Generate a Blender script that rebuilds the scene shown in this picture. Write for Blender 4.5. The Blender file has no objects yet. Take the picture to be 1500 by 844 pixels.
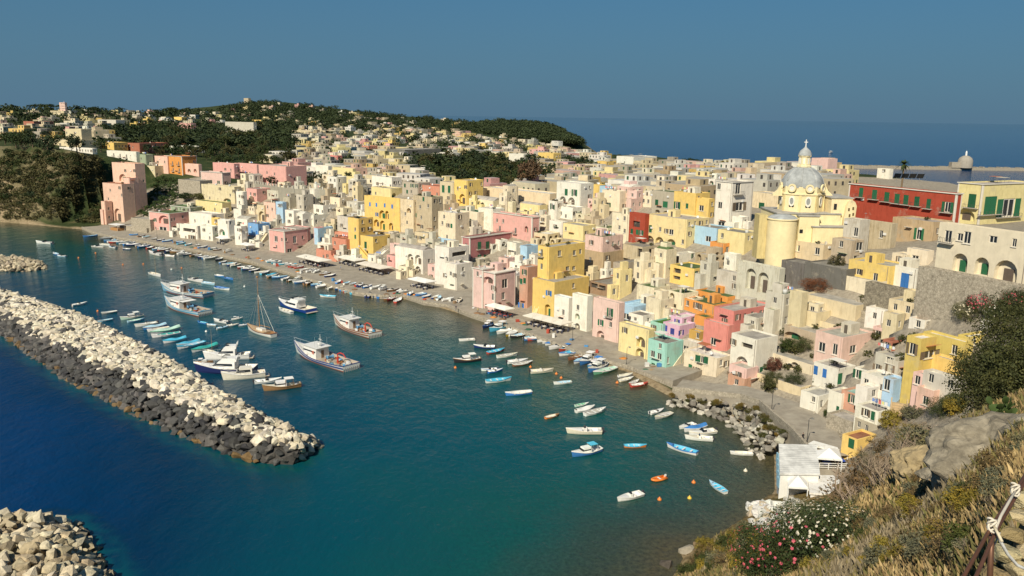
import bpy, bmesh, math, random
import numpy as np
from mathutils import Vector, Matrix, noise as mnoise
R = math.radians
rnd = random.Random(7)
scene = bpy.context.scene
col = scene.collection

# ------------------------------------------------------------------ camera
FPX = 1200.0; HC = 60.0; ROLL = R(0.85); HY = 170.5
PITCH = math.atan((422 - HY) * math.cos(ROLL) / FPX)
cp_, sp_, cr_, sr_ = math.cos(PITCH), math.sin(PITCH), math.cos(ROLL), math.sin(ROLL)
cam_d = bpy.data.cameras.new('camera'); cam = bpy.data.objects.new('camera', cam_d); col.objects.link(cam)
right = Vector((cr_, sr_ * sp_, sr_ * cp_)); up = Vector((-sr_, cr_ * sp_, cr_ * cp_)); fwd = Vector((0, cp_, -sp_))
m = Matrix((right, up, -fwd)).transposed().to_4x4(); m.translation = (0, 0, HC)
cam.matrix_world = m
cam_d.sensor_width = 36; cam_d.lens = 36 * FPX / 1500; cam_d.clip_start = 0.1; cam_d.clip_end = 200000
scene.camera = cam

# ------------------------------------------------------------------ light
SUN_AZ = 205.0      # compass degrees, 0 = +Y, clockwise; the sun stands behind the viewer's left shoulder
SUN_EL = 40.0
world = bpy.data.worlds.new('World'); scene.world = world; world.use_nodes = True
wn = world.node_tree.nodes; wl = world.node_tree.links
bg = wn['Background']
sky = wn.new('ShaderNodeTexSky'); sky.sky_type = 'NISHITA'; sky.sun_disc = False
sky.sun_elevation = R(SUN_EL); sky.sun_rotation = R(SUN_AZ)
sky.altitude = 0; sky.air_density = 1.0; sky.dust_density = 0.0; sky.ozone_density = 3.0
hs = wn.new('ShaderNodeMixRGB'); hs.blend_type = 'MULTIPLY'; hs.inputs[0].default_value = 1.0
hs.inputs[2].default_value = (0.19, 0.47, 0.68, 1)
gm = wn.new('ShaderNodeGamma'); gm.inputs[1].default_value = 0.62
wl.new(sky.outputs[0], gm.inputs[0]); wl.new(gm.outputs[0], hs.inputs[1]); 
tcw = wn.new('ShaderNodeTexCoord'); sxy = wn.new('ShaderNodeSeparateXYZ'); wl.new(tcw.outputs['Generated'], sxy.inputs[0])
hzr = wn.new('ShaderNodeValToRGB'); hzr.color_ramp.elements[0].position = 0.0; hzr.color_ramp.elements[0].color = (1, 1, 1, 1); hzr.color_ramp.elements[1].position = 0.22; hzr.color_ramp.elements[1].color = (0, 0, 0, 1)
wl.new(sxy.outputs['Z'], hzr.inputs[0])
hmx = wn.new('ShaderNodeMixRGB'); hmx.inputs[2].default_value = (0.62, 1.20, 1.76, 1)      # even sea haze low all round the horizon
wl.new(hzr.outputs[0], hmx.inputs[0]); wl.new(hs.outputs[0], hmx.inputs[1]); wl.new(hmx.outputs[0], bg.inputs[0])
bg.inputs[1].default_value = 0.14
sun_d = bpy.data.lights.new('sun', 'SUN'); sun = bpy.data.objects.new('sun', sun_d); col.objects.link(sun)
sun_d.energy = 5.0; sun_d.angle = R(0.53); sun_d.color = (1.0, 0.91, 0.73)
sdir = Vector((math.sin(R(SUN_AZ)) * math.cos(R(SUN_EL)), math.cos(R(SUN_AZ)) * math.cos(R(SUN_EL)), math.sin(R(SUN_EL))))
sun.rotation_euler = sdir.to_track_quat('Z', 'Y').to_euler()
sun.location = (-60, -40, 120)
vs = scene.view_settings; vs.view_transform = 'Standard'; vs.look = 'None'; vs.gamma = 1.0; vs.exposure = 0.15; vs.use_curve_mapping = False
scene.cycles.use_denoising = True
scene.cycles.max_bounces = 6; scene.cycles.diffuse_bounces = 3; scene.cycles.glossy_bounces = 3; scene.cycles.transmission_bounces = 2
scene.cycles.caustics_reflective = False; scene.cycles.caustics_refractive = False

# ------------------------------------------------------------------ pixel rays (photo is 1500 x 844)
def ray(x, y):
    u = (x - 750) / FPX; v = -(y - 422) / FPX
    u2 = u * cr_ - v * sr_; v2 = u * sr_ + v * cr_
    return (u2, cp_ + v2 * sp_, -sp_ + v2 * cp_)
def atz(x, y, z):
    d = ray(x, y); t = (z - HC) / d[2]; return Vector((d[0] * t, d[1] * t, z))
def aty(x, y, Y):
    d = ray(x, y); t = Y / d[1]; return Vector((d[0] * t, Y, HC + d[2] * t))

# ------------------------------------------------------------------ materials
def newmat(name):
    m = bpy.data.materials.new(name); m.use_nodes = True
    n = m.node_tree.nodes; return m, n, m.node_tree.links, n['Principled BSDF']
def tex(n, kind, scale=1.0, detail=4.0, rough=0.55, **k):
    t = n.new(kind)
    if 'Scale' in t.inputs: t.inputs['Scale'].default_value = scale
    if 'Detail' in t.inputs: t.inputs['Detail'].default_value = detail
    if 'Roughness' in t.inputs: t.inputs['Roughness'].default_value = rough
    return t
def ramp(n, stops):
    r = n.new('ShaderNodeValToRGB'); e = r.color_ramp.elements
    while len(e) < len(stops): e.new(0.5)
    for i, (p, c) in enumerate(stops):
        e[i].position = p; e[i].color = (*c, 1) if len(c) == 3 else c
    return r
def mix(n, l, kind, fac, a, b):
    x = n.new('ShaderNodeMixRGB'); x.blend_type = kind
    for i, v in ((0, fac), (1, a), (2, b)):
        if hasattr(v, 'links') or hasattr(v, 'is_linked'): l.new(v, x.inputs[i])
        elif i == 0: x.inputs[0].default_value = v
        else: x.inputs[i].default_value = (*v, 1) if len(v) == 3 else v
    return x.outputs[0]
def bump(n, l, h, strength, dist, P):
    b = n.new('ShaderNodeBump'); b.inputs['Strength'].default_value = strength; b.inputs['Distance'].default_value = dist
    l.new(h, b.inputs['Height']); l.new(b.outputs[0], P.inputs['Normal'])
M = {}
def m_objcol(name, rough=0.6, var=0.25, scale=1.5, spec=0.3, stain=None, bumpd=0.0, coords='Object', metal=0.0):
    """paint whose colour comes from the object's own colour, broken up by noise"""
    m, n, l, P = newmat(name)
    oi = n.new('ShaderNodeObjectInfo'); tc = n.new('ShaderNodeTexCoord')
    geo = n.new('ShaderNodeNewGeometry')
    vec = geo.outputs['Position'] if coords == 'World' else tc.outputs[coords]
    t = tex(n, 'ShaderNodeTexNoise', scale, 6, 0.65); l.new(vec, t.inputs['Vector'])
    r = ramp(n, [(0.3, (1 - var,) * 3), (0.7, (1 + var * 0.35,) * 3)]); l.new(t.outputs[0], r.inputs[0])
    c = mix(n, l, 'MULTIPLY', 1.0, oi.outputs['Color'], r.outputs[0])
    if stain:
        # rain streaks (stretched in z) and patches where the paint has gone
        mp = n.new('ShaderNodeMapping'); mp.inputs['Scale'].default_value = (1.3, 1.3, 0.22); l.new(vec, mp.inputs[0])
        t2 = tex(n, 'ShaderNodeTexNoise', 1.3, 7, 0.7); l.new(mp.outputs[0], t2.inputs['Vector'])
        r2 = ramp(n, [(0.50, (0, 0, 0)), (0.74, (1, 1, 1))]); l.new(t2.outputs[0], r2.inputs[0])
        ml = n.new('ShaderNodeMath'); ml.operation = 'MULTIPLY'; l.new(r2.outputs[0], ml.inputs[0]); l.new(oi.outputs['Alpha'], ml.inputs[1])
        c = mix(n, l, 'MIX', ml.outputs[0], c, mix(n, l, 'MULTIPLY', 1.0, c, stain))
        t3 = tex(n, 'ShaderNodeTexNoise', 0.28, 8, 0.72); l.new(vec, t3.inputs['Vector'])
        r3 = ramp(n, [(0.56, (0, 0, 0)), (0.63, (1, 1, 1))]); l.new(t3.outputs[0], r3.inputs[0])
        ml3 = n.new('ShaderNodeMath'); ml3.operation = 'MULTIPLY'; l.new(r3.outputs[0], ml3.inputs[0])
        ml3.inputs[1].default_value = 1.0
        ml4 = n.new('ShaderNodeMath'); ml4.operation = 'MULTIPLY'; l.new(ml3.outputs[0], ml4.inputs[0]); l.new(oi.outputs['Alpha'], ml4.inputs[1])
        c = mix(n, l, 'MIX', ml4.outputs[0], c, mix(n, l, 'MIX', 0.55, c, (0.40, 0.35, 0.27)))
    l.new(c, P.inputs['Base Color']); P.inputs['Roughness'].default_value = rough
    P.inputs['Specular IOR Level'].default_value = spec; P.inputs['Metallic'].default_value = metal
    if bumpd:
        tb = tex(n, 'ShaderNodeTexNoise', 5, 6, 0.7); l.new(vec, tb.inputs['Vector']); bump(n, l, tb.outputs[0], 0.6, bumpd, P)
    M[name] = m; return m
m_objcol('plaster', 0.9, 0.13, 0.55, 0.15, stain=(0.62, 0.58, 0.50), bumpd=0.03, coords='World')
m_objcol('roofing', 0.9, 0.40, 0.5, 0.15, bumpd=0.04, coords='World')
m_objcol('paint', 0.55, 0.18, 3.0, 0.35)
m_objcol('boatpaint', 0.35, 0.14, 2.0, 0.45)
m_objcol('cloth', 0.9, 0.12, 2.0, 0.1, bumpd=0.02)
m_objcol('rock', 0.92, 0.45, 0.9, 0.15, bumpd=0.22, coords='World')
m_objcol('metal', 0.45, 0.3, 6.0, 0.5, metal=0.5)
m_objcol('bark', 0.95, 0.4, 4.0, 0.1, bumpd=0.03)
def m_leaf():
    m, n, l, P = newmat('leaf')
    oi = n.new('ShaderNodeObjectInfo'); geo = n.new('ShaderNodeNewGeometry')
    t = tex(n, 'ShaderNodeTexNoise', 0.9, 5, 0.7); l.new(geo.outputs['Position'], t.inputs['Vector'])
    r = ramp(n, [(0.28, (0.55, 0.6, 0.5)), (0.5, (1, 1, 1)), (0.75, (1.45, 1.25, 0.8))]); l.new(t.outputs[0], r.inputs[0])
    ri = ramp(n, [(0, (0.75, 0.8, 0.8)), (1, (1.25, 1.15, 1.0))]); l.new(geo.outputs['Random Per Island'], ri.inputs[0])
    c = mix(n, l, 'MULTIPLY', 1.0, oi.outputs['Color'], r.outputs[0]); c = mix(n, l, 'MULTIPLY', 1.0, c, ri.outputs[0])
    l.new(c, P.inputs['Base Color']); P.inputs['Roughness'].default_value = 0.7; P.inputs['Specular IOR Level'].default_value = 0.2
    M['leaf'] = m
m_leaf()
def m_glass():
    m, n, l, P = newmat('window_glass'); P.inputs['Base Color'].default_value = (0.02, 0.025, 0.03, 1)
    P.inputs['Roughness'].default_value = 0.12; P.inputs['Specular IOR Level'].default_value = 0.6; M['glass'] = m
m_glass()
def m_water():
    m, n, l, P = newmat('sea_water')
    at = n.new('ShaderNodeAttribute'); at.attribute_name = 'depth'
    geo = n.new('ShaderNodeNewGeometry')
    r = ramp(n, [(0.0, (0.070, 0.064, 0.036)), (0.07, (0.034, 0.056, 0.042)), (0.20, (0.006, 0.072, 0.068)), (0.42, (0.0015, 0.060, 0.082)), (0.80, (0.001, 0.026, 0.070)), (1.0, (0.001, 0.034, 0.115))])
    tw = tex(n, 'ShaderNodeTexNoise', 0.035, 4, 0.6); l.new(geo.outputs['Position'], tw.inputs['Vector'])
    ad = n.new('ShaderNodeMath'); ad.operation = 'MULTIPLY_ADD'; ad.inputs[1].default_value = 0.22; l.new(tw.outputs[0], ad.inputs[0])
    sb = n.new('ShaderNodeMath'); sb.operation = 'SUBTRACT'; sb.inputs[1].default_value = 0.11; l.new(at.outputs['Fac'], sb.inputs[0]); l.new(sb.outputs[0], ad.inputs[2])
    l.new(ad.outputs[0], r.inputs[0])
    # stones and weed seen through the shallows
    ts = tex(n, 'ShaderNodeTexNoise', 1.4, 8, 0.75); l.new(geo.outputs['Position'], ts.inputs['Vector'])
    rs = ramp(n, [(0.35, (0.45, 0.45, 0.45)), (0.65, (1.5, 1.45, 1.3))]); l.new(ts.outputs[0], rs.inputs[0])
    inv = ramp(n, [(0.0, (1, 1, 1)), (0.30, (0, 0, 0))]); l.new(at.outputs['Fac'], inv.inputs[0])
    c = mix(n, l, 'MULTIPLY', inv.outputs[0], r.outputs[0], rs.outputs[0])
    l.new(c, P.inputs['Base Color']); P.inputs['Roughness'].default_value = 0.06; P.inputs['IOR'].default_value = 1.33
    rsp = ramp(n, [(0.55, (0.5,) * 3), (0.9, (0.04,) * 3)]); l.new(at.outputs['Fac'], rsp.inputs[0]); l.new(rsp.outputs[0], P.inputs['Specular IOR Level'])
    mp = n.new('ShaderNodeMapping'); mp.inputs['Scale'].default_value = (1.0, 0.62, 1); mp.inputs['Rotation'].default_value = (0, 0, R(28)); l.new(geo.outputs['Position'], mp.inputs[0])
    t1 = tex(n, 'ShaderNodeTexNoise', 0.85, 6, 0.68); l.new(mp.outputs[0], t1.inputs['Vector'])
    t2 = tex(n, 'ShaderNodeTexNoise', 0.16, 3, 0.5); l.new(mp.outputs[0], t2.inputs['Vector'])
    am = n.new('ShaderNodeMath'); am.operation = 'MULTIPLY_ADD'; am.inputs[1].default_value = 2.2; l.new(t2.outputs[0], am.inputs[0]); l.new(t1.outputs[0], am.inputs[2])
    b = n.new('ShaderNodeBump'); b.inputs['Distance'].default_value = 0.24; l.new(am.outputs[0], b.inputs['Height'])
    # open sea is choppier than the harbour
    rb = ramp(n, [(0.5, (0.62,) * 3), (1.0, (1.0,) * 3)]); l.new(at.outputs['Fac'], rb.inputs[0]); l.new(rb.outputs[0], b.inputs['Strength'])
    l.new(b.outputs[0], P.inputs['Normal']); M['water'] = m
m_water()
def m_ground():
    m, n, l, P = newmat('ground_cover')
    at = n.new('ShaderNodeAttribute'); at.attribute_name = 'kind'      # r = green, g = paved town, b = dry slope, rest = bare rock
    sep = n.new('ShaderNodeSeparateColor'); l.new(at.outputs['Color'], sep.inputs[0])
    geo = n.new('ShaderNodeNewGeometry')
    t = tex(n, 'ShaderNodeTexNoise', 0.12, 8, 0.7); l.new(geo.outputs['Position'], t.inputs['Vector'])
    t2 = tex(n, 'ShaderNodeTexNoise', 0.9, 8, 0.7); l.new(geo.outputs['Position'], t2.inputs['Vector'])
    rock = ramp(n, [(0.3, (0.10, 0.075, 0.045)), (0.5, (0.30, 0.23, 0.14)), (0.7, (0.42, 0.34, 0.22))]); l.new(t2.outputs[0], rock.inputs[0])
    green = ramp(n, [(0.3, (0.018, 0.030, 0.012)), (0.55, (0.045, 0.062, 0.022)), (0.75, (0.12, 0.10, 0.05))]); l.new(t.outputs[0], green.inputs[0])
    town = ramp(n, [(0.3, (0.22, 0.19, 0.15)), (0.7, (0.42, 0.37, 0.29))]); l.new(t2.outputs[0], town.inputs[0])
    dry = ramp(n, [(0.3, (0.075, 0.062, 0.025)), (0.5, (0.22, 0.155, 0.065)), (0.72, (0.38, 0.27, 0.13))]); l.new(t2.outputs[0], dry.inputs[0])
    c = mix(n, l, 'MIX', sep.outputs[0], rock.outputs[0], green.outputs[0])
    c = mix(n, l, 'MIX', sep.outputs[1], c, town.outputs[0]); c = mix(n, l, 'MIX', sep.outputs[2], c, dry.outputs[0])
    l.new(c, P.inputs['Base Color']); P.inputs['Roughness'].default_value = 0.95; P.inputs['Specular IOR Level'].default_value = 0.1
    bump(n, l, t2.outputs[0], 0.9, 0.5, P); M['ground'] = m
m_ground()
def m_stone(name, a, b, scale=0.8, cracks=True):
    m, n, l, P = newmat(name); geo = n.new('ShaderNodeNewGeometry')
    t = tex(n, 'ShaderNodeTexNoise', scale, 8, 0.7); l.new(geo.outputs['Position'], t.inputs['Vector'])
    r = ramp(n, [(0.3, a), (0.7, b)]); l.new(t.outputs[0], r.inputs[0])
    v = tex(n, 'ShaderNodeTexVoronoi', scale * 1.6); v.feature = 'DISTANCE_TO_EDGE'; l.new(geo.outputs['Position'], v.inputs['Vector'])
    rv = ramp(n, [(0.0, (0.62,) * 3), (0.09, (1,) * 3)]); l.new(v.outputs[0], rv.inputs[0])
    c = mix(n, l, 'MULTIPLY', 0.8 if cracks else 0.0, r.outputs[0], rv.outputs[0])
    l.new(c, P.inputs['Base Color']); P.inputs['Roughness'].default_value = 0.93; P.inputs['Specular IOR Level'].default_value = 0.15
    bump(n, l, t.outputs[0], 0.8, 0.15, P); M[name] = m
m_stone('paving', (0.24, 0.21, 0.17), (0.40, 0.36, 0.29), 0.35, False)
m_stone('rubble', (0.24, 0.21, 0.16), (0.60, 0.53, 0.42), 1.6)
m_stone('tufa', (0.20, 0.16, 0.10), (0.46, 0.36, 0.20), 2.0, False)
m_stone('cliff_rock', (0.12, 0.105, 0.08), (0.42, 0.37, 0.28), 1.3, True)
m_stone('whitewashed', (0.45, 0.42, 0.36), (0.82, 0.79, 0.72), 0.9, False)

# ------------------------------------------------------------------ object helpers
class MB:
    def __init__(s): s.v = []; s.f = []
    def quad(s, a, b, c, d): i = len(s.v); s.v += [a, b, c, d]; s.f.append((i, i + 1, i + 2, i + 3))
    def poly(s, pts): i = len(s.v); s.v += list(pts); s.f.append(tuple(range(i, i + len(pts))))
    def box(s, x0, x1, y0, y1, z0, z1):
        i = len(s.v); s.v += [(x, y, z) for z in (z0, z1) for y in (y0, y1) for x in (x0, x1)]
        s.f += [tuple(i + k for k in q) for q in ((0, 2, 3, 1), (4, 5, 7, 6), (0, 1, 5, 4), (2, 6, 7, 3), (0, 4, 6, 2), (1, 3, 7, 5))]
    def tube(s, pts, r, n=6, r1=None, cap=True):
        pts = [Vector(p) for p in pts]; rings = []
        for k, p in enumerate(pts):
            d = (pts[min(k + 1, len(pts) - 1)] - pts[max(k - 1, 0)]).normalized()
            a = d.orthogonal().normalized() if abs(d.z) > 0.95 else d.cross(Vector((0, 0, 1))).normalized(); b = d.cross(a)
            rr = r if r1 is None else r + (r1 - r) * k / max(1, len(pts) - 1)
            i = len(s.v); rings.append(i)
            s.v += [tuple(p + a * rr * math.cos(2 * math.pi * j / n) + b * rr * math.sin(2 * math.pi * j / n)) for j in range(n)]
        for a, b in zip(rings, rings[1:]):
            for j in range(n): s.f.append((a + j, a + (j + 1) % n, b + (j + 1) % n, b + j))
        if cap: s.f.append(tuple(rings[0] + j for j in reversed(range(n)))); s.f.append(tuple(rings[-1] + j for j in range(n)))
    def lathe(s, prof, n=24, cx=0, cy=0, a0=0.0, a1=2 * math.pi):
        full = abs(a1 - a0 - 2 * math.pi) < 1e-4; cnt = n if full else n + 1; rows = []
        for r, z in prof:
            i = len(s.v); rows.append(i)
            for j in range(cnt):
                a = a0 + (a1 - a0) * j / n; s.v.append((cx + r * math.cos(a), cy + r * math.sin(a), z))
        for a, b in zip(rows, rows[1:]):
            for j in range(n): k = (j + 1) % cnt; s.f.append((a + j, a + k, b + k, b + j))
    def mesh(s, name, smooth=False):
        me = bpy.data.meshes.new(name); me.from_pydata([tuple(p) for p in s.v], [], s.f)
        if smooth: me.polygons.foreach_set('use_smooth', [True] * len(me.polygons))
        me.update(); return me
    def build(s, name, mat, parent=None, colr=None, smooth=False, loc=None):
        return obj(name, s.mesh(name, smooth), mat, parent, colr, loc)
def obj(name, me, mat, parent=None, colr=None, loc=None, rz=None, scale=None):
    o = bpy.data.objects.new(name, me); col.objects.link(o)
    if mat is not None and me is not None and not me.materials: me.materials.append(M[mat] if isinstance(mat, str) else mat)
    if parent is not None: o.parent = parent
    if colr is not None: o.color = (*colr[:3], colr[3] if len(colr) > 3 else 1.0)
    if loc is not None: o.location = loc
    if rz is not None: o.rotation_euler = (0, 0, rz)
    if scale is not None: o.scale = scale
    return o
def tag(o, label, cat, group=None):
    o['label'] = label; o['category'] = cat
    if group: o['group'] = group
    return o
def thing(name, label, cat, loc=(0, 0, 0), rz=0.0, group=None):
    o = bpy.data.objects.new(name, None); col.objects.link(o); o.empty_display_size = 0.3
    o.location = loc; o.rotation_euler = (0, 0, rz); return tag(o, label, cat, group)
def structure(o): o['kind'] = 'structure'; return o
def stuff(o, label=None, cat=None):
    o['kind'] = 'stuff'
    if label: tag(o, label, cat)
    return o
def jit(c, a=0.08):
    k = 1 + rnd.uniform(-a, a); return tuple(max(0.01, min(0.9, x * k * (1 + rnd.uniform(-.02, .02)))) for x in c[:3])

# ------------------------------------------------------------------ terrain height
CO = np.array([(-900, 560), (-420, 480), (-278, 441), (-250, 430), (-218, 415), (-189, 387), (-154, 365), (-121, 339), (-94, 315), (-75, 293), (-53, 271), (-43, 267), (-32, 264),
      (-12, 242), (-2, 229), (13, 210), (21, 195), (28, 190), (32, 179), (37, 168), (45, 162), (47, 148), (49, 143), (44, 126), (37, 116), (31, 110), (24, 105), (20, 100), (8, 80), (-4, 50), (-14, 20),
      (-25, -30), (-60, -90), (500, -90), (420, 150), (330, 300), (300, 420), (250, 650), (200, 900), (140, 1300), (165, 1980), (-60, 2500), (-1800, 2600), (-2600, 1500), (-2000, 700)], float)
NS = len(CO)
SEGP = [(3, 1.5)] * 3 + [(14, .36)] * 4 + [(25, .40)] * 6 + [(13, .36)] * 8 + [(6, .9)] * 3 + [(1, 1.2)] * 9 + [(3, .35)] * 5 + [(6, .12)] * 1 + [(3, .5)] * 6
SEGP = (SEGP + [(3, .4)] * NS)[:NS]
def coast(x, y):
    """signed distance inland and index of the nearest stretch of coast"""
    x = np.asarray(x, float).ravel(); y = np.asarray(y, float).ravel(); out_s = []; out_i = []
    for k in range(0, len(x), 6000):
        X = x[k:k + 6000, None]; Y = y[k:k + 6000, None]
        t = np.clip(((X - CA[:, 0]) * CD[:, 0] + (Y - CA[:, 1]) * CD[:, 1]) / CL, 0, 1)
        q = (X - CA[:, 0] - t * CD[:, 0]) ** 2 + (Y - CA[:, 1] - t * CD[:, 1]) ** 2; i = q.argmin(1); best = np.sqrt(q[np.arange(len(i)), i])
        c = ((CA[:, 1] > Y) != (CB[:, 1] > Y)) & (X < CD[:, 0] * (Y - CA[:, 1]) / (CD[:, 1] + 1e-12) + CA[:, 0])
        out_s.append(np.where(c.sum(1) % 2 == 1, best, -best)); out_i.append(i)
    return np.concatenate(out_s), np.concatenate(out_i)
CA = CO; CB = np.roll(CO, -1, 0); CD = CB - CA; CL = (CD ** 2).sum(1)
CTRL = []
for x, y, Y in [(0, 160, 1300), (80, 161, 1350), (150, 164, 1400), (250, 167, 1500), (300, 165, 1700), (330, 158, 1850), (390, 149, 2000), (430, 151, 2000), (480, 158, 2000), (520, 163, 2000), (570, 170, 1950), (640, 178, 1900), (720, 181, 1850), (770, 181, 1900), (800, 184, 1930), (825, 195, 1950),
      (0, 185, 850), (150, 190, 850), (300, 193, 1000), (450, 192, 1250), (600, 193, 1350), (700, 200, 1350), (790, 210, 1250),
      (-150, 190, 800), (-150, 215, 520), (0, 214, 500), (60, 218, 470), (130, 224, 455), (100, 205, 620), (220, 222, 600), (300, 230, 600), (400, 232, 620), (450, 235, 640), (600, 232, 680), (700, 246, 600), (800, 254, 570), (900, 250, 590), (1000, 258, 510),
      (200, 245, 470), (270, 262, 455), (330, 270, 420), (420, 272, 400), (520, 283, 370), (600, 275, 420), (680, 283, 395), (760, 295, 350), (760, 270, 470), (860, 290, 350), (900, 275, 430), (1000, 290, 320), (1000, 273, 420), (1060, 335, 260), (1100, 275, 400), (1160, 310, 300),
      (1100, 345, 240), (1200, 375, 222), (1250, 335, 250), (1350, 345, 212), (1450, 370, 185), (1430, 395, 172), (1500, 400, 165), (1550, 420, 150), (1110, 262, 430), (1180, 262, 430), (1250, 272, 400), (1300, 290, 320), (1400, 265, 420), (1600, 330, 230)]:
    CTRL.append(tuple(aty(x, y, Y)))
CTRL += [(700, 500, 2), (600, 1200, 2), (-1500, 900, 50), (-1500, 1800, 38), (-700, 2300, 30), (-1000, 1700, 42), (-300, 2400, 40), (200, 60, 58), (200, -60, 60), (130, 100, 52), (150, 140, 42), (300, 200, 26), (0, -60, 61), (100, 0, 60)]
CTRL = np.array(CTRL)
def tps(r): return np.where(r > 0, r * r * np.log(r + 1e-9), 0.0)
def solve_tps():
    P = CTRL[:, :2] / 500.0; n = len(P); D = np.hypot(P[:, None, 0] - P[None, :, 0], P[:, None, 1] - P[None, :, 1])
    K = tps(D) + np.eye(n) * 0.002; A = np.zeros((n + 3, n + 3)); A[:n, :n] = K; A[:n, n] = 1; A[:n, n + 1:] = P; A[n, :n] = 1; A[n + 1:, :n] = P.T
    return np.linalg.solve(A, np.concatenate([CTRL[:, 2], [0, 0, 0]])), P
TW, TP = solve_tps()
HPHI = [-60, 0, 8, 13, 18, 22.4, 26.3, 30, 33.3, 38, 50, 75]
HR = [0, 2.5, 6, 12, 25, 40, 55, 70, 85, 100, 115, 130]
HTAB = np.array([      # height of the near slope by bearing (rows) and distance (columns)
 [58.2, 57.6, 54, 46, 34, 22, 12, 4, -3, -6, -8, -9],
 [58.2, 57.4, 54, 47, 36, 25, 15, 7, 1, -4, -7, -9],
 [58.2, 57.3, 54, 48, 38, 28, 19, 10, 2.0, -3.0, -5, -6],
 [58.2, 57.2, 53.5, 49, 43, 34, 25.5, 17.0, 8.2, 0.6, -1, -3],
 [58.2, 57.2, 53.8, 49.5, 43.5, 36.2, 29.5, 22.6, 14.6, 6.5, 2.5, 0.5],
 [58.2, 57.2, 54.5, 51.5, 45.5, 38.5, 32.6, 26.0, 18, 10, 6, 4],
 [58.2, 57.3, 55.2, 53.0, 47.2, 42.0, 37.2, 31.0, 22, 14, 9, 7],
 [58.2, 57.4, 56.0, 54.0, 49.5, 45.0, 41.3, 36.4, 28, 19, 14, 12],
 [58.2, 57.5, 57.0, 55.2, 51.5, 47.6, 43.8, 39.8, 34, 26, 20, 17],
 [58.2, 57.8, 57.2, 55.8, 53.0, 50.5, 48, 45, 41, 35, 29, 25],
 [58.2, 58, 57.5, 57.0, 55.5, 54.5, 54, 53, 52, 51, 48, 46],
 [58.2, 58.2, 58, 58, 58, 58, 57, 57, 56, 56, 54, 52]])
def height(x, y):
    x = np.asarray(x, float); sh = x.shape; x = x.ravel(); y = np.asarray(y, float).ravel()
    s, idx = coast(x, y)
    P = np.stack([x, y], 1) / 500.0; base = TW[len(TP)] + P @ TW[len(TP) + 1:]
    for k in range(0, len(P), 4000):
        q = (P[k:k + 4000, None, 0] - TP[None, :, 0]) ** 2 + (P[k:k + 4000, None, 1] - TP[None, :, 1]) ** 2 + 1e-14
        base[k:k + 4000] += (q * np.log(q) * .5) @ TW[:len(TP)]
    base = np.maximum(base, 0.6)
    fl = np.array([p[0] for p in SEGP])[idx]; k = np.array([p[1] for p in SEGP])[idx]
    tpar = x * 0.7 - y * 0.71; k = np.where((k > .3) & (k < .39), np.interp(tpar, [-115, -80], [.36, .56]), k)
    shore = np.where(s < 0, s * 0.35, np.where(s < fl, 0.55 * np.clip(s / 2.0, 0, 1), 0.55 + k * (s - fl)))
    z = np.where(s < 0, shore, np.minimum(base, shore))
    r = np.hypot(x, y); phi = np.degrees(np.arctan2(x, y))
    z = np.where((r < 129) & (idx >= 24) & (idx < 34) & (s > 0), -9, z)
    ii = np.interp(phi, HPHI, range(len(HPHI))); jj = np.interp(r, HR, range(len(HR)))
    i0 = np.clip(ii.astype(int), 0, len(HPHI) - 2); j0 = np.clip(jj.astype(int), 0, len(HR) - 2); fi = ii - i0; fj = jj - j0
    h = (HTAB[i0, j0] * (1 - fi) + HTAB[i0 + 1, j0] * fi) * (1 - fj) + (HTAB[i0, j0 + 1] * (1 - fi) + HTAB[i0 + 1, j0 + 1] * fi) * fj
    h = np.where((r > 129) | (y < -40) | (phi < -59), -9, h)
    h = np.where(s < 0, np.minimum(h, s * .35), h)
    return np.maximum(z, h).reshape(sh)
def hz(x, y): return float(height(np.array([x]), np.array([y]))[0])
_T = np.concatenate([np.arange(3, 60, 0.5), np.exp(np.linspace(math.log(60), math.log(2600), 900))])
def ground(x, y):
    """where the ray of a photo pixel meets the ground"""
    d = ray(x, y); hd = math.hypot(d[0], d[1]); ux, uy, uz = d[0] / hd, d[1] / hd, d[2] / hd
    def below(T): return HC + uz * T - np.maximum(height(ux * T, uy * T), 0.0)
    g = below(_T[::10]); w = np.nonzero(g <= 0)[0]
    if len(w) == 0: return None
    k = w[0] * 10; lo = max(0, k - 10); T = _T[lo:k + 1]; g = below(T); i = int(np.nonzero(g <= 0)[0][0])
    t = T[0] if i == 0 else T[i - 1] + (T[i] - T[i - 1]) * g[i - 1] / max(1e-6, g[i - 1] - g[i])
    return Vector((ux * t, uy * t, HC + uz * t))
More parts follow.
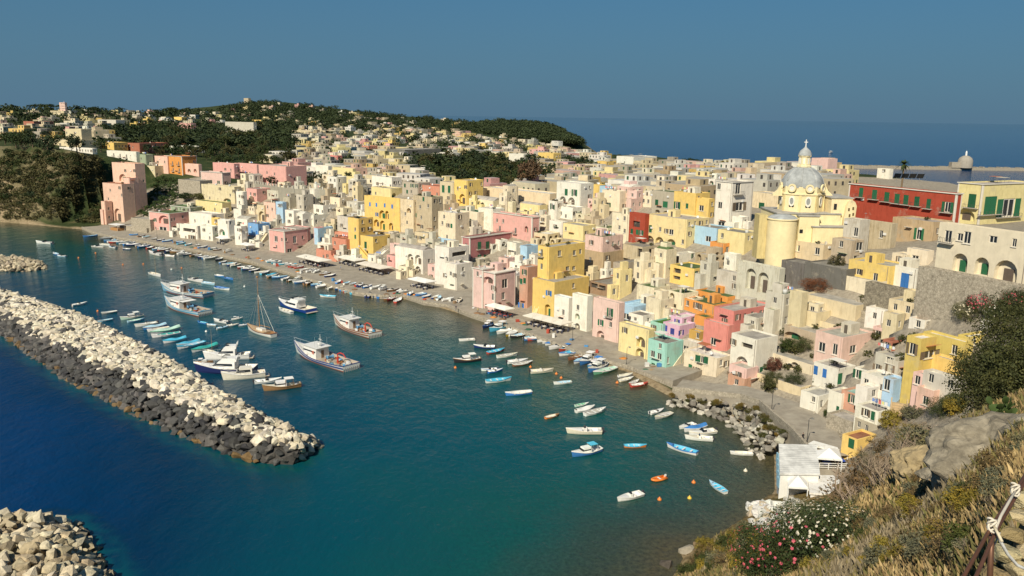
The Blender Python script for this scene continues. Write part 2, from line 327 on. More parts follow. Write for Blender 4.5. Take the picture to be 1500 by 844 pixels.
# ------------------------------------------------------------------ sea, land, quay
def project_x(x, y, z):
    z -= HC; fz = y * cp_ - z * sp_
    return -1e6 if fz < 1 else 750 + (x / fz * cr_ + (y * sp_ + z * cp_) / fz * sr_) * FPX
def fan(name, az0, az1, naz, rr, zfun, skip=None):
    az = np.radians(np.linspace(az0, az1, naz)); A, RR = np.meshgrid(az, rr); X = (RR * np.sin(A)); Y = (RR * np.cos(A)); Z = zfun(X, Y)
    v = np.stack([X.ravel(), Y.ravel(), Z.ravel()], 1); nr = len(rr); idx = np.arange(nr * naz).reshape(nr, naz)
    q = np.stack([idx[:-1, :-1], idx[:-1, 1:], idx[1:, 1:], idx[1:, :-1]], -1).reshape(-1, 4)
    if skip is not None: q = q[~skip(X, Y, Z).ravel()[q].all(1)]
    q = q[:, ::-1]
    me = bpy.data.meshes.new(name); me.vertices.add(len(v)); me.vertices.foreach_set('co', v.ravel())
    me.loops.add(q.size); me.loops.foreach_set('vertex_index', q.ravel().astype(np.int32)); me.polygons.add(len(q))
    me.polygons.foreach_set('loop_start', np.arange(0, q.size, 4, dtype=np.int32)); me.polygons.foreach_set('use_smooth', np.ones(len(q), bool))
    me.update(calc_edges=True); me.validate(); return me, v
def rad(a, b, n): return np.exp(np.linspace(math.log(a), math.log(b), n))
me, v = fan('sea', -88, 88, 340, np.concatenate([rad(30, 420, 250), rad(425, 1200, 60), rad(1260, 120000, 40)]), lambda X, Y: np.zeros_like(X))
s, _ = coast(v[:, 0], v[:, 1])
d = np.clip(-s / 75.0, 0, 1) ** 0.85 * 0.62
d += 0.38 * np.clip((-s - 60) / 90.0, 0, 1)
# the harbour basin is paler than the water outside the mole; open sea is deep
west = np.clip((-(v[:, 0] * 0.67 + v[:, 1] * 0.74) + 78) / 40.0, 0, 1)
d = np.where(np.hypot(v[:, 0], v[:, 1]) < 600, np.clip(d * 0.85 + 0.35 * west * np.clip(-s / 60, 0, 1), 0, 1), np.maximum(d, 0.93))
def near_line(px, reach):
    q = [atz(x, y, 0) for x, y in px]; best = np.full(len(v), 1e9)
    for a, c in zip(q, q[1:]):
        dx, dy = c.x - a.x, c.y - a.y; t = np.clip(((v[:, 0] - a.x) * dx + (v[:, 1] - a.y) * dy) / (dx * dx + dy * dy), 0, 1); best = np.minimum(best, np.hypot(v[:, 0] - a.x - t * dx, v[:, 1] - a.y - t * dy))
    return np.clip(1 - best / reach, 0, 1)
# stones spilling down under water beside the breakwaters
for px, reach in (([(-90, 436), (0, 490), (100, 560), (200, 612), (300, 656), (370, 682), (425, 684), (462, 664)], 4.5), ([(60, 760), (110, 764), (140, 795), (172, 850), (190, 900)], 4.0)): d = d * (1 - .6 * near_line(px, reach) * (.35 + .65 * (np.sin(v[:, 0] * 1.9 + np.sin(v[:, 1] * 1.3) * 2) > -.2)))
at = me.attributes.new('depth', 'FLOAT', 'POINT'); at.data.foreach_set('value', d.astype(np.float32))
sea = structure(obj('sea', me, 'water'))
rl = np.concatenate([[0.2], rad(1.2, 60, 70), rad(62, 520, 200), rad(530, 2700, 70)])
me, v = fan('hillside', -64, 64, 330, rl, height, skip=lambda X, Y, Z: Z < -3)
def relief(x, y):
    """small bumps of the ground, the same for the mesh and for whatever grows on it"""
    s, idx = coast(x, y); r = np.hypot(x, y)
    nz = np.array([mnoise.fractal(Vector((p * .05, q * .05, 0.0)), 1.0, 2.0, 5) for p, q in zip(x, y)])
    amp = np.where(r < 130, np.clip(r / 40, 0.05, 1) * 1.1, np.where((idx < 3) & (s < 60), 2.6, 0.5)) * np.where(s < 11, 0.25, 1)
    return nz, nz * amp * (s > 0.5)
def surf(x, y):
    x = np.asarray(x, float); y = np.asarray(y, float); return height(x, y) + relief(x, y)[1]
s, idx = coast(v[:, 0], v[:, 1]); r = np.hypot(v[:, 0], v[:, 1]); phi = np.degrees(np.arctan2(v[:, 0], v[:, 1]))
nz, dz_ = relief(v[:, 0], v[:, 1]); v[:, 2] += dz_
me.vertices.foreach_set('co', v.ravel()); me.update()
near = (r < 129) & (s > 0) & (idx >= 23) & (idx < 34); town = (s > 4) & (r < 480) & ~near & (v[:, 0] > -215)
kc = np.zeros((len(v), 4), np.float32); kc[:, 3] = 1
gx = np.array([project_x(*p) for p in v]); garden = (gx > 180) & (gx < 300) & (r > 395) & (r < 520) & (s > 4)
town |= garden
cl = (idx < 3) & (s < 45)
kc[:, 0] = np.where(cl, np.clip(0.55 + nz * 1.8, 0, 1), 1.0); kc[:, 1] = town; kc[:, 2] = near * np.clip(0.75 + nz, 0.35, 1)
kc[:, 0] = np.where(s < 2, 0.0, kc[:, 0])
ca = me.color_attributes.new('kind', 'FLOAT_COLOR', 'POINT'); ca.data.foreach_set('color', kc.ravel())
structure(obj('hillside', me, 'ground'))

QUAY = [atz(x, y, 0) for x, y in [(120, 336), (135, 343), (170, 351), (210, 357), (250, 363), (290, 371), (330, 379), (365, 386), (400, 397), (430, 405), (450, 413), (485, 422), (520, 433), (560, 438), (590, 437), (620, 447), (655, 452), (690, 466), (740, 482), (780, 496), (820, 511), (870, 530), (920, 543), (950, 556), (985, 572)]]
def strip(name, pts, width, ztop, zbot, mat, side=1, zs=None):
    b = MB(); n = len(pts); inn = []
    for i, p in enumerate(pts):
        inn.append(p + Vector((0.71, 0.70, 0)) * width)
    zt = zs if zs else [ztop] * n
    for i in range(n - 1):
        a, c = pts[i], pts[i + 1]; ai, ci = inn[i], inn[i + 1]
        b.quad((a.x, a.y, zt[i]), (c.x, c.y, zt[i + 1]), (ci.x, ci.y, zt[i + 1] + .05), (ai.x, ai.y, zt[i] + .05))
        b.quad((a.x, a.y, zbot), (c.x, c.y, zbot), (c.x, c.y, zt[i + 1]), (a.x, a.y, zt[i]))
    a, c = pts[-1], inn[-1]; b.quad((a.x, a.y, zbot), (c.x, c.y, zbot), (c.x, c.y, zt[-1]), (a.x, a.y, zt[-1]))
    return b.build(name, mat)
structure(strip('quay', QUAY, 27, 1.15, -2.5, 'paving', 1, [1.15] * (len(QUAY) - 2) + [1.5, 2.3]))
b = MB()
for a, c in zip(QUAY, QUAY[1:]):      # coping along the edge of the quay
    d = (c - a); d.z = 0; L = d.length; d.normalize(); nn = Vector((-d.y, d.x, 0)); k = 0.0
    while k < L - .2:
        e = min(k + 2.2, L) - .05; p, q = a + d * k, a + d * e
        A_, B_ = p - nn * .12, q - nn * .12; C_, D_ = q + nn * .55, p + nn * .55
        b.quad((*A_.xy, 1.32), (*B_.xy, 1.32), (*C_.xy, 1.32), (*D_.xy, 1.32)); b.quad((*A_.xy, .5), (*B_.xy, .5), (*B_.xy, 1.32), (*A_.xy, 1.32))
        b.quad((*C_.xy, 1.0), (*D_.xy, 1.0), (*D_.xy, 1.32), (*C_.xy, 1.32)); k += 2.2
structure(b.build('quay_edge', 'rubble'))
# road climbing from the quay to the white restaurant
RO = [((985, 572), (1000, 556), 2.4), ((1040, 578), (1050, 562), 3.4), ((1085, 583), (1095, 566), 4.3), ((1112, 592), (1130, 577), 4.9), ((1124, 603), (1175, 592), 5.2), ((1140, 617), (1203, 610), 5.4), ((1158, 632), (1222, 622), 5.5), ((1172, 648), (1232, 645), 5.6), ((1190, 668), (1248, 668), 5.7)]
b = MB(); L = [atz(*a, z) for a, c, z in RO]; Q = [atz(*c, z + .1) for a, c, z in RO]
for i in range(len(L) - 1):
    b.quad(L[i], L[i + 1], Q[i + 1], Q[i]); lo = Vector((0, 0, -6)); b.quad(L[i] + lo, L[i + 1] + lo, L[i + 1], L[i])
structure(b.build('road', 'paving'))
b = MB()
for i in range(len(L) - 1):
    d = (L[i + 1] - L[i]); d.z = 0; d.normalize(); nn = Vector((-d.y, d.x, 0)) * .4; h = Vector((0, 0, .85)); lo = Vector((0, 0, -.2))
    o_ = -nn * .15; b.quad(L[i] + lo + o_, L[i + 1] + lo + o_, L[i + 1] + h + o_, L[i] + h + o_); b.quad(L[i] + h + o_, L[i + 1] + h + o_, L[i + 1] + h + nn, L[i] + h + nn); b.quad(L[i + 1] + lo + nn, L[i] + lo + nn, L[i] + h + nn, L[i + 1] + h + nn)
tag(b.build('parapet_wall', 'rubble'), 'low stone parapet along the sea side of the road', 'wall')
# ------------------------------------------------------------------ houses
C = dict(white=(.80, .76, .66), cream=(.70, .59, .39), pcream=(.77, .68, .50), yellow=(.80, .57, .19), pyel=(.80, .67, .34), ochre=(.60, .38, .11), pink=(.74, .41, .37), ppink=(.74, .52, .46),
         salmon=(.64, .28, .19), peach=(.78, .52, .41), rose=(.48, .20, .20), red=(.40, .075, .045), orange=(.72, .32, .09), blue=(.20, .38, .66), lblue=(.42, .60, .76), grey=(.36, .33, .28), gwhite=(.60, .56, .47),
         beige=(.52, .43, .30), lilac=(.68, .44, .56), mint=(.36, .64, .54), brown=(.32, .22, .14), stone=(.46, .41, .32), tan=(.50, .38, .23), sage=(.36, .42, .29), coral=(.72, .27, .23), wall=(.34, .32, .26), dgrey=(.17, .16, .145), rbrown=(.42, .17, .11), sbrown=(.60, .34, .24), ygreen=(.66, .52, .16))
ROOF = dict(g=(.10, .15, .06), w=(.72, .68, .60), s=(.42, .39, .34), t=(.36, .16, .09), d=(.26, .24, .21), b=(.40, .58, .72), r=(.30, .12, .08))
RG = dict(Z=(0, 0, 1.0), Q=(0, 130, 3.75), Rr=(300, 130, 3.75), S=(600, 150, 3.75), A=(130, 225), B=(340, 260), C=(500, 260), D=(600, 330), E=(740, 270), F=(740, 370), G=(900, 290), H=(900, 410), I=(1060, 200), J=(1060, 320), K=(1060, 440), L=(1250, 230), M=(1250, 340), N=(1250, 450), O=(1080, 540), P=(1060, 620))
def full(rg, x, y):
    g = RG[rg]; s = g[2] if len(g) > 2 else 5.984
    return g[0] + x / s, g[1] + y / s
def unit_box(name, bev=False):
    b = MB(); b.box(-.5, .5, -.5, .5, -.5, .5); return b.mesh(name)
UB = {}
def ub(mat):
    if mat not in UB: UB[mat] = unit_box('block_' + mat); UB[mat].materials.append(M[mat])
    return UB[mat]
def bxo(name, mat, parent, c, size, colr, X=None, loc=None):
    """a box part: centre and size in the axes X (3x3) of a wall"""
    o = bpy.data.objects.new(name, ub(mat)); col.objects.link(o); o.parent = parent; o.color = (*colr[:3], 1)
    mm = Matrix.Diagonal((*size, 1))
    mm = (Matrix.Translation(c) @ (X.to_4x4() if X is not None else Matrix()) @ mm)
    o.matrix_local = mm; return o
def louvre_mesh():
    b = MB()
    for sx in (-.5, .42): b.box(sx, sx + .08, -.5, .5, -.5, .5)
    b.box(-.42, .42, -.5, .5, -.5, -.44); b.box(-.42, .42, -.5, .5, .44, .5); b.box(-.42, .42, -.5, .5, -.03, .03)
    n = 14
    for k in range(n):
        z = -.44 + .88 * (k + .5) / n
        i = len(b.v); b.v += [(-.42, -.35, z - .035), (.42, -.35, z - .035), (.42, .35, z + .03), (-.42, .35, z + .03)]; b.f.append((i, i + 1, i + 2, i + 3))
    me = b.mesh('shutter_leaf'); me.materials.append(M['paint']); return me
LOUVRE = louvre_mesh()
def frame_mesh():
    b = MB(); t = .1
    b.box(-.5, -.5 + t, -.5, .5, -.5, .5); b.box(.5 - t, .5, -.5, .5, -.5, .5); b.box(-.5 + t, .5 - t, -.5, .5, -.5, -.44); b.box(-.5 + t, .5 - t, -.5, .5, .44, .5); b.box(-.04, .04, -.5, .5, -.44, .44)
    me = b.mesh('window_frame'); me.materials.append(M['paint']); return me
WFRAME = frame_mesh()
def rail_mesh():
    b = MB()
    b.box(-.5, .5, -.48, -.44, .46, .5); b.box(-.5, .5, -.48, -.44, -.46, -.42)
    for k in range(9): x = -.5 + k / 8; b.box(x - .008, x + .008, -.475, -.445, -.42, .46)
    for sx in (-.5, .49): b.box(sx, sx + .01, -.44, .5, .46, .5)
    me = b.mesh('railing'); me.materials.append(M['metal']); return me
RAILM = rail_mesh()
def dish_mesh():
    b = MB(); b.lathe([(0.01, 0), (.25, .04), (.45, .14), (.46, .15), (.25, .06), (.01, .02)], 12); me = b.mesh('satellite_dish', True); me.materials.append(M['paint']); return me
DISH = dish_mesh()
SHUT = dict(g=(.025, .13, .06), n=(.06, .07, .30), b=(.05, .20, .55), d=(.10, .07, .05))
WTRIM = (.72, .68, .60)
BOXES = []
ROOFS = []
HOUSES = []           # footprints, so that the infill keeps clear
def face_wall(b, O, U, N_, width, z0, z1, ops):
    """one wall with its openings cut out and revealed; ops = (u0,u1,v0,v1,arch,depth)"""
    us = sorted({0, width, *[o[0] for o in ops], *[o[1] for o in ops]}); zs = sorted({z0, z1, *[o[2] for o in ops], *[o[3] for o in ops]})
    P = lambda u, z, dpt=0.0: (O.x + U.x * u - N_.x * dpt, O.y + U.y * u - N_.y * dpt, z)
    for a, c in zip(us, us[1:]):
        run = None
        for e, f in zip(zs, zs[1:]):
            um, zm = (a + c) / 2, (e + f) / 2
            hole = any(o[0] < um < o[1] and o[2] < zm < o[3] for o in ops)
            if hole:
                if run is not None: b.quad(P(a, run), P(c, run), P(c, e), P(a, e)); run = None
            elif run is None: run = e
        if run is not None: b.quad(P(a, run), P(c, run), P(c, z1), P(a, z1))
    for u0, u1, v0, v1, arch, dp in ops:
        if not arch:
            b.quad(P(u0, v0), P(u1, v0), P(u1, v0, dp), P(u0, v0, dp)); b.quad(P(u0, v1, dp), P(u1, v1, dp), P(u1, v1), P(u0, v1))
            b.quad(P(u0, v0, dp), P(u0, v1, dp), P(u0, v1), P(u0, v0)); b.quad(P(u1, v0), P(u1, v1), P(u1, v1, dp), P(u1, v0, dp))
        else:
            r = (u1 - u0) / 2; rh = min(r, (v1 - v0) * .6); cu = (u0 + u1) / 2; vs_ = v1 - rh; n = 8
            arc = [(cu - r * math.cos(math.pi * k / n), vs_ + rh * math.sin(math.pi * k / n)) for k in range(n + 1)]
            h = n // 2
            b.poly([P(u0, v1)] + [P(*q) for q in arc[:h + 1]]); b.poly([P(*q) for q in arc[h:]] + [P(u1, v1)])
            pts = [(u0, v0)] + arc + [(u1, v0)]
            for q, w in zip(pts, pts[1:]): b.quad(P(*q), P(*w), P(*w, dp), P(*q, dp))
            b.quad(P(u1, v0), P(u0, v0), P(u0, v0, dp), P(u1, v0, dp))
            if dp > .5: b.quad(P(u0, v0, dp), P(u1, v0, dp), P(u1, v1, dp), P(u0, v1, dp))
WSIZE = dict(g=(1.1, 1.7), n=(1.0, 1.5), d=(1.05, 1.5), w=(1.1, 1.5), b=(1.0, 1.7), B=(1.4, 2.6), G=(1.15, 2.3), D=(1.1, 2.2), a=(2.4, 2.6), O=(1.0, 1.0), x=(1.6, 1.8))
def add_window(root, kind, c, U, N_, w, h, detail=True):
    """c = centre on the wall plane in the house's own axes"""
    X = Matrix((U, -N_, Vector((0, 0, 1)))).transposed()
    arch = kind in 'aB'; door = kind in 'GDB'
    dp = .22
    if kind == 'a':
        o = bxo('archway_door', 'paint', root, c - N_ * .9 + Vector((0, 0, -h * .18)), (w * .42, .08, h * .6), (.13, .10, .08) if rnd.random() < .7 else SHUT['g'], X); return
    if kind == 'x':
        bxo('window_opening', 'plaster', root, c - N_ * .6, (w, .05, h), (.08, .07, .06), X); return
    wo = bpy.data.objects.new('door' if door else 'window', WFRAME); col.objects.link(wo); wo.parent = root; wo.color = (*WTRIM, 1)
    mw = Matrix.Translation(c - N_ * (dp - .06)) @ X.to_4x4() @ Matrix.Diagonal((w, .07, h, 1))
    wo.matrix_local = mw; inv = mw.inverted()
    def sub(name, me, cc, size, colr, rot=0.0):
        o = bpy.data.objects.new(name, me); col.objects.link(o); o.parent = wo; o.color = (*colr, 1)
        o.matrix_local = inv @ Matrix.Translation(cc) @ (X @ Matrix.Rotation(rot, 3, 'Z')).to_4x4() @ Matrix.Diagonal((*size, 1)); return o
    sub('pane', ub('glass'), c - N_ * (dp + .01), (w, .04, h), (.03, .03, .03))
    if not detail: return
    if kind in 'gnb' or kind in 'GB':
        sc = SHUT[{'G': 'g', 'B': 'b'}.get(kind, kind)]; sc = jit(sc, .25)
        if rnd.random() < .6 or kind == 'B':
            for sgn in (-1, 1): sub('shutter', LOUVRE, c + U * sgn * w * .25 + N_ * .02, (w * .48, .05, h * .98), sc)
        else:
            for sgn in (-1, 1): sub('shutter', LOUVRE, c + U * sgn * (w * .5 + w * .23) + N_ * .06, (w * .46, .05, h * .98), sc)
    elif kind == 'd' and rnd.random() < .35:
        for sgn in (-1, 1): sub('shutter', LOUVRE, c + U * sgn * (w * .5 + w * .2) + N_ * .06, (w * .4, .05, h * .96), jit((.20, .15, .10), .4))
    if kind in 'gdnw' and rnd.random() < .8:
        sub('sill', ub('paint'), c + Vector((0, 0, -h / 2 - .05)) + N_ * .06, (w * 1.25, .2, .09), WTRIM)
    if kind in 'GD':
        sub('balcony_slab', ub('plaster'), c + Vector((0, 0, -h / 2 - .1)) + N_ * .45, (w * 2.0, .95, .14), (.5, .46, .4))
        sub('balcony_railing', RAILM, c + Vector((0, 0, -h / 2 + .5)) + N_ * .45, (w * 1.95, .95, .95), (.16, .15, .14))
def parse_wins(rg, txt):
    out = []
    for part in [p for p in txt.split(';') if p.strip()]:
        toks = part.split(); k = toks[0]
        for t in toks[1:]:
            n = [float(q) for q in t.split(',')]; out.append((k, *full(rg, n[0], n[1]), *( [q / (RG[rg][2] if len(RG[rg]) > 2 else 5.984) for q in n[2:4]] if len(n) > 3 else (0, 0))))
    return out
def place_block(rg, bl, Y0=None, yaw=None):
    xl, yb = full(rg, bl[0], bl[3]); xc, yt = full(rg, bl[1], bl[4]); xr, _ = full(rg, bl[2], bl[3])
    back = bl[5] if len(bl) > 5 and bl[5] != '' else None
    if back is not None and Y0 is not None: P = aty(xc, yb, Y0 + back)
    else:
        P = ground(xc, yb)
        if P is None or P.length > 3000: P = aty(xc, yb, 2000)
    hd = math.hypot(P.x, P.y); az = math.atan2(P.x, P.y)
    aR = R(45) + .62 * az if yaw is None else yaw
    Rv = Vector((math.sin(aR), math.cos(aR), 0)); Lv = Vector((-Rv.y, Rv.x, 0))
    d = ray(xc, yt); ztop = HC + d[2] / math.hypot(d[0], d[1]) * hd
    def run(px, V):
        d = ray(px, yb); a = np.array([[V.x, -d[0]], [V.y, -d[1]]]); return float(np.linalg.solve(a, [-P.x, -P.y])[0])
    W = run(xl, Lv) if xc - xl > .4 else 0; D = run(xr, Rv) if xr - xc > .4 else 0
    sc = hd / 250.0
    W = min(max(W, 2.0), 75); D = min(D if D > 0 else 26, 40 if xr - xc > 60 else 26)
    if xr - xc < 2.6: D = max(D, min(7.5, max(4.0, W * .8)))
    if xc - xl < 2.6: W = max(W, min(7, max(3.5, D * .7)))
    D = max(D, 2.2)
    return P, Rv, Lv, W, D, max(ztop, P.z + 1.2)
def house(rg, colr, label, blocks, wins='', roof='s', name='house', cat='house', group=None, auto=None, weather=.55, yaw=None, clutter=True, trim=False, mat='plaster', vault=False, nowin=False):
    plc = []; Y0 = None
    for bl in blocks:
        p = place_block(rg, bl, Y0, yaw)
        if Y0 is None: Y0 = p[0].y
        plc.append((bl, p))
    P0 = plc[0][1][0]
    root = thing(name, label, cat, (P0.x, P0.y, P0.z), 0, group)
    return fill_house(root, P0, plc, rg, colr, wins, roof, auto, weather, clutter, trim, mat, vault, nowin)
def fill_house(root, P0, plc, rg, colr, wins, roof, auto, weather, clutter, trim, mat, vault, nowin, far=False):
    base_c = C[colr] if isinstance(colr, str) else colr
    wl_ = parse_wins(rg, wins) if wins else []
    assigned = {i: {0: [], 1: []} for i in range(len(plc))}
    def face(i, f):
        P, Rv, Lv, W, D, zt = plc[i][1]
        return (P + Lv * W, -Lv, -Rv, W) if f == 0 else (P, Rv, -Lv, D)      # origin (left end seen from outside), U, outward normal, length
    for k, x, y, pw, ph in wl_:
        best = None
        for i, (bl, p) in enumerate(plc):
            for f in (0, 1):
                O, U, N_, ln = face(i, f); d = Vector(ray(x, y)); den = d.dot(N_)
                if den > -1e-3: continue
                t = (O - Vector((0, 0, HC))).dot(N_) / den; Hh = Vector((0, 0, HC)) + d * t; u = (Hh - O).dot(U)
                if .2 < u < ln - .2 and p[0].z - 2.5 < Hh.z < p[5] - .2 and (best is None or t < best[0]): best = (t, i, f, u, Hh.z, d.length * t)
        if best:
            t, i, f, u, z, dist = best; w, h = WSIZE[k]
            O, U, N_, ln = face(i, f)
            if pw:
                h = min(max(ph * dist / FPX / .96, .6), 9); fs = abs(Vector(ray(x, y)).normalized().cross(Vector((0, 0, 1))).normalized().dot(U)); w = min(max(pw * dist / FPX / max(fs, .35), .6), 9)
            assigned[i][f].append((k, u, z, w, h))
    for i, (bl, p) in enumerate(plc):
        P, Rv, Lv, W, D, zt = p; bc = C[bl[6]] if len(bl) > 6 else base_c
        cs = [P, P + Rv * D, P + Rv * D + Lv * W, P + Lv * W]
        zb = min([P.z] + ([hz(q.x, q.y) for q in cs] if not far else [P.z])) - 1.5
        b = MB(); jobs = []
        for f in range(4):
            if f < 2: O, U, N_, ln = face(i, f)
            elif f == 2: O, U, N_, ln = P + Rv * D, Lv, Rv, W
            else: O, U, N_, ln = P + Rv * D + Lv * W, -Rv, Lv, D
            ops = []; lst = list(assigned[i][f]) if f < 2 else []
            if not nowin and not lst:
                kind = auto or 'd'; hh = zt - P.z; rows = max(1, int(hh / 3.1)); cols = int(ln / 2.7)
                for rr in range(rows):
                    for cc in range(cols):
                        if rnd.random() < ((.5 if wl_ else .2) if f < 2 else .5): continue
                        kk = kind[rnd.randrange(len(kind))]; w, h = WSIZE[kk]; zz = P.z + (hh / rows) * (rr + .52)
                        if kk in 'GD': zz = P.z + hh / rows * rr + h / 2 + .3
                        if kk == 'a': w, h = 1.9, 2.2
                        lst.append((kk, ln * (cc + .5) / cols + rnd.uniform(-.4, .4), zz, w * rnd.uniform(.85, 1.1), h * rnd.uniform(.85, 1.1)))
            for k, u, z, w, h in lst:
                w = min(w, ln * .8); u = min(max(u, w / 2 + .12), ln - w / 2 - .12); v0, v1 = z - h / 2, z + h / 2
                v1 = min(v1, zt - .25); v0 = max(v0, zb + .3)
                if v1 - v0 < .4 or any(u - w / 2 < o[1] + .05 and u + w / 2 > o[0] - .05 and v0 < o[3] + .05 and v1 > o[2] - .05 for o in ops): continue
                ops.append((u - w / 2, u + w / 2, v0, v1, k in 'aB', 1.1 if k == 'a' else .7 if k == 'x' else .3)); jobs.append((k, O + U * u - P0 + Vector((0, 0, (v0 + v1) / 2 - O.z)), U, N_, w, v1 - v0))
            O2 = O - P0; ops2 = [(o[0], o[1], o[2] - P0.z, o[3] - P0.z, o[4], o[5]) for o in ops]
            face_wall(b, O2, U, N_, ln, zb - P0.z, zt - P0.z, ops2)
        loc = [q - P0 for q in cs]; top = zt - P0.z; t = .22; pz = .38
        inn = [loc[0] + Rv * t + Lv * t, loc[1] - Rv * t + Lv * t, loc[2] - Rv * t - Lv * t, loc[3] + Rv * t - Lv * t]
        for k in range(4):
            a, c, e, f = loc[k], loc[(k + 1) % 4], inn[(k + 1) % 4], inn[k]
            b.quad((a.x, a.y, top), (c.x, c.y, top), (e.x, e.y, top), (f.x, f.y, top)); b.quad((f.x, f.y, top), (e.x, e.y, top), (e.x, e.y, top - pz), (f.x, f.y, top - pz))
        wcol = jit(bc, .05); b.build('wall', mat, root, (*wcol, weather))
        rb = MB(); rc = ROOF[roof] if isinstance(roof, str) else roof
        if vault and W > 2 and D > 2:
            n = 8; ax, ay, L1, L2 = (Rv, Lv, D, W) if D < W else (Lv, Rv, W, D); o0 = inn[0]; L1 -= 2 * t; L2 -= 2 * t; hgt = L1 * .22
            prof = [(L1 * k / n, math.sin(math.pi * k / n) * hgt) for k in range(n + 1)]
            A_ = [o0 + ax * u + Vector((0, 0, top - pz + h)) - Vector((0, 0, o0.z)) for u, h in prof]; B_ = [q + ay * L2 for q in A_]
            for k in range(n): rb.quad(A_[k], A_[k + 1], B_[k + 1], B_[k])
            rb.poly(A_); rb.poly(B_)
        else: rb.poly([(q.x, q.y, top - pz) for q in inn])
        rb.build('roof', 'roofing', root, jit(rc, .1))
        if trim:
            for O, U, N_, ln in (face(i, 0), face(i, 1)):
                X = Matrix((U, -N_, Vector((0, 0, 1)))).transposed()
                bxo('cornice', 'paint', root, O - P0 + U * ln / 2 + N_ * .1 + Vector((0, 0, zt - O.z - .12)), (ln + .5, .32, .26), WTRIM, X)
                for uu in (.2, ln - .2): bxo('quoin', 'paint', root, O - P0 + U * uu + N_ * .02 + Vector((0, 0, (zt - .3 + zb) / 2 - O.z)), (.38, .07, zt - zb - .5), WTRIM, X)
        for k, c, U, N_, w, h in jobs: add_window(root, k, c, U, N_, w, h, not far)
        if clutter and not vault and W > 4 and D > 3.5:
            for q in range(rnd.randrange(0, 3)):
                pos = inn[0] + Rv * rnd.uniform(.8, D - 1.2) + Lv * rnd.uniform(.8, W - 1.2); pos.z = top - pz
                kk = rnd.random()
                if kk < .45: bxo('chimney', 'plaster', root, pos + Vector((0, 0, .5)), (.5, .6, 1.0), (.62, .57, .48))
                elif kk < .8:
                    o = obj('satellite_dish', DISH, None, root, (.72, .71, .68), pos + Vector((0, 0, .7))); o.rotation_euler = (R(65), 0, R(rnd.uniform(-60, 60))); o.scale = (1.0,) * 3
                    bxo('dish_pole', 'metal', root, pos + Vector((0, .08, .32)), (.06, .06, .66), (.4, .4, .4))
                else:
                    bb = MB(); bb.lathe([(0.01, 0), (.55, 0), (.55, .9), (.45, 1.0), (.01, 1.02)], 12); bb.build('water_tank', 'paint', root, (.6, .6, .58), True, pos)
        ROOFS.append((root, inn[0].lerp(inn[2], .5), Rv, Lv, W, D, top - pz, far, vault, nowin, i, [(q[0] - P0, q[1], q[2], q[3]) for q in (face(i, 0), face(i, 1))], P.z - P0.z, top, wcol))
        HOUSES.append((P + Rv * D / 2 + Lv * W / 2, max(W, D) / 2)); BOXES.append((P, Rv * D, Lv * W, zb, zt))
    return root
def stairway(label, rg, pts, width, colr='pcream', n=None):
    """outside steps between two photo points (bottom, top) with heights from the ground at the bottom"""
    (x0, y0), (x1, y1) = [full(rg, *p) for p in pts[:2]]
    A_ = ground(x0, y0); d = ray(x1, y1); hd = math.hypot(A_.x, A_.y) + pts[2]; B_ = Vector((d[0], d[1], 0)) * (hd / math.hypot(d[0], d[1])); B_.z = HC + d[2] / math.hypot(d[0], d[1]) * hd
    root = thing('outside_stairs', label, 'stairs', A_); v = B_ - A_; n = n or max(5, int(abs(v.z) / .22)); run = Vector((v.x, v.y, 0)); ln = run.length; run.normalize(); sd = Vector((-run.y, run.x, 0)) * width / 2
    X = Matrix((run, Vector((-run.y, run.x, 0)), Vector((0, 0, 1)))).transposed()
    for k in range(n):
        hh = v.z * (k + 1) / n; bxo('step', 'plaster', root, run * ln * (k + .5) / n + Vector((0, 0, hh / 2 - .5)), (ln / n + .01, width, hh + 1.0), C[colr], X)
    for s_ in (-1, 1):
        b = MB(); q = sd * s_; t = sd.normalized() * .1; a0, a1 = q, q + run * ln
        for s2 in (1,):
            pts_ = [a0 + Vector((0, 0, -1)), a1 + Vector((0, 0, v.z - 2)), a1 + Vector((0, 0, v.z + .8)), a0 + Vector((0, 0, .8))]
            b.poly([p - t for p in pts_]); b.poly([p + t for p in reversed(pts_)]); b.quad(pts_[3] - t, pts_[2] - t, pts_[2] + t, pts_[3] + t)
        b.build('side_wall', 'plaster', root, (*C[colr], .4))
    return root
H = house
# ---- around the peach tower and the terraced garden
H('A', 'peach', 'tall peach stepped tower house with an arched door at the cliff foot', [(150, 315, 330, 600, 268), (220, 420, 505, 300, 88, 9), (126, 160, 166, 640, 420, 0), (112, 135, 140, 652, 492, 0), (305, 360, 440, 262, 215, 5)], 'd 187,322 270,300 288,365 172,398 175,484 180,560 320,150 398,150 352,305 480,240;a 255,545,44,110;a 298,212,50,55', 't', clutter=False)
H('Q', 'white', 'white three-storey apartment block beside the cliff edge', [(592, 752, 772, 405, 347)], 'D 625,365 660,368 695,372 625,388 660,390 695,395', 'g')
H('Q', 'sage', 'sage green house between the white apartment block and the orange house', [(755, 805, 845, 420, 362)], 'd 775,385', 's')
H('A', 'peach', 'two-storey salmon house adjoining the orange house', [(575, 700, 703, 182, 26)], 'd 605,75 665,75 605,140', 't')
H('A', 'orange', 'bright orange house with dark balconies on the plateau edge', [(700, 825, 955, 192, 24)], 'D 735,85 788,88 740,142 793,146;d 925,70 880,100', 't', trim=True)
H('A', 'peach', 'small peach house with two arched windows beside the orange house', [(845, 968, 985, 198, 95)], 'a 880,150,22,28;a 932,150,22,28', 's', clutter=False)
H('A', 'cream', 'cream house in shade behind the peach tower', [(500, 585, 660, 212, 110)], 'd 600,185 520,185', 'w')
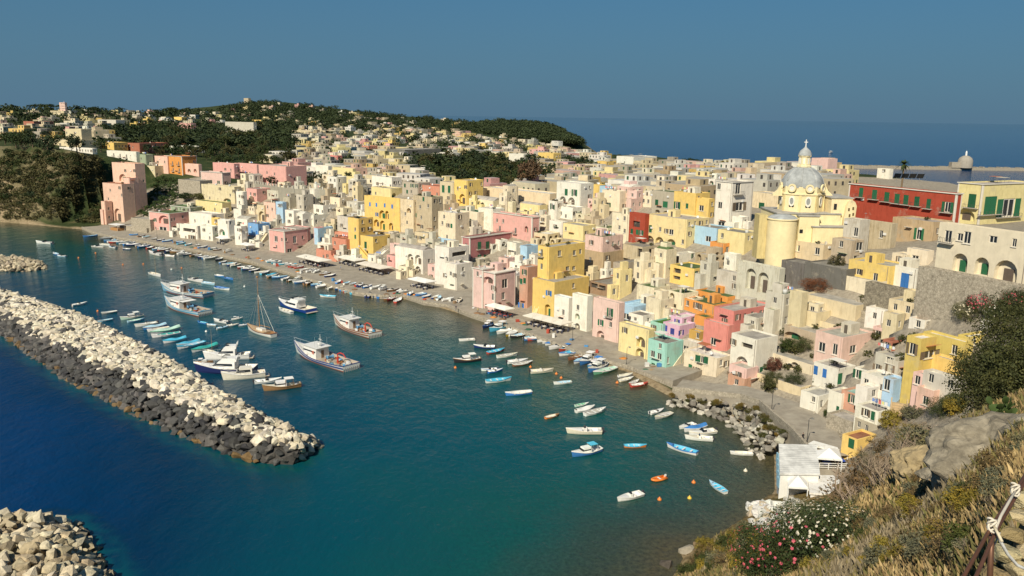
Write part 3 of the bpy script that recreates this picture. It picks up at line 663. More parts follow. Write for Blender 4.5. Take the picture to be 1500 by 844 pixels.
H('A', 'ppink', 'long pale pink house with green windows above cream arches', [(990, 1175, 1250, 290, 168)], 'g 1016,240 1072,245 1138,252;d 1200,255', 's', trim=True)
H('A', 'cream', 'weathered cream house with a low arch under the long pink house', [(997, 1285, 1345, 445, 292)], 'a 1215,415,60,40;d 1240,365 1150,310 1060,390 1270,330', 's', weather=1)
H('A', 'pyel', 'yellow house with green roof edge behind the white quay houses', [(945, 1175, 1255, 548, 432)], 'd 1105,490 1167,500;a 1010,515,60,40', 'g')
H('A', 'pink', 'pink quay house with an arched loggia and a green roof', [(540, 715, 895, 688, 525), (722, 890, 905, 525, 472, 9, 'sage')], 'a 660,580,78,66;g 583,582;d 587,655 730,580 752,575 755,655 825,555 800,640;w 650,662,60,34', 'g', trim=True)
H('A', 'white', 'white cube house with a shaded porch next to the pink loggia house', [(805, 960, 1000, 762, 635)], 'x 880,672,90,26;d 905,738,30,40 850,735', 'w')
H('A', 'white', 'white flat-roofed house behind the white porch house', [(885, 1085, 1095, 650, 535)], 'd 930,590 1050,600', 'w')
H('A', 'white', 'white quay house with steps beside the small yellow house', [(985, 1090, 1145, 768, 640)], 'd 1010,670 1055,630 1060,740', 'w')
H('A', 'yellow', 'little yellow house wedged between white quay houses', [(1080, 1140, 1165, 668, 568)], 'd 1115,590 1118,635', 's', clutter=False)
H('A', 'white', 'white quay house with a round window', [(1140, 1235, 1290, 774, 588)], 'a 1168,690,44,50;d 1165,748 1245,607 1208,605', 'w', vault=True)
H('A', 'white', 'narrow white house beside the blue and red house', [(1285, 1345, 1398, 806, 638)], 'd 1305,670 1332,672 1320,740', 'w')
H('Z', 'pink', 'big pink house with balcony steps above the garden terraces', [(313, 344, 352, 262, 240), (345, 378, 384, 269, 241, 4)], 'd 330,248 338,249 350,250 356,251 366,254', 's')
H('Z', 'pink', 'deep pink house at the end of the crenellated garden wall', [(380, 420, 450, 272, 244)], 'd 391,253 402,255 432,262', 's')
H('Z', 'pink', 'pink cottage below the crenellated wall', [(362, 377, 397, 300, 277)], 'd 367,284 373,285', 's')
H('A', 'white', 'tall narrow white house under the pink cottage', [(1300, 1362, 1395, 520, 335)], 'd 1320,375 1345,380 1320,430', 'w')
# ---- middle of the quay
H('B', 'blue', 'blue house over a red-brown ground floor on the quay', [(145, 232, 335, 522, 408), (130, 230, 300, 598, 517, 0, 'rbrown')], 'b 175,478 215,485;d 185,575,30,40 160,555', 's')
H('B', 'pink', 'pink two-storey quay house with white window surrounds', [(330, 465, 670, 674, 472), (430, 560, 690, 480, 450, 6)], 'w 385,540,26,50 435,545 475,545 550,545,28,60 620,525;d 388,608 505,645,40,40', 's', trim=True)
H('B', 'lblue', 'light blue house with a pink gable on the quay', [(722, 757, 890, 590, 448), (722, 745, 757, 590, 440, 2, 'pink')], 'b 785,540 850,545;w 828,492', 'w')
H('B', 'white', 'white terrace house in front of the light blue house', [(750, 850, 880, 640, 585)], 'd 790,610', 'w')
H('B', 'salmon', 'terracotta stepped house with roof terraces behind the quay parasols', [(740, 870, 960, 742, 645), (880, 1005, 1115, 700, 545, 6), (900, 1020, 1045, 545, 492, 12)], 'd 900,575 918,515 800,695;w 1040,640;d 840,690', 't')
H('B', 'yellow', 'large yellow palace with blue doors and two rows of arches', [(1165, 1472, 1492, 480, 190), (1020, 1112, 1240, 560, 362, -8), (1130, 1240, 1400, 740, 522, -16)], 'b 1208,235 1265,240 1338,245 1403,255 1270,325;a 1315,325,50,70 1358,330,30,70 1392,340,42,75 1265,400,45,60 1318,420,42,80 1393,430,36,60;g 1170,592,20,55 1080,520;d 1078,455;a 1240,680,50,90', 'd')
H('B', 'gwhite', 'grey-white plain tall house left of the yellow palace', [(925, 1018, 1022, 495, 345)], 'd 960,420', 's', weather=1)
H('B', 'white', 'white house with a tall arch above the pink quay house', [(545, 622, 705, 448, 320)], 'a 580,385,50,90;d 660,380', 'w', vault=True)
H('B', 'white', 'white plain house left of the tall arch house', [(470, 545, 552, 440, 292)], 'd 510,330 500,385', 'w')
H('B', 'lblue', 'pale blue tall house among white houses', [(390, 450, 468, 405, 218)], 'd 415,245 440,245 415,350', 's')
H('B', 'peach', 'tall peach house above the blue quay house', [(285, 385, 395, 395, 225)], 'd 310,335 310,260 350,280;a 300,350,30,50', 's')
H('B', 'cream', 'cream house with an arched doorway beside the tall peach house', [(225, 288, 300, 395, 245)], 'a 262,340,45,80', 's', weather=.8)
H('B', 'gwhite', 'grey plastered house with a sloping end below the crenellated wall', [(310, 412, 560, 205, 118)], '', 'w', weather=.9)
H('B', 'white', 'white house with roof awning above the quay', [(625, 718, 860, 445, 332)], 'x 715,390,60,40;d 650,400', 'w')
H('B', 'white', 'white flat house stepped below the crenellated wall', [(715, 800, 930, 330, 245)], 'd 750,290 790,300 850,290', 'w')
H('B', 'pcream', 'cream house with a brick-red door below the garden wall', [(860, 945, 1055, 262, 178)], 'w 905,230;r 1045,175' if False else 'w 905,230', 's')
H('B', 'gwhite', 'bare grey-white house left of the blue-doored yellow palace', [(1005, 1105, 1160, 300, 218)], 'd 1040,250', 's', weather=1)
H('B', 'white', 'white house with a peaked skylight roof behind pale blue house', [(450, 500, 575, 240, 185)], 'd 480,215', 'w')
H('B', 'white', 'white low vaulted house over the blue quay house', [(30, 135, 240, 440, 370)], 'd 60,405', 's', vault=True)
H('B', 'white', 'white arched quay house under the low vaulted roof', [(35, 110, 150, 520, 440)], 'd 55,460 75,465', 'w')
H('B', 'ppink', 'small pink house with a canopy right of the yellow palace', [(1385, 1470, 1494, 690, 588)], 'd 1440,600,50,30', 's')
H('B', 'pink', 'pink house with outside stairs beside the white arcaded house', [(1358, 1430, 1442, 790, 690)], 'd 1375,715', 's')
H('C', 'white', 'white arcaded quay house with a curved grey roof', [(475, 715, 820, 850, 640)], 'a 605,712,50,82 672,722,55,84 610,805,45,60 672,815,50,70;d 770,732', 's', vault=True, clutter=False)
H('C', 'beige', 'tall crumbling beige house with green roof edge', [(632, 795, 890, 482, 172)], 'g 720,190 645,330;d 705,432 700,350 760,250 690,260', 'g', weather=1)
H('C', 'cream', 'weathered cream house right of the yellow palace', [(520, 635, 650, 485, 198)], 'd 575,395 560,320;a 592,290,36,40', 's', weather=1)
H('C', 'pcream', 'pale house with a dark green roof and green shutters', [(995, 1200, 1207, 475, 305)], 'g 1027,375 1066,377 1124,380;d 1110,465', (.03, .15, .08))
H('C', 'white', 'tall white house with green shuttered balconies behind the mauve house', [(1200, 1325, 1335, 475, 278)], 'G 1232,340 1230,432', 'w')
H('Z', 'pink', 'big salmon pink house with a rounded arch window', [(721, 779, 790, 355, 318)], 'w 728,323 737,324;D 732,335 755,338;a 771,336,5,9', 's', trim=True)
H('D', 'rose', 'mauve pink house with white corners and green balcony doors', [(458, 527, 890, 364, 108)], 'G 612,178,30,62 683,174,30,62 612,292,32,66 680,288,32,66;d 763,165 495,178', 's', trim=True)
H('C', 'pcream', 'stacked cream house above the white terrace house', [(850, 1000, 1012, 600, 315)], 'g 965,425;d 900,345 885,400 935,420 925,520', 'w', weather=.8)
H('C', 'lblue', 'small light blue house below the stacked cream house', [(850, 980, 990, 612, 545)], '', 's')
H('C', 'cream', 'small cream house in front of the crumbling beige house', [(645, 760, 845, 582, 492)], 'd 655,525 690,530;w 695,590', 's')
H('C', 'cream', 'cream house with tall green shutters beside the tall yellow house', [(865, 985, 992, 240, 45)], 'g 893,100,22,60 945,104,22,60;d 940,180 940,230', 's')
H('C', 'yellow', 'tall yellow house with a big arched window and a bare side wall', [(990, 1105, 1245, 255, 28)], 'a 1060,190,50,85;d 1020,95 1000,222 1090,85', 's')
H('C', 'salmon', 'low terracotta house between grey and cream houses on the slope', [(675, 868, 874, 165, 80)], 'd 838,148 745,140', 'r')
H('C', 'stone', 'grey stone house with small dark windows beside the terracotta house', [(535, 675, 682, 170, 48)], 'g 557,70 620,72 658,75 577,125;d 612,125', 's')
H('C', 'white', 'white house with grey side wall above the yellow palace', [(270, 443, 530, 98, 0)], 'd 317,55 360,58;w 430,75', 's')
H('C', 'pyel', 'pale yellow house with an arch above the yellow palace', [(265, 440, 535, 190, 98)], 'a 447,165,40,50;d 300,140', 's')
H('C', 'pcream', 'cream house with two green arched windows on the slope', [(1100, 1330, 1338, 275, 207)], 'a 1190,240,32,45 1237,242,32,45', 's', vault=True)
H('Z', 'cream', 'long cream garden wall in front of the tall trees', [(708, 805, 806, 301, 284)], '', 'w', 'garden_wall', 'wall', clutter=False, nowin=True)
# ---- pink corner house and the houses behind the cafe
H('D', 'ppink', 'pink corner quay house with white trim and a round balcony', [(552, 745, 925, 768, 420), (552, 640, 745, 600, 385, 3)], 'a 755,705,65,45 672,720,26,60 595,700,26,50;d 730,630,24,60 822,620,30,64 735,550;a 690,482,90,60;w 835,512,50,80', 'w', trim=True)
H('D', 'sbrown', 'narrow brick-pink house between the pink corner house and tall yellow house', [(960, 1030, 1130, 740, 370)], 'g 1008,412 1008,487 978,492 1110,600;b 978,710,26,60', 's')
H('F', 'yellow', 'tall yellow house with white shutters, planted terrace and quay stairs', [(235, 425, 722, 585, 262), (282, 380, 690, 232, -46, 6)], 'b 383,357,26,46;a 372,510,50,110;w 600,290;D 318,2;w 478,7,30,50 608,2,26,44 660,-8,22,42 548,140,30,36 602,137,26,34 318,122,20,50', 's', clutter=False)
H('E', 'white', 'white house with an arched door left of the tall yellow house', [(15, 95, 150, 645, 515)], 'a 35,600,26,50;d 90,605', 'd')
H('E', 'lblue', 'pale blue house with blue tarpaulin on the roof', [(130, 190, 285, 695, 545)], 'b 155,660 ;g 225,665,34,54', 'd')
H('D', 'white', 'white terrace house with an orange awning on the quay', [(300, 412, 550, 588, 345), (220, 345, 520, 350, 200, 8)], 'd 330,300 395,440 360,425 310,440 470,385;x 435,250,120,36', 'w')
H('D', 'ppink', 'pink and yellow striped front house beside the arcaded house', [(160, 232, 240, 470, 352), (232, 300, 310, 480, 375, 0, 'pyel')], 'w 203,385 255,395;d 190,450', 'w')
# ---- slope between tall yellow house and the church
H('E', 'white', 'white palazzo with green shutters over three arches', [(447, 655, 662, 232, -5), (378, 447, 460, 308, 150, -4), (440, 590, 690, 312, 205, -7)], 'g 535,70,25,55 607,75,25,55;a 505,138,52,62 580,148,60,62;g 415,195,20,50;d 490,255 530,280', 'w')
H('E', 'yellow', 'yellow house beside the white palazzo', [(755, 825, 837, 128, 5)], 'd 790,95', 's')
H('E', 'pyel', 'yellow house with grey dome roofs', [(130, 300, 375, 295, 185)], 'd 275,260 200,250', 's', vault=True)
H('E', 'pcream', 'cream house with one green shutter above the pink laundry terrace', [(845, 1000, 1060, 245, 62)], 'g 908,180;d 1040,190', 's')
H('E', 'lblue', 'light blue narrow house behind the white palazzo', [(825, 885, 900, 130, 18)], 'd 850,110', 's')
H('E', 'pcream', 'cream house with three white windows and a loggia', [(1165, 1278, 1284, 205, 105)], 'w 1183,145 1212,145 1253,150', 't')
H('E', 'stone', 'grey house with two green shuttered windows and arches below', [(1284, 1480, 1492, 268, 72)], 'g 1328,160,26,48 1403,178,40,52;a 1335,238,40,30 1420,252,70,34', 'g')
H('E', 'tan', 'bare tan house with a pink left wall and scaffold', [(690, 855, 1030, 800, 600), (697, 850, 1027, 610, 462, 1, 'ppink')], 'd 755,510 745,660', 'g', weather=1)
H('E', 'red', 'dark red house with small green windows', [(1078, 1216, 1232, 530, 262)], 'g 1110,412 1157,420 1192,425;a 1180,508,50,40;x 1150,350,60,50', 's')
H('E', 'pcream', 'pale house with pink awning left of the dark red house', [(930, 1078, 1085, 500, 265)], 'd 1045,300 1000,380 1045,410', 's')
H('E', 'pyel', 'pale yellow flat-roofed house behind the tall yellow house', [(505, 680, 790, 500, 365)], 'd 530,390', 's')
H('E', 'pcream', 'cream cottage with a green flat roof behind bare tan house', [(790, 895, 1040, 470, 385)], '', 'g', weather=.8)
H('E', 'white', 'white low house with a green turf roof below the white palazzo', [(385, 500, 545, 440, 330)], 'd 440,370 400,470', 'g')
H('E', 'pcream', 'narrow cream house in the alley beside the big salmon house', [(305, 360, 380, 400, 275)], 'd 330,310 335,345', 's')
H('G', 'pyel', 'long pale yellow house with three arches and one blue corner', [(262, 622, 820, 445, 190)], 'g 316,270,24,60;d 400,275 455,290;w 497,300,40,46;a 303,372,78,82 395,382,72,76 497,398,78,72;d 598,385', 's')
H('G', 'lblue', 'sky blue house with dark windows beside the long yellow house', [(626, 890, 897, 432, 268)], 'd 675,355,48,42 822,360,48,46;b 720,425,28,30;a 655,430,40,30', 'd')
H('G', 'pyel', 'plain pale yellow house right of the sky blue house', [(895, 1132, 1142, 502, 310)], 'w 945,330', 'd')
H('G', 'orange', 'small orange house with a green roof below the church', [(832, 955, 1110, 512, 400)], 'd 930,455,24,44 990,460,26,60', 'g')
H('G', 'white', 'white house with a stepped parapet below the orange house', [(955, 1060, 1090, 645, 495)], 'd 995,568', 'w')
H('G', 'white', 'white terrace house with brown shutters and purple terrace', [(500, 562, 700, 602, 495)], 'd 525,532,40,46;g 697,505', 's')
H('G', 'yellow', 'yellow house with a green shutter and green roof under the terrace house', [(480, 690, 852, 782, 622)], 'g 728,670,24,58;x 550,640,60,40 545,700,60,30', 'g')
H('G', 'pyel', 'small yellow house with green windows beside the plastered vault house', [(850, 963, 972, 745, 652)], 'g 872,690 897,692 922,695', 'g')
H('G', 'gwhite', 'grey-white house with a rounded roof beside the arched buttress wall', [(885, 1100, 1132, 860, 668)], 'd 1055,775 1048,705', 's', vault=True, weather=.9)
H('G', 'beige', 'ruined concrete house with open window holes', [(70, 240, 400, 592, 432), (0, 165, 270, 765, 592, -5), (268, 420, 490, 745, 602, -4)], 'x 240,485,40,70 325,465,40,40 105,550,60,40 165,470,90,40 20,655,40,60 190,690,36,70 150,705,26,60 220,590,60,40', 'd', weather=1, clutter=False)
H('F', 'brown', 'ruined brick house with roofless terraces above the quay', [(735, 935, 1150, 390, 290), (940, 1010, 1190, 290, 95, 6, 'stone'), (712, 800, 870, 650, 420, -3, 'brown')], 'x 780,290,60,40 850,310,60,40 975,180,50,80 1110,225,30,60 900,350,60,40;x 770,520,60,60', 'd', weather=1, clutter=False)
H('F', 'white', 'white three-storey quay house with an arch and flower boxes', [(580, 712, 735, 705, 385)], 'd 636,482,26,46;a 632,562,40,54 632,650,44,60', 's')
H('F', 'white', 'white quay house with blue roof terrace and stepped front', [(425, 552, 580, 655, 400)], 'd 508,525,22,50 470,590', 'b')
H('F', 'ppink', 'pale pink quay house with a green shutter and big arched gate', [(760, 985, 1002, 805, 445)], 'G 920,525;a 835,742,66,112;g 838,615;w 922,632', 's')
H('F', 'pcream', 'cream cottage with green roof and shutters behind the light blue terrace house', [(1150, 1300, 1445, 440, 310), (1280, 1375, 1440, 440, 345, -3)], 'g 1320,375;d 1365,390 1410,395 1215,275', 'g', weather=.9)
H('H', 'lblue', 'light blue house with a broad light blue roof terrace', [(25, 165, 525, 388, 238), (240, 360, 528, 300, 190, 8)], 'd 205,320 100,320,100,50 300,290 400,240', 'b', clutter=False)
H('H', 'mint', 'mint house wall under a bright green turf roof', [(310, 420, 620, 500, 388)], 'd 345,420', (.06, .16, .03), clutter=False)
H('H', 'pyel', 'cream yellow quay house with pointed niche and arched gate', [(30, 288, 345, 722, 440)], 'a 232,548,74,92 222,652,72,100;d 92,442', 's', weather=.6)
H('H', 'mint', 'mint green quay house with brown shutters and outside stairs', [(285, 450, 590, 805, 560)], 'd 335,650,38,56 393,672,38,56 400,580,26,44 472,705,18,56;g 340,760 383,775', 'd')
H('H', 'lilac', 'lilac house with navy shutters and a white vaulted roof', [(420, 565, 700, 532, 405), (490, 590, 722, 410, 335, 4)], 'n 442,422,34,50 508,452,34,52 577,464,22,42 550,370 590,395', 'w', clutter=False)
H('H', 'orange', 'bright orange stepped house with two green roofs', [(605, 865, 880, 335, 222), (700, 988, 1182, 250, 152, 5), (690, 790, 800, 525, 330, -3)], 'd 720,225,30,50 757,240,26,50 640,205;w 795,300,20,80 780,160', 'g', clutter=False)
H('H', 'ochre', 'little orange outhouse below the orange stepped house', [(650, 745, 770, 545, 458)], 'd 735,490', 's', clutter=False)
H('H', 'coral', 'coral pink house with a roof terrace and grey domed roof', [(770, 985, 1003, 632, 402), (865, 1040, 1372, 400, 275, 6)], 'd 865,540,46,62 968,362', 's', clutter=False)
H('K', 'white', 'tall white house with a wide arch and a pergola terrace', [(42, 265, 445, 695, 345)], 'a 160,550,96,110;x 205,400,90,40;d 80,365 410,300;g 330,610,24,50', 's', clutter=False)
H('H', 'gwhite', 'grey-cream house with arched window below the orange house', [(590, 740, 762, 650, 562)], 'w 625,600,50,40;d 690,640', 'w')
H('H', 'pcream', 'cream quay house with a row of green shutters', [(600, 890, 1022, 860, 690)], 'g 725,690 770,700 805,705 665,770;d 720,790,36,44 937,727 980,737', 'w', weather=.8)
H('K', 'ppink', 'small pink house with brown base below the white pergola house', [(35, 190, 205, 790, 602), (30, 178, 196, 792, 692, -1, 'sbrown')], 'd 78,650,50,30 130,655', 's', clutter=False)
# ---- below the church and along the right
H('J', 'cream', 'low cream house built against the church', [(505, 865, 942, 388, 232)], 'd 650,262,30,50 820,288,38,56 605,360', 's')
H('J', 'dgrey', 'dark grey coursed retaining wall below the church', [(490, 690, 694, 612, 398)], '', 'd', 'retaining_wall', 'wall', clutter=False, nowin=True, weather=1)
H('J', 'dgrey', 'smooth dark grey retaining wall beside the dry shrub', [(692, 1062, 1068, 622, 448)], '', 'd', 'retaining_wall', 'wall', clutter=False, nowin=True, weather=.8)
H('J', 'gwhite', 'white buttress wall with two tall blind arches', [(100, 470, 492, 712, 440)], 'a 237,530,78,170 345,565,84,170', 's', 'buttress_wall', 'wall', clutter=False, weather=1)
H('J', 'cream', 'plain cream wall house below the dry shrub', [(668, 1150, 1162, 905, 765), (560, 668, 690, 905, 650, 3)], '', 's', clutter=False, nowin=True)
H('J', 'beige', 'tall grey-brown house with white windows right of the church', [(932, 1105, 1112, 405, 195), (1105, 1440, 1472, 405, 45, 4), (1040, 1180, 1192, 190, 15, 4, 'gwhite')], 'w 1030,225,30,50 948,212 1015,340 1213,243,50,66 1203,360,62,72 1380,140,26,60 1357,350,36,74 1158,120,34,70', 's', weather=1, clutter=False)
H('J', 'yellow', 'yellow house with a brown door beneath the grey-brown house', [(1075, 1440, 1452, 622, 420)], 'd 1183,468,36,46 1330,515,36,62', 's', clutter=False)
H('L', 'tan', 'tan house with one green shutter below the red palace', [(325, 690, 705, 735, 570)], 'g 575,675,36,88;w 240,680', 's', weather=1)
H('M', 'white', 'white cottage with a blue arched door and railed balcony', [(345, 540, 548, 502, 322)], 'B 450,435,58,132', 's', clutter=False)
H('M', 'gwhite', 'long rubble-patched retaining wall below the arcaded cream house', [(530, 1496, 1520, 660, 482)], '', 's', 'retaining_wall', 'wall', clutter=False, nowin=True, mat='rubble')
H('M', 'pcream', 'broad cream house with four deep arches above the rubble wall', [(690, 1500, 1530, 480, 18)], 'a 935,270,100,140 1125,300,95,130 1335,350,150,170 722,160,35,80;D 830,40,50,90;w 935,45,40,56 997,50,50,90 1225,65,56,50 1410,95,30,60', 's', clutter=True, weather=.25)
H('L', 'pyel', 'pale yellow villa with green shutters and white pilasters', [(875, 1095, 1560, 600, 235)], 'G 1040,385,50,100 1200,425,76,130 1360,445,76,130;a 950,505,140,80', 's', trim=True)
H('Z', 'red', 'long dark red palace with white cornice and green shuttered balconies', [(1237, 1394.5, 1400, 345, 283)], 'G 1243,278.5,5,12 1261.4,282,5,12 1281,285,6,12 1299,288.5,6,12 1314,291,6,12 1327,292.7,6,12 1343,295,6,12 1360.3,298.5,5,12 1388,303.5,7,13', 's', trim=True)
H('N', 'white', 'white house with a terracotta terrace and blue door', [(480, 620, 1010, 195, 118), (612, 730, 935, 90, 20, 7, 'pcream')], 'b 555,75,50,60 815,15,34,70', 't', clutter=False)
H('N', 'ygreen', 'mustard yellow villa with a white roof terrace', [(582, 955, 1030, 490, 305), (450, 580, 590, 445, 278, -1), (975, 1005, 1190, 345, 262, 2)], 'd 515,365,45,90 690,410,70,60', 'w', clutter=False)
H('N', 'yellow', 'bright yellow block in front of the mustard villa', [(665, 925, 945, 612, 490)], '', 's', clutter=False, nowin=True)
H('K', 'ppink', 'pink house with a wavy white-edged parapet and terraces', [(780, 1020, 1285, 595, 325), (1165, 1496, 1510, 420, 165, 9), (1280, 1392, 1410, 520, 250, 3)], 'd 860,410,54,76 800,395,26,70;w 1135,430,46,66 975,430,40,92 1255,410,36,76;d 1350,300,40,64', 's', clutter=False)
H('K', 'white', 'white ground floor with blue windows under the wavy pink house', [(772, 990, 1140, 765, 602)], 'b 800,610,30,70 840,620,30,70 885,640,30,70;g 1010,690,30,90', 's', clutter=False)
H('K', 'beige', 'beige vault-fronted terrace wall with garden below cream wall', [(515, 830, 840, 450, 300)], 'a 600,310,140,60 745,345,110,50', 's', clutter=False, weather=.7)
H('K', 'pcream', 'cream garden wall with steps beside the playground', [(360, 770, 780, 660, 570)], 'a 625,575,70,60', 's', 'garden_wall', 'wall', clutter=False)
H('K', 'cream', 'slotted cream fence wall below the playground garden', [(210, 670, 676, 835, 765)], '', 's', 'garden_wall', 'wall', clutter=False, nowin=True)
H('O', 'white', 'white house with a railed terrace by the steep lane', [(540, 700, 860, 405, 240)], 'd 665,270,28,46 600,210,50,40', 's', clutter=False)
H('O', 'white', 'white cottage with green shutters beside the steep lane', [(780, 898, 912, 445, 222)], 'g 880,215,28,50 880,355,20,46', 's', clutter=False)
H('O', 'sbrown', 'salmon brown house with dark green shutters and mint terrace', [(893, 1015, 1145, 405, 222), (1065, 1245, 1262, 262, 142, 3)], 'g 1010,265,30,72 1100,160,40,74', (.30, .46, .40), clutter=False)
H('O', 'white', 'white house with grey sloping roof over a stone ground floor', [(1015, 1225, 1352, 520, 378), (1015, 1215, 1235, 605, 500, -.3, 'stone')], 'g 1190,400,28,95;d 1130,370,36,90 1065,490,24,50 1130,530,26,66', 's', clutter=False)
H('O', 'yellow', 'yellow house with terracotta terrace beside the road', [(903, 1040, 1205, 765, 622)], 'g 945,575,46,92 1000,655', 't', clutter=False)
H('O', 'lblue', 'light blue tall house with white windows by the brown steps', [(1262, 1345, 1432, 345, 95)], 'w 1290,130,46,100 1355,180,26,90', 's', clutter=False)
H('N', 'white', 'low white house right of the light blue tall house', [(410, 455, 540, 790, 665)], 'd 500,745', 's', clutter=False)
H('N', 'peach', 'peach house behind dry branches on the slope', [(540, 690, 715, 870, 735)], 'd 630,820', 'w', clutter=False)
H('N', 'gwhite', 'white flat roof house below the bright yellow block', [(590, 925, 960, 760, 650)], '', 'w', clutter=False)
H('N', 'gwhite', 'grey house with washing on its balcony beside the wavy pink house', [(175, 350, 560, 600, 440)], 'w 320,450,60,80;d 210,535;b 500,500,60,60', 's', clutter=False)
H('N', 'white', 'little white house with bright green shutters', [(0, 120, 240, 640, 560)], 'g 40,588 105,602', 's', clutter=False)
H('N', 'rbrown', 'brown terrace roof house between pink house and mustard villa', [(245, 330, 560, 420, 300)], 'x 380,340,90,50;d 290,340', 'r', clutter=False)
# ---- plateau and far houses that can be told apart
H('Rr', 'pcream', 'cream villa with green shutters behind the crenellated wall', [(413, 545, 595, 528, 455)], 'g 458,490 520,490', 's', trim=True)
H('Rr', 'white', 'white house with two storeys at the end of the walled garden', [(608, 680, 700, 500, 425)], 'd 625,460 660,465', 's')
H('Rr', 'pyel', 'pale yellow house with green windows behind garden trees', [(705, 815, 825, 510, 440)], 'g 720,470 780,470;a 745,515,30,30', 's')
H('Rr', 'white', 'white cube house on the slope in front of the dark trees', [(1128, 1210, 1268, 505, 440)], 'd 1160,460;w 1240,462', 's')
H('Rr', 'coral', 'magenta pink house among cream roofs', [(662, 730, 756, 415, 368)], '', 's')
H('Rr', 'dgrey', 'dark grey block with a white roof terrace beyond the town', [(1000, 1100, 1335, 395, 335)], '', 's', clutter=False, nowin=True)
H('Rr', 'gwhite', 'bare grey concrete block among cream roofs', [(712, 745, 795, 340, 292)], '', 's', clutter=False, nowin=True)
H('Rr', 'salmon', 'low red-brown house with flat roof in the old town', [(825, 900, 960, 355, 315)], '', 's')
H('Rr', 'cream', 'long cream palace on the far ridge', [(475, 640, 735, 255, 232)], '', 's')
H('Q', 'cream', 'cream villa with a square tower at the top of the wooded cliff', [(240, 450, 560, 330, 285), (362, 450, 455, 270, 222, 6)], 'd 280,305 330,305 500,300', 's')
H('Q', 'white', 'long low white house on the cliff top', [(330, 510, 535, 358, 328)], '', 'w')
H('Q', 'yellow', 'yellow house beside the red-roofed house on the plateau', [(535, 628, 705, 340, 296)], 'd 600,315', 's')
H('Q', 'rbrown', 'red-brown house with white gable behind the sage green house', [(705, 770, 925, 352, 300)], 'd 730,320', 'r')
H('Q', 'white', 'long white house in front of the dark trees on the plateau', [(935, 1050, 1125, 352, 318)], 'd 1000,335', 'w')
H('Q', 'gwhite', 'ruined white palace on the wooded slope', [(1240, 1395, 1412, 252, 185)], 'x 1270,215 1310,220 1350,230', 's', weather=1)
H('Q', 'yellow', 'yellow house right of the ruined white palace', [(1385, 1450, 1460, 205, 172)], 'd 1410,190', 's')
H('Q', 'gwhite', 'white and grey house among pines on the far left hill', [(540, 640, 690, 222, 172)], 'd 580,200 610,195', 's')
H('Q', 'yellow', 'little yellow house below the white and grey house', [(715, 752, 758, 224, 190)], '', 's')
H('Q', 'pink', 'pink house at the edge of the plateau wood', [(930, 1050, 1056, 222, 190)], 'd 960,208', 's')
H('Q', 'yellow', 'tall yellow house behind the pink house on the far hill', [(958, 1000, 1030, 195, 156)], 'd 985,178', 's')
H('Q', 'rbrown', 'dark red house on the far left hill', [(133, 190, 300, 228, 180)], 'd 160,205 230,200', 's')
H('Q', 'cream', 'church with a tall bell tower on the far left skyline', [(280, 355, 375, 165, 122), (330, 360, 372, 130, 76, 2, 'ppink')], '', 's', 'hill_church', 'church', clutter=False)
H('Q', 'beige', 'square stone tower on top of the wooded hill', [(1340, 1365, 1374, 78, 52)], '', 's', 'hilltop_tower', 'tower', clutter=False, nowin=True)
H('S', 'yellow', 'yellow house with arched door by the dark cypress on the plateau', [(705, 790, 830, 345, 280)], 'a 722,325,20,28;d 760,300', 's')
H('S', 'white', 'white house with a big arch among the plateau trees', [(545, 625, 665, 362, 285)], 'a 620,320,20,30', 's')
H('S', 'white', 'white bungalow with an orange roof in the tree belt', [(520, 575, 612, 465, 440)], 'd 540,455', 't')
H('S', 'lblue', 'pale blue cottage beside the bare brown tree', [(690, 740, 768, 440, 402)], 'd 720,420', 'w')
H('S', 'yellow', 'yellow pair house on the seaward skyline', [(1028, 1080, 1133, 375, 325)], 'd 1050,345', 's')
H('S', 'white', 'big white house on the skyline above the sea', [(1135, 1230, 1370, 360, 300)], 'd 1290,325 1330,330 1180,330', 's')
H('G', 'white', 'tall white house with grey balconies left of the church', [(868, 1010, 1190, 275, -140)], 'd 925,65,36,54 1095,75,60,70 935,235,60,44 1105,228,60,44;D 1085,-80,40,90;d 915,-100,30,50', 's', trim=True, clutter=True)
H('G', 'yellow', 'ochre yellow house with roof plants left of the tall white house', [(705, 820, 868, 195, 10), (515, 705, 712, 130, -40, 4)], 'd 762,90,40,46;g 550,65,28,60 637,70', 's')
H('I', 'cream', 'weathered cream wall house between the white house and church', [(230, 490, 500, 660, 510)], 'g 332,612,44,58', 's', weather=1, clutter=False)
H('I', 'beige', 'large blank beige building on the skyline left of the dome', [(205, 265, 535, 375, 235)], 'd 350,322', 's', clutter=True, nowin=False)
H('I', 'ppink', 'pale pink building right behind the dome lantern', [(755, 900, 912, 380, 195)], '', 's', clutter=False, nowin=True)
H('I', 'pyel', 'small yellow house with a pyramid roof cap behind the church', [(900, 935, 1015, 335, 240)], 'd 965,275', 's')
H('I', 'white', 'white house with a red sloping roof edge behind the dome', [(540, 655, 665, 300, 235)], '', 'r', clutter=False)
H('I', 'white', 'white rooftop house behind the red palace', [(1340, 1450, 1480, 370, 285)], 'd 1405,300', 's', clutter=False)
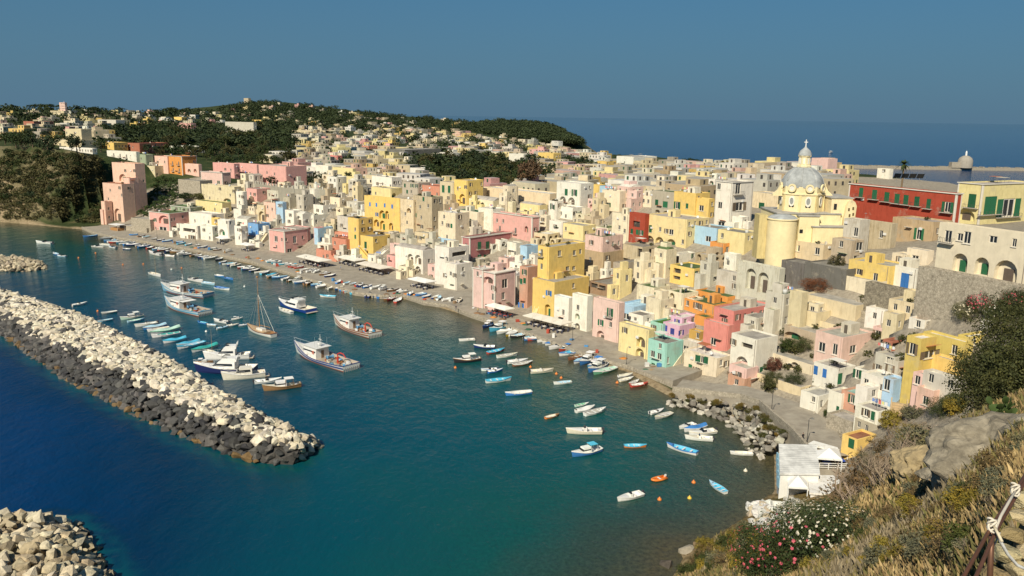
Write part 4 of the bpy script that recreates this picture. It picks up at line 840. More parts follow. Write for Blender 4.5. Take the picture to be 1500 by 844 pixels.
# ---- crenellated garden wall
def crenel():
    A_ = ground(375, 283) ; pts = [full('B', 205, 108), full('B', 410, 200), full('B', 560, 230), full('B', 830, 225)]
    g = [ground(*p) for p in pts]; tops = [full('B', 205, 52), full('B', 410, 82), full('B', 560, 100), full('B', 830, 105)]
    root = thing('crenellated_wall', 'long grey garden wall with small merlons above the white houses', 'wall', g[0]); b = MB(); T = []
    for p, t in zip(g, tops):
        d = ray(*t); h = math.hypot(p.x, p.y); T.append(HC + d[2] / math.hypot(d[0], d[1]) * h)
    for i in range(3):
        a, c = g[i] - g[0], g[i + 1] - g[0]; n = Vector((c.y - a.y, -(c.x - a.x), 0)).normalized() * -.5; za, zc = T[i] - g[0].z, T[i + 1] - g[0].z
        A0, A1 = Vector((a.x, a.y, a.z - 4)), Vector((a.x, a.y, za)); C0, C1 = Vector((c.x, c.y, c.z - 4)), Vector((c.x, c.y, zc))
        b.quad(A0, C0, C1, A1); b.quad(A1, C1, C1 - n, A1 - n); b.quad(C0 - n, A0 - n, A1 - n, C1 - n)
        m_ = int((c - a).length / 3.2)
        for k in range(m_):
            q = A1.lerp(C1, (k + .5) / m_) - n * .5; bxo('merlon', 'plaster', root, q + Vector((0, 0, .6)), (.8, .6, 1.3), (.55, .52, .44), Matrix.Rotation(math.atan2(c.y - a.y, c.x - a.x), 3, 'Z'))
    b.build('wall', 'plaster', root, (*C['wall'], .5))
crenel()
# ---- infill: the small houses packed between the ones above
PAL = ['white', 'white', 'white', 'pcream', 'pcream', 'pcream', 'cream', 'gwhite', 'gwhite', 'stone', 'pyel', 'cream', 'beige', 'ppink']
CW = dict(white='white', pcream='pale cream', cream='cream', gwhite='grey-white', stone='grey stone', beige='beige', pyel='pale yellow', ppink='pale pink', tan='tan', pink='pink', yellow='yellow', peach='peach', lblue='light blue')
ZN = [(290, 'behind the white quay houses'), (420, 'above the blue and pink quay houses'), (610, 'around the yellow palace'), (770, 'around the mauve house'), (900, 'behind the tall yellow house'), (1060, 'between the ruins and the church'), (2000, 'under the red palace')]
def project(P):
    x, y, z = P[0], P[1], P[2] - HC; fz = y * cp_ - z * sp_; v2 = (y * sp_ + z * cp_) / fz; u2 = x / fz
    return 750 + (u2 * cr_ + v2 * sr_) * FPX, 422 - (-u2 * sr_ + v2 * cr_) * FPX
def inpoly(x, y, poly):
    c = False; n = len(poly)
    for i in range(n):
        (x0, y0), (x1, y1) = poly[i], poly[(i + 1) % n]
        if (y0 > y) != (y1 > y) and x < (x1 - x0) * (y - y0) / (y1 - y0) + x0: c = not c
    return c
INFILL = 0
def clear(P, r):
    return all((P.x - q.x) ** 2 + (P.y - q.y) ** 2 > (r + max(rr * .75, 1.5)) ** 2 for q, rr in HOUSES)
def small_house(P, w, dp, h, colr, label, group, roof, kind='d', vault=False, clutter=True):
    az = math.atan2(P.x, P.y); aR = R(45) + .62 * az + R(rnd.uniform(-9, 9)); Rv = Vector((math.sin(aR), math.cos(aR), 0)); Lv = Vector((-Rv.y, Rv.x, 0))
    P0 = P - Rv * dp / 2 - Lv * w / 2; P0.z = P.z
    root = thing('house', label, 'house', P0, 0, group)
    bl = [((0,) * 5, (P0, Rv, Lv, w, dp, P0.z + h))]
    if inf.random() < .6: bl.append(((0,) * 5, (P0 + Rv * dp * inf.uniform(.2, .4) + Lv * w * inf.uniform(.05, .4), Rv, Lv, w * inf.uniform(.35, .55), dp * .5, P0.z + h + inf.uniform(1.6, 2.5))))
    if inf.random() < .65: wd = inf.uniform(2, 3.5); Pw = P0 - Rv * wd + Lv * w * inf.uniform(0, .4); Pw.z = P0.z - .4; bl.append(((0,) * 5, (Pw, Rv, Lv, w * inf.uniform(.45, .6), wd, P0.z + h * inf.uniform(.4, .65))))
    if inf.random() < .4: wd = inf.uniform(1.8, 3); Pw = P0 - Lv * wd + Rv * dp * .2; Pw.z = P0.z - .4; bl.append(((0,) * 5, (Pw, Rv, Lv, wd, dp * .6, P0.z + h * inf.uniform(.45, .75))))
    return fill_house(root, P0, bl, 'Z', colr, '', roof, kind, rnd.uniform(.4, 1), clutter, False, 'plaster', vault, False, True)
from mathutils.bvhtree import BVHTree
SIGHT = [None, -1]; NEXP = len(BOXES)      # houses placed from the photograph come first; the infill must not hide their fronts
def in_sight(P, w, h, lim=2):
    """does the photograph's viewpoint see anything of a house standing here?"""
    if SIGHT[0] is None or len(BOXES) - SIGHT[1] > 12:
        v, f = [], []
        for p, a, b_, z0_, z1_ in BOXES:
            i = len(v); v += [(q.x, q.y, z) for z in (z0_, z1_) for q in (p, p + a, p + a + b_, p + b_)]; f += [(i, i + 1, i + 5, i + 4), (i + 1, i + 2, i + 6, i + 5), (i + 2, i + 3, i + 7, i + 6), (i + 3, i, i + 4, i + 7), (i + 4, i + 5, i + 6, i + 7)]
        SIGHT[0] = BVHTree.FromPolygons(v, f); SIGHT[1] = len(BOXES)
    c_ = Vector((0, 0, HC)); n = 0; cov = 0
    for dx in (-.4, 0, .4):
        for dz in (.55, .95):
            q = P + Vector((dx * w, -w * .5, dz * h)); d = q - c_; L_ = d.length
            if SIGHT[0].ray_cast(c_, d.normalized(), L_ - .6)[0] is None:
                n += 1; hit = SIGHT[0].ray_cast(c_ + d, d.normalized(), 45)
                if hit[0] is not None and hit[2] // 5 < NEXP and abs(hit[1].z) < .5: cov += 1
    return n >= 2 and cov < lim
def roomy(P, m):
    for p, a, b_, z0_, z1_ in BOXES:
        la, lb = a.length, b_.length; q = P - p
        if -m < (q.x * a.x + q.y * a.y) / la < la + m and -m < (q.x * b_.x + q.y * b_.y) / lb < lb + m: return False
    return True
def bare(x, y):
    """ground point of a photo pixel if nothing built hides it"""
    P = ground(x, y)
    if P is None: return None
    c_ = Vector((0, 0, HC)); d = P - c_; in_sight(P, 4, 4)
    return P if SIGHT[0].ray_cast(c_, d.normalized(), d.length - .3)[0] is None else None
inf = random.Random(21)
TOWN = [(160, 318), (300, 300), (360, 268), (560, 275), (760, 290), (1060, 285), (1085, 330), (1085, 400), (1150, 425), (1330, 430), (1360, 480), (1330, 600), (1180, 590), (1000, 550), (860, 505), (700, 448), (560, 415), (420, 372), (300, 352)]
def add_infill(P, w, dp, hts, lim):
    global INFILL
    s_ = float(coast([P.x], [P.y])[0][0]); px, py = project(P)
    if s_ < 16 or P.z < 1.9 or (178 < px < 290 and 240 < py < 335) or (1085 < px < 1240 and 290 < py < 430) or (px > 1085 and py < 425): return False
    for h in hts:
        if in_sight(P, w, h, lim):
            cn = inf.choice(PAL); zn = next(z for m_, z in ZN if px < m_); va = inf.random() < .15
            lab = f'small {CW[cn]} {"vault" if va else "flat"}-roofed house crowded {zn}'
            small_house(P, w, dp, h, cn, lab, lab, inf.choice('sswwsdg'), inf.choice(['d', 'd', 'dg', 'dw', 'da', 'gD']), va); INFILL += 1; return True
    return False
for rad_, lim_ in ((7.0, 2), (5.2, 2), (5.5, 4), (4.2, 4), (5.0, 7), (3.6, 7)):            # fill whatever bare ground still shows between the houses, big gaps first
    for k in range(1800):
        if INFILL >= 160: break
        x, y = inf.uniform(160, 1360), inf.uniform(262, 600)
        if not inpoly(x, y, TOWN): continue
        P = bare(x, y)
        if P is None: continue
        w, dp = inf.uniform(.8, 1.1) * rad_, inf.uniform(.8, 1.1) * rad_
        if not roomy(P, max(w, dp) * .36): continue
        add_infill(P, w, dp, (inf.uniform(6, 8.5), inf.uniform(4.6, 6), 3.6, 2.9) if lim_ < 7 else (inf.uniform(2.6, 3.6),), lim_)
bpy.context.scene['infill'] = INFILL
# ---- the far town: nearer houses singly, the many beyond as one mass
WOODS = [[(600, 252), (640, 236), (700, 232), (745, 240), (800, 250), (815, 262), (800, 275), (745, 285), (700, 284), (650, 272), (615, 268)],
         [(130, 196), (200, 188), (300, 186), (420, 184), (436, 200), (430, 224), (410, 234), (330, 236), (285, 232), (190, 215)],
         [(690, 185), (740, 178), (800, 180), (842, 206), (800, 208), (760, 206), (710, 196)], [(832, 240), (862, 236), (880, 250), (850, 256)], [(375, 262), (425, 258), (540, 268), (545, 280), (480, 278), (380, 274)], [(1130, 232), (1160, 232), (1160, 244), (1130, 244)],
         [(0, 205), (130, 215), (160, 245), (155, 330), (0, 330)], [(180, 255), (285, 255), (285, 320), (190, 322)]]
FARZ = [([(640, 292), (760, 296), (900, 290), (1080, 292), (1080, 330), (900, 310), (640, 305)], 0, (7, 10), (5, 8), ''), ([(430, 205), (560, 196), (700, 208), (850, 232), (1000, 246), (1090, 252), (1090, 290), (1000, 295), (900, 295), (700, 292), (600, 285), (430, 265)], 270, (9, 19), (4, 7), 'in the far town before the open sea'),
        ([(430, 183), (560, 185), (700, 195), (840, 214), (850, 232), (700, 208), (560, 198), (430, 206)], 110, (9, 20), (3.5, 6), 'in the far town below the headland'),
        ([(0, 165), (330, 168), (330, 192), (430, 190), (430, 240), (250, 225), (0, 205)], 95, (9, 18), (4, 8), 'on the far left plateau among trees'),
        ([(330, 158), (400, 152), (560, 172), (700, 180), (820, 185), (700, 190), (430, 186), (340, 180)], 60, (10, 18), (4, 7), 'on the wooded hill below the hilltop tower'),
        ([(1060, 252), (1240, 250), (1240, 290), (1130, 295), (1060, 290)], 30, (8, 14), (5, 8), 'on the skyline between the church and sea')]
FPAL = ['pcream', 'pcream', 'pcream', 'cream', 'cream', 'cream', 'white', 'white', 'pyel', 'pyel', 'peach', 'pink', 'yellow', 'gwhite', 'stone', 'stone', 'beige', 'tan']
far_v, far_f, far_c = [], [], []
def far_box(P, Rv, Lv, w, d, h, colr):
    i = len(far_v); cs = [P, P + Rv * d, P + Rv * d + Lv * w, P + Lv * w]
    far_v.extend([(q.x, q.y, P.z - 3) for q in cs] + [(q.x, q.y, P.z + h) for q in cs])
    far_f.extend([(i, i + 1, i + 5, i + 4), (i + 1, i + 2, i + 6, i + 5), (i + 2, i + 3, i + 7, i + 6), (i + 3, i, i + 4, i + 7)]); far_c.extend([colr] * 4)
    far_f.append((i + 4, i + 5, i + 6, i + 7)); far_c.append(tuple(x * .45 + .2 for x in colr))
    rows = max(1, int(h / 3.2))
    for O, U, N_, ln in ((P + Lv * w, -Lv, -Rv, w), (P, Rv, -Lv, d)):
        for r_ in range(rows):
            for c_ in range(int(ln / 3)):
                if inf.random() < .3: continue
                q = O + U * (ln * (c_ + .5) / int(ln / 3)) + N_ * .03 + Vector((0, 0, h * (r_ + .55) / rows)); k = len(far_v); hw, hh = .55, .8
                far_v.extend([tuple(q - U * hw - Vector((0, 0, hh))), tuple(q + U * hw - Vector((0, 0, hh))), tuple(q + U * hw + Vector((0, 0, hh))), tuple(q - U * hw + Vector((0, 0, hh)))]); far_f.append((k, k + 1, k + 2, k + 3)); far_c.append(inf.choice([(.06, .055, .05), (.03, .10, .05), (.10, .08, .07)]))
FARN = 0; FARP = []
for poly, cnt, wr, hr, zn in FARZ:
    xs = [p[0] for p in poly]; ys = [p[1] for p in poly]; made = 0; tries = 0
    while made < cnt and tries < cnt * 25:
        tries += 1; x = inf.uniform(min(xs), max(xs)); y = inf.uniform(min(ys), max(ys))
        if not inpoly(x, y, poly) or any(inpoly(x, y, w_) for w_ in WOODS[:6]): continue
        P = ground(x, y)
        if P is None or P.z < 1.2: continue
        w, d, h = inf.uniform(*wr), inf.uniform(8, 12), inf.uniform(*hr); r_ = max(w, d) / 2 + .5
        if not clear(P, r_) or any((P.x - q.x) ** 2 + (P.y - q.y) ** 2 < (r_ * 1.55) ** 2 for q in FARP): continue
        made += 1; cn = inf.choice(FPAL); FARP.append(P.copy())
        if False:
            FARN += 1; lab = f'{CW[cn]} block house with dark windows {zn}'; small_house(P, w, d, h, cn, lab, lab, inf.choice('sswd'), 'd', False, False)
        else:
            az = math.atan2(P.x, P.y); aR = R(45) + .62 * az + R(inf.uniform(-15, 15)); Rv = Vector((math.sin(aR), math.cos(aR), 0)); Lv = Vector((-Rv.y, Rv.x, 0)); cc = tuple(q * .86 for q in jit(C[cn], .16))
            P0 = P - Rv * d / 2 - Lv * w / 2; far_box(P0, Rv, Lv, w, d, h, cc)
            if inf.random() < .55: far_box(P0 + Rv * d * .15 + Lv * w * .1 + Vector((0, 0, h - .2)), Rv, Lv, w * .4, d * .5, 2.6, jit(cc, .1))
            if inf.random() < .5: far_box(P0 - Rv * 3 + Lv * w * .3, Rv, Lv, w * .6, 3, h * .55, jit(C[inf.choice(FPAL)], .1))
me = bpy.data.meshes.new('distant_houses'); me.from_pydata(far_v, [], far_f); ca = me.color_attributes.new('tint', 'FLOAT_COLOR', 'CORNER')
ca.data.foreach_set('color', np.repeat(np.array([(*c, 1) for c in far_c], np.float32), 4, axis=0).ravel())
m_, n_, l_, P_ = newmat('far_plaster'); a_ = n_.new('ShaderNodeAttribute'); a_.attribute_name = 'tint'; g_ = n_.new('ShaderNodeNewGeometry'); t_ = tex(n_, 'ShaderNodeTexNoise', .3, 6, .7); l_.new(g_.outputs['Position'], t_.inputs['Vector'])
r_ = ramp(n_, [(.3, (.72, .72, .72)), (.7, (1.05, 1.05, 1.05))]); l_.new(t_.outputs[0], r_.inputs[0]); l_.new(mix(n_, l_, 'MULTIPLY', 1.0, a_.outputs['Color'], r_.outputs[0]), P_.inputs['Base Color']); P_.inputs['Roughness'].default_value = .9; M['far'] = m_
stuff(obj('distant_houses', me, 'far'), 'mass of cream and pastel houses spreading over the far town', 'houses')
# ------------------------------------------------------------------ church with the grey dome
def church():
    K = .0322; CY = 232.0; c = aty(*full('I', 690, 440), CY); yel = (.82, .70, .42); gr = (.40, .42, .42)
    root = thing('church', 'pale yellow church with a grey ribbed dome and lantern cross', 'church', (c.x, c.y, c.z - 22)); z0 = 22.0     # z0 = springing of the dome
    Z = lambda y: z0 + (440 - y) * K          # photo row in view I -> height
    X = lambda x: (x - 690) * K
    b = MB(); r = 178 * K; prof = [(r * math.cos(a), z0 + r * math.sin(a) * 1.0) for a in np.linspace(0, math.pi / 2 * .985, 18)]; b.lathe(prof, 48); dome = b.build('dome', 'roofing', root, gr, True)
    for k in range(8):
        a = k * math.pi / 4 + math.pi / 8; rb = MB(); rb.tube([(math.cos(a) * (p[0] + .02), math.sin(a) * (p[0] + .02), p[1] + .02) for p in prof], .13, 5); rb.build('rib', 'roofing', dome, (.46, .47, .46), True)
    b = MB(); b.lathe([(r + .05, z0 + .3), (r + .18, z0 + .28), (r + .18, Z(485)), (r + .6, Z(488)), (r + .65, Z(500)), (r + .2, Z(505))], 8, a0=math.pi / 8, a1=math.pi / 8 + 2 * math.pi); b.build('cornice', 'plaster', root, (*yel, .25))
    b = MB(); rd = 182 * K * 1.04; b.lathe([(rd, Z(503)), (rd, Z(690))], 8, a0=math.pi / 8, a1=math.pi / 8 + 2 * math.pi); drum = b.build('drum', 'plaster', root, (*yel, .3))
    apo = rd * math.cos(math.pi / 8)
    def fr(name, a, rr, z, w, h, colr, parent, mat='paint', th=.1, off=0.0):
        N_ = Vector((math.cos(a), math.sin(a), 0)); U = Vector((-N_.y, N_.x, 0)); Xm = Matrix((U, -N_, Vector((0, 0, 1)))).transposed(); Xm = Matrix((-U, -N_, Vector((0, 0, 1)))).transposed() if Xm.determinant() < 0 else Xm
        return bxo(name, mat, parent, N_ * (rr + off) + Vector((0, 0, z)), (w, th, h), colr, Xm)
    for k in range(8):
        a = k * math.pi / 4 + math.pi / 4
        if math.sin(a) > .9: continue
        # round-headed window in the drum: surround, glazing, dark lower lobes
        N_ = Vector((math.cos(a), math.sin(a), 0)); U = Vector((-N_.y, N_.x, 0)); q = N_ * apo
        def ring(name, ro, ri, z, colr, off, sq=1.0):
            w = MB(); n = 20
            for j in range(n):
                t0, t1 = 2 * math.pi * j / n, 2 * math.pi * (j + 1) / n
                P = lambda rr, t, o: q + N_ * o + U * rr * math.cos(t) + Vector((0, 0, z + rr * math.sin(t) * sq))
                if ri > 0: w.quad(P(ri, t0, off), P(ro, t0, off), P(ro, t1, off), P(ri, t1, off)); w.quad(P(ro, t0, off), P(ro, t0, 0), P(ro, t1, 0), P(ro, t1, off)); w.quad(P(ri, t1, off), P(ri, t1, 0), P(ri, t0, 0), P(ri, t0, off))
                else: w.poly([P(0, 0, off), P(ro, t0, off), P(ro, t1, off)])
            return w.build(name, 'glass' if colr is None else 'plaster', drum, colr and (*colr, .1))
        zc = Z(565); ring('window', .55, 0, zc + .3, (.30, .31, .30), .05, 1.75); ring('window_surround', .85, .55, zc + .3, (.80, .76, .66), .14, 1.7)
        for sg in (-1, 1):
            q = N_ * apo + U * sg * .4; ring('window_lobe', .36, 0, Z(596), (.03, .03, .03), .09)
        q = N_ * (r + .1)
        ring('oculus', .72, 0, Z(443), (.74, .72, .66), .24); ring('oculus_surround', 1.15, .72, Z(443), yel, .42)
        fr('pilaster', a + math.pi / 8, rd - .12, Z(597), .7, (Z(503) - Z(690)), (.80, .65, .33), drum, 'plaster', .4)
    b = MB(); rl = 50 * K; b.lathe([(rl * 1.25, Z(270)), (rl * 1.25, Z(255)), (rl, Z(252)), (rl, Z(182)), (rl * 1.15, Z(178)), (rl * 1.15, Z(170))], 8); lan = b.build('lantern', 'plaster', root, (.80, .70, .44, .2))
    for k in range(8): fr('lantern_window', k * math.pi / 4 + math.pi / 8, rl * .925, Z(218), .42, 1.5, (.82, .80, .74), lan, 'paint', .12, .02)
    b = MB(); b.lathe([(rl * 1.15, Z(170)), (rl * 1.05, Z(150)), (rl * .85, Z(130)), (rl * .45, Z(112)), (rl * .16, Z(98)), (rl * .14, Z(90))], 16); b.build('lantern_cap', 'roofing', lan, gr, True)
    b = MB(); b.box(-.11, .11, -.09, .09, Z(95), Z(35)); b.box(-.5, .5, -.08, .08, Z(60), Z(53)); b.lathe([(.02, Z(96)), (.28, Z(92)), (.02, Z(86))], 8); b.build('cross', 'paint', root, (.80, .80, .78))
    # body: crossing, apse, side chapels, bell gable
    def blk(x0, x1, d0, d1, yt, yb, name='nave_wall', colr=yel, roof=True, wth=.4):
        w = MB(); w.box(X(x0), X(x1), d0, d1, Z(yb), Z(yt)); o = w.build(name, 'plaster', root, (*jit(colr, .04), wth))
        if roof: w = MB(); w.box(X(x0) - .25, X(x1) + .25, d0 - .25, d1 + .25, Z(yt), Z(yt) + .28); w.build('roof_slab', 'roofing', o, (.44, .42, .38))
        return o
    blk(420, 960, -7.2, 8, 655, 1200); blk(590, 760, -9.2, -7.3, 668, 1200, 'transept_wall'); blk(700, 1035, -10.2, -7.35, 755, 1100, 'chapel_wall'); blk(880, 1060, -6.5, 5, 520, 1000, 'side_tower')
    b = MB(); rA = 124 * K; b.lathe([(rA, Z(1240)), (rA, Z(720)), (rA, Z(706)), (rA, Z(705)), (rA + .2, Z(702)), (rA + .2, Z(692)), (rA * .98, Z(690))], 32, X(467), -7.2); ap = b.build('apse', 'plaster', root, (*yel, .08), True)
    b = MB(); b.lathe([(rA + .1, Z(693)), (rA * .8, Z(672)), (rA * .4, Z(658)), (.02, Z(655))], 32, X(467), -7.2); b.build('apse_roof', 'roofing', ap, gr, True)
    blk(275, 345, -6.5, -2, 670, 1050, 'buttress', (.66, .53, .26), False, 1.0)
    b = MB()      # curling gable at the right
    pts = [(985, 800), (985, 690), (1000, 600), (1012, 545), (1040, 528), (1068, 545), (1085, 580), (1080, 680), (1075, 800)]
    f = [(X(x), -7.6, Z(y)) for x, y in pts]; bk = [(x, y + 1.0, z) for x, y, z in f]; b.poly(f); b.poly(bk[::-1])
    for i in range(len(f)): j = (i + 1) % len(f); b.quad(f[j], f[i], bk[i], bk[j])
    gb = b.build('bell_gable', 'plaster', root, (*yel, 1)); 
    for x, y in ((1020, 610), (1055, 600), (1030, 660), (1010, 710), (1060, 650)): bxo('gable_opening', 'plaster', gb, Vector((X(x), -7.62, Z(y))), (.45, .1, .8), (.14, .10, .05))
    for sx in (1, -1):      # scrolls that lean on the drum
        v = MB(); prof = [(5.9, Z(400)), (6.3, Z(430)), (7.0, Z(470)), (8.3, Z(505)), (8.4, Z(520)), (5.7, Z(520))]; A_ = [(sx * p[0], -1, p[1]) for p in prof]; B_ = [(sx * p[0], .2, p[1]) for p in prof]; v.poly(A_); v.poly(B_[::-1])
        for i in range(len(A_)): j = (i + 1) % len(A_); v.quad(A_[j], A_[i], B_[i], B_[j])
        v.build('scroll', 'plaster', root, (*yel, .4))
    for x, y, w_, h_ in ((612, 795, .9, 1.0), (995, 815, 1.0, 1.9), (915, 590, .8, 1.6)): bxo('window', 'glass', root, Vector((X(x), -9.24 if x < 700 else -10.24 if x > 950 else -6.55, Z(y))), (w_, .12, h_), (.03, .03, .03))
    HOUSES.append((c, 11))
church()
# ------------------------------------------------------------------ breakwaters and boulders
rk = random.Random(31)
def rock_mesh(seed, n=19, sq=.78):
    q = random.Random(seed); bm = bmesh.new()
    for k in range(n):
        d = Vector((q.gauss(0, 1), q.gauss(0, 1), q.gauss(0, 1))).normalized(); m_ = max(abs(d.x), abs(d.y), abs(d.z)); d = d.lerp(d / m_ * .8, .6) * q.uniform(.8, 1.1); bm.verts.new((d.x * q.uniform(.9, 1.15), d.y, d.z * sq))
    bmesh.ops.convex_hull(bm, input=bm.verts)
    for v in [v for v in bm.verts if not v.link_faces]: bm.verts.remove(v)
    me = bpy.data.meshes.new('rock'); bm.to_mesh(me); bm.free(); me.materials.append(M['rock']); return me
ROCKS = [rock_mesh(s) for s in range(14)]
WHITEROCK = [(.72, .64, .49), (.78, .71, .58), (.64, .56, .41), (.54, .49, .39)]; DARKROCK = [(.070, .068, .065), (.10, .097, .092), (.055, .055, .057), (.13, .12, .11)]
def heap(root, spots, limit=300, rest_name='rock_mass'):
    """spots: (position, radius, colour); the nearest become parts, the rest one mass"""
    spots.sort(key=lambda s: (s[0] - Vector((0, 0, HC))).length); far_ = MB(); cols = []
    for k, (P, r_, cc) in enumerate(spots):
        me = rk.choice(ROCKS); rot = Matrix.Rotation(rk.uniform(0, 6.3), 3, 'Z') @ Matrix.Rotation(rk.uniform(-.6, .6), 3, 'X') @ Matrix.Rotation(rk.uniform(-.6, .6), 3, 'Y'); sc = (r_ * rk.uniform(.85, 1.25), r_ * rk.uniform(.8, 1.1), r_ * rk.uniform(.8, 1.1))
        if k < limit:
            o = obj('rock', me, None, root, jit(cc, .15), P - root.location); o.rotation_euler = rot.to_euler(); o.scale = sc
        else:
            i = len(far_.v); mm = rot @ Matrix.Diagonal(sc); far_.v += [tuple(mm @ v.co + P - root.location) for v in me.vertices]; far_.f += [tuple(i + j for j in p.vertices) for p in me.polygons]; cols += [jit(cc, .15)] * sum(len(p.vertices) for p in me.polygons)
    if far_.f:
        me = far_.mesh(rest_name); ca = me.color_attributes.new('tint', 'FLOAT_COLOR', 'CORNER'); ca.data.foreach_set('color', np.array([(*c, 1) for c in cols], np.float32).ravel()); o = obj(rest_name, me, 'rock_tint', root); o['kind'] = 'stuff'
m_, n_, l_, P_ = newmat('rock_tint'); a_ = n_.new('ShaderNodeAttribute'); a_.attribute_name = 'tint'; g_ = n_.new('ShaderNodeNewGeometry'); t_ = tex(n_, 'ShaderNodeTexNoise', 1.2, 7, .7); l_.new(g_.outputs['Position'], t_.inputs['Vector'])
r_ = ramp(n_, [(.3, (.6,) * 3), (.7, (1.1,) * 3)]); l_.new(t_.outputs[0], r_.inputs[0]); l_.new(mix(n_, l_, 'MULTIPLY', 1.0, a_.outputs['Color'], r_.outputs[0]), P_.inputs['Base Color']); P_.inputs['Roughness'].default_value = .92; bump(n_, l_, t_.outputs[0], .7, .2, P_); M['rock_tint'] = m_
def mole():
    ST = [((-90, 436), (-90, 410), (-90, 393)), ((0, 490), (0, 456), (0, 425)), ((100, 560), (110, 510), (110, 460)), ((200, 612), (225, 568), (215, 512)), ((300, 656), (330, 620), (320, 577)), ((370, 680), (398, 648), (402, 620)), ((425, 682), (436, 655), (440, 641))]
    N_ = [atz(*s[0], -.2) for s in ST]; A_ = [atz(*s[1], 3.4) for s in ST]; B_ = [atz(*s[2], 3.3) for s in ST]; out = Vector((.67, .74, 0)); D_ = [p + out * 4.5 + Vector((0, 0, -3.6)) for p in B_]
    tip = atz(462, 662, -.3); N_.append(tip.copy()); A_.append(tip + Vector((-.8, 1.2, 1.0))); B_.append(tip + Vector((-.8, 2.4, 1.0))); D_.append(tip + Vector((0, 3.4, -.2)))
    root = thing('breakwater', 'long rubble breakwater of dark lava blocks topped with pale boulders', 'breakwater', (A_[5].x, A_[5].y, 0)); o_ = root.location; b = MB(); sp = []; lo = Vector((0, 0, -1.0))
    for i in range(len(N_) - 1):
        for k, (S0, S1) in enumerate(((N_, A_), (A_, B_), (B_, D_))):
            b.quad(S0[i] - o_ + lo, S0[i + 1] - o_ + lo, S1[i + 1] - o_ + lo, S1[i] - o_ + lo)
            ln = ((S0[i] - S0[i + 1]).length + (S1[i] - S1[i + 1]).length) / 2; wd = ((S0[i] - S1[i]).length + (S0[i + 1] - S1[i + 1]).length) / 2; nu, nv = max(2, round(ln / 1.42)), max(2, round(wd / 1.35))
            if k == 2 and i < 7: nv = 3
            for u in range(nu):
                for v in range(nv):
                    fu = (u + rk.uniform(.1, .9)) / nu; fv = (v + rk.uniform(.1, .9)) / nv; P = S0[i].lerp(S0[i + 1], fu).lerp(S1[i].lerp(S1[i + 1], fu), fv)
                    dark = (k == 0 and rk.random() < (1.0 if fv < .6 else 1.0 - (fv - .6) * 1.5) and i < 6) or (k == 0 and rk.random() < .3) or (k == 1 and rk.random() < .14); wet = P.z < .5
                    cc = rk.choice(DARKROCK if dark else WHITEROCK)
                    if wet and not dark: cc = tuple(c * .55 for c in cc)
                    if wet and dark and rk.random() < .25: cc = (.20, .13, .06)
                    sp.append((P + Vector((0, 0, rk.uniform(-.3, .35))), rk.choice([rk.uniform(.55, .9), rk.uniform(.75, 1.15), rk.uniform(.9, 1.45)]), cc))
    b.build('core', 'rock', root, (.08, .075, .07)); heap(root, sp)
mole()
def patch(poly, zmax, sp_, rr, pal, label, name='breakwater', limit=300, rise=.7):
    W_ = [atz(*p, 0) for p in poly]; xs = [p.x for p in W_]; ys = [p.y for p in W_]; pts = [(p.x, p.y) for p in W_]; c = Vector((sum(xs) / len(xs), sum(ys) / len(ys), 0)); root = thing(name, label, 'breakwater', c); out = []
    y = min(ys)
    while y < max(ys):
        x = min(xs)
        while x < max(xs):
            qx, qy = x + rk.uniform(-.4, .4) * sp_, y + rk.uniform(-.4, .4) * sp_
            if inpoly(qx, qy, pts):
                dd = min(_segd(qx, qy, pts[i], pts[(i + 1) % len(pts)]) for i in range(len(pts))); z = min(zmax, dd * rise) - .2; cc = rk.choice(pal); cc = tuple(k * .6 for k in cc) if z < .4 else cc
                out.append((Vector((qx, qy, z + rk.uniform(-.3, .4))), rk.uniform(*rr), cc))
                if z > 1.0: out.append((Vector((qx + .5, qy + .5, z - 1.0)), rr[1], tuple(k * .8 for k in cc)))
            x += sp_
        y += sp_
    heap(root, out, limit)
def _segd(x, y, a, b):
    dx, dy = b[0] - a[0], b[1] - a[1]; t = max(0, min(1, ((x - a[0]) * dx + (y - a[1]) * dy) / (dx * dx + dy * dy + 1e-9))); return math.hypot(x - a[0] - t * dx, y - a[1] - t * dy)
TANROCK = [(.60, .51, .35), (.66, .58, .42), (.50, .41, .27), (.40, .33, .22)]
patch([(-130, 742), (-40, 752), (0, 757), (60, 760), (110, 766), (132, 785), (150, 815), (172, 850), (190, 900), (-60, 960), (-200, 860)], 3.6, 1.55, (.8, 1.25), TANROCK, 'rounded end of a tan boulder breakwater outside the harbour')
patch([(-60, 392), (0, 380), (40, 381), (66, 387), (72, 394), (50, 398), (0, 399), (-60, 412)], 1.8, 1.9, (.9, 1.4), [(.56, .48, .34), (.48, .40, .28), (.40, .34, .25)], 'short low rock groyne off the wooded cliff', 'groyne', rise=.5)
BANK = []
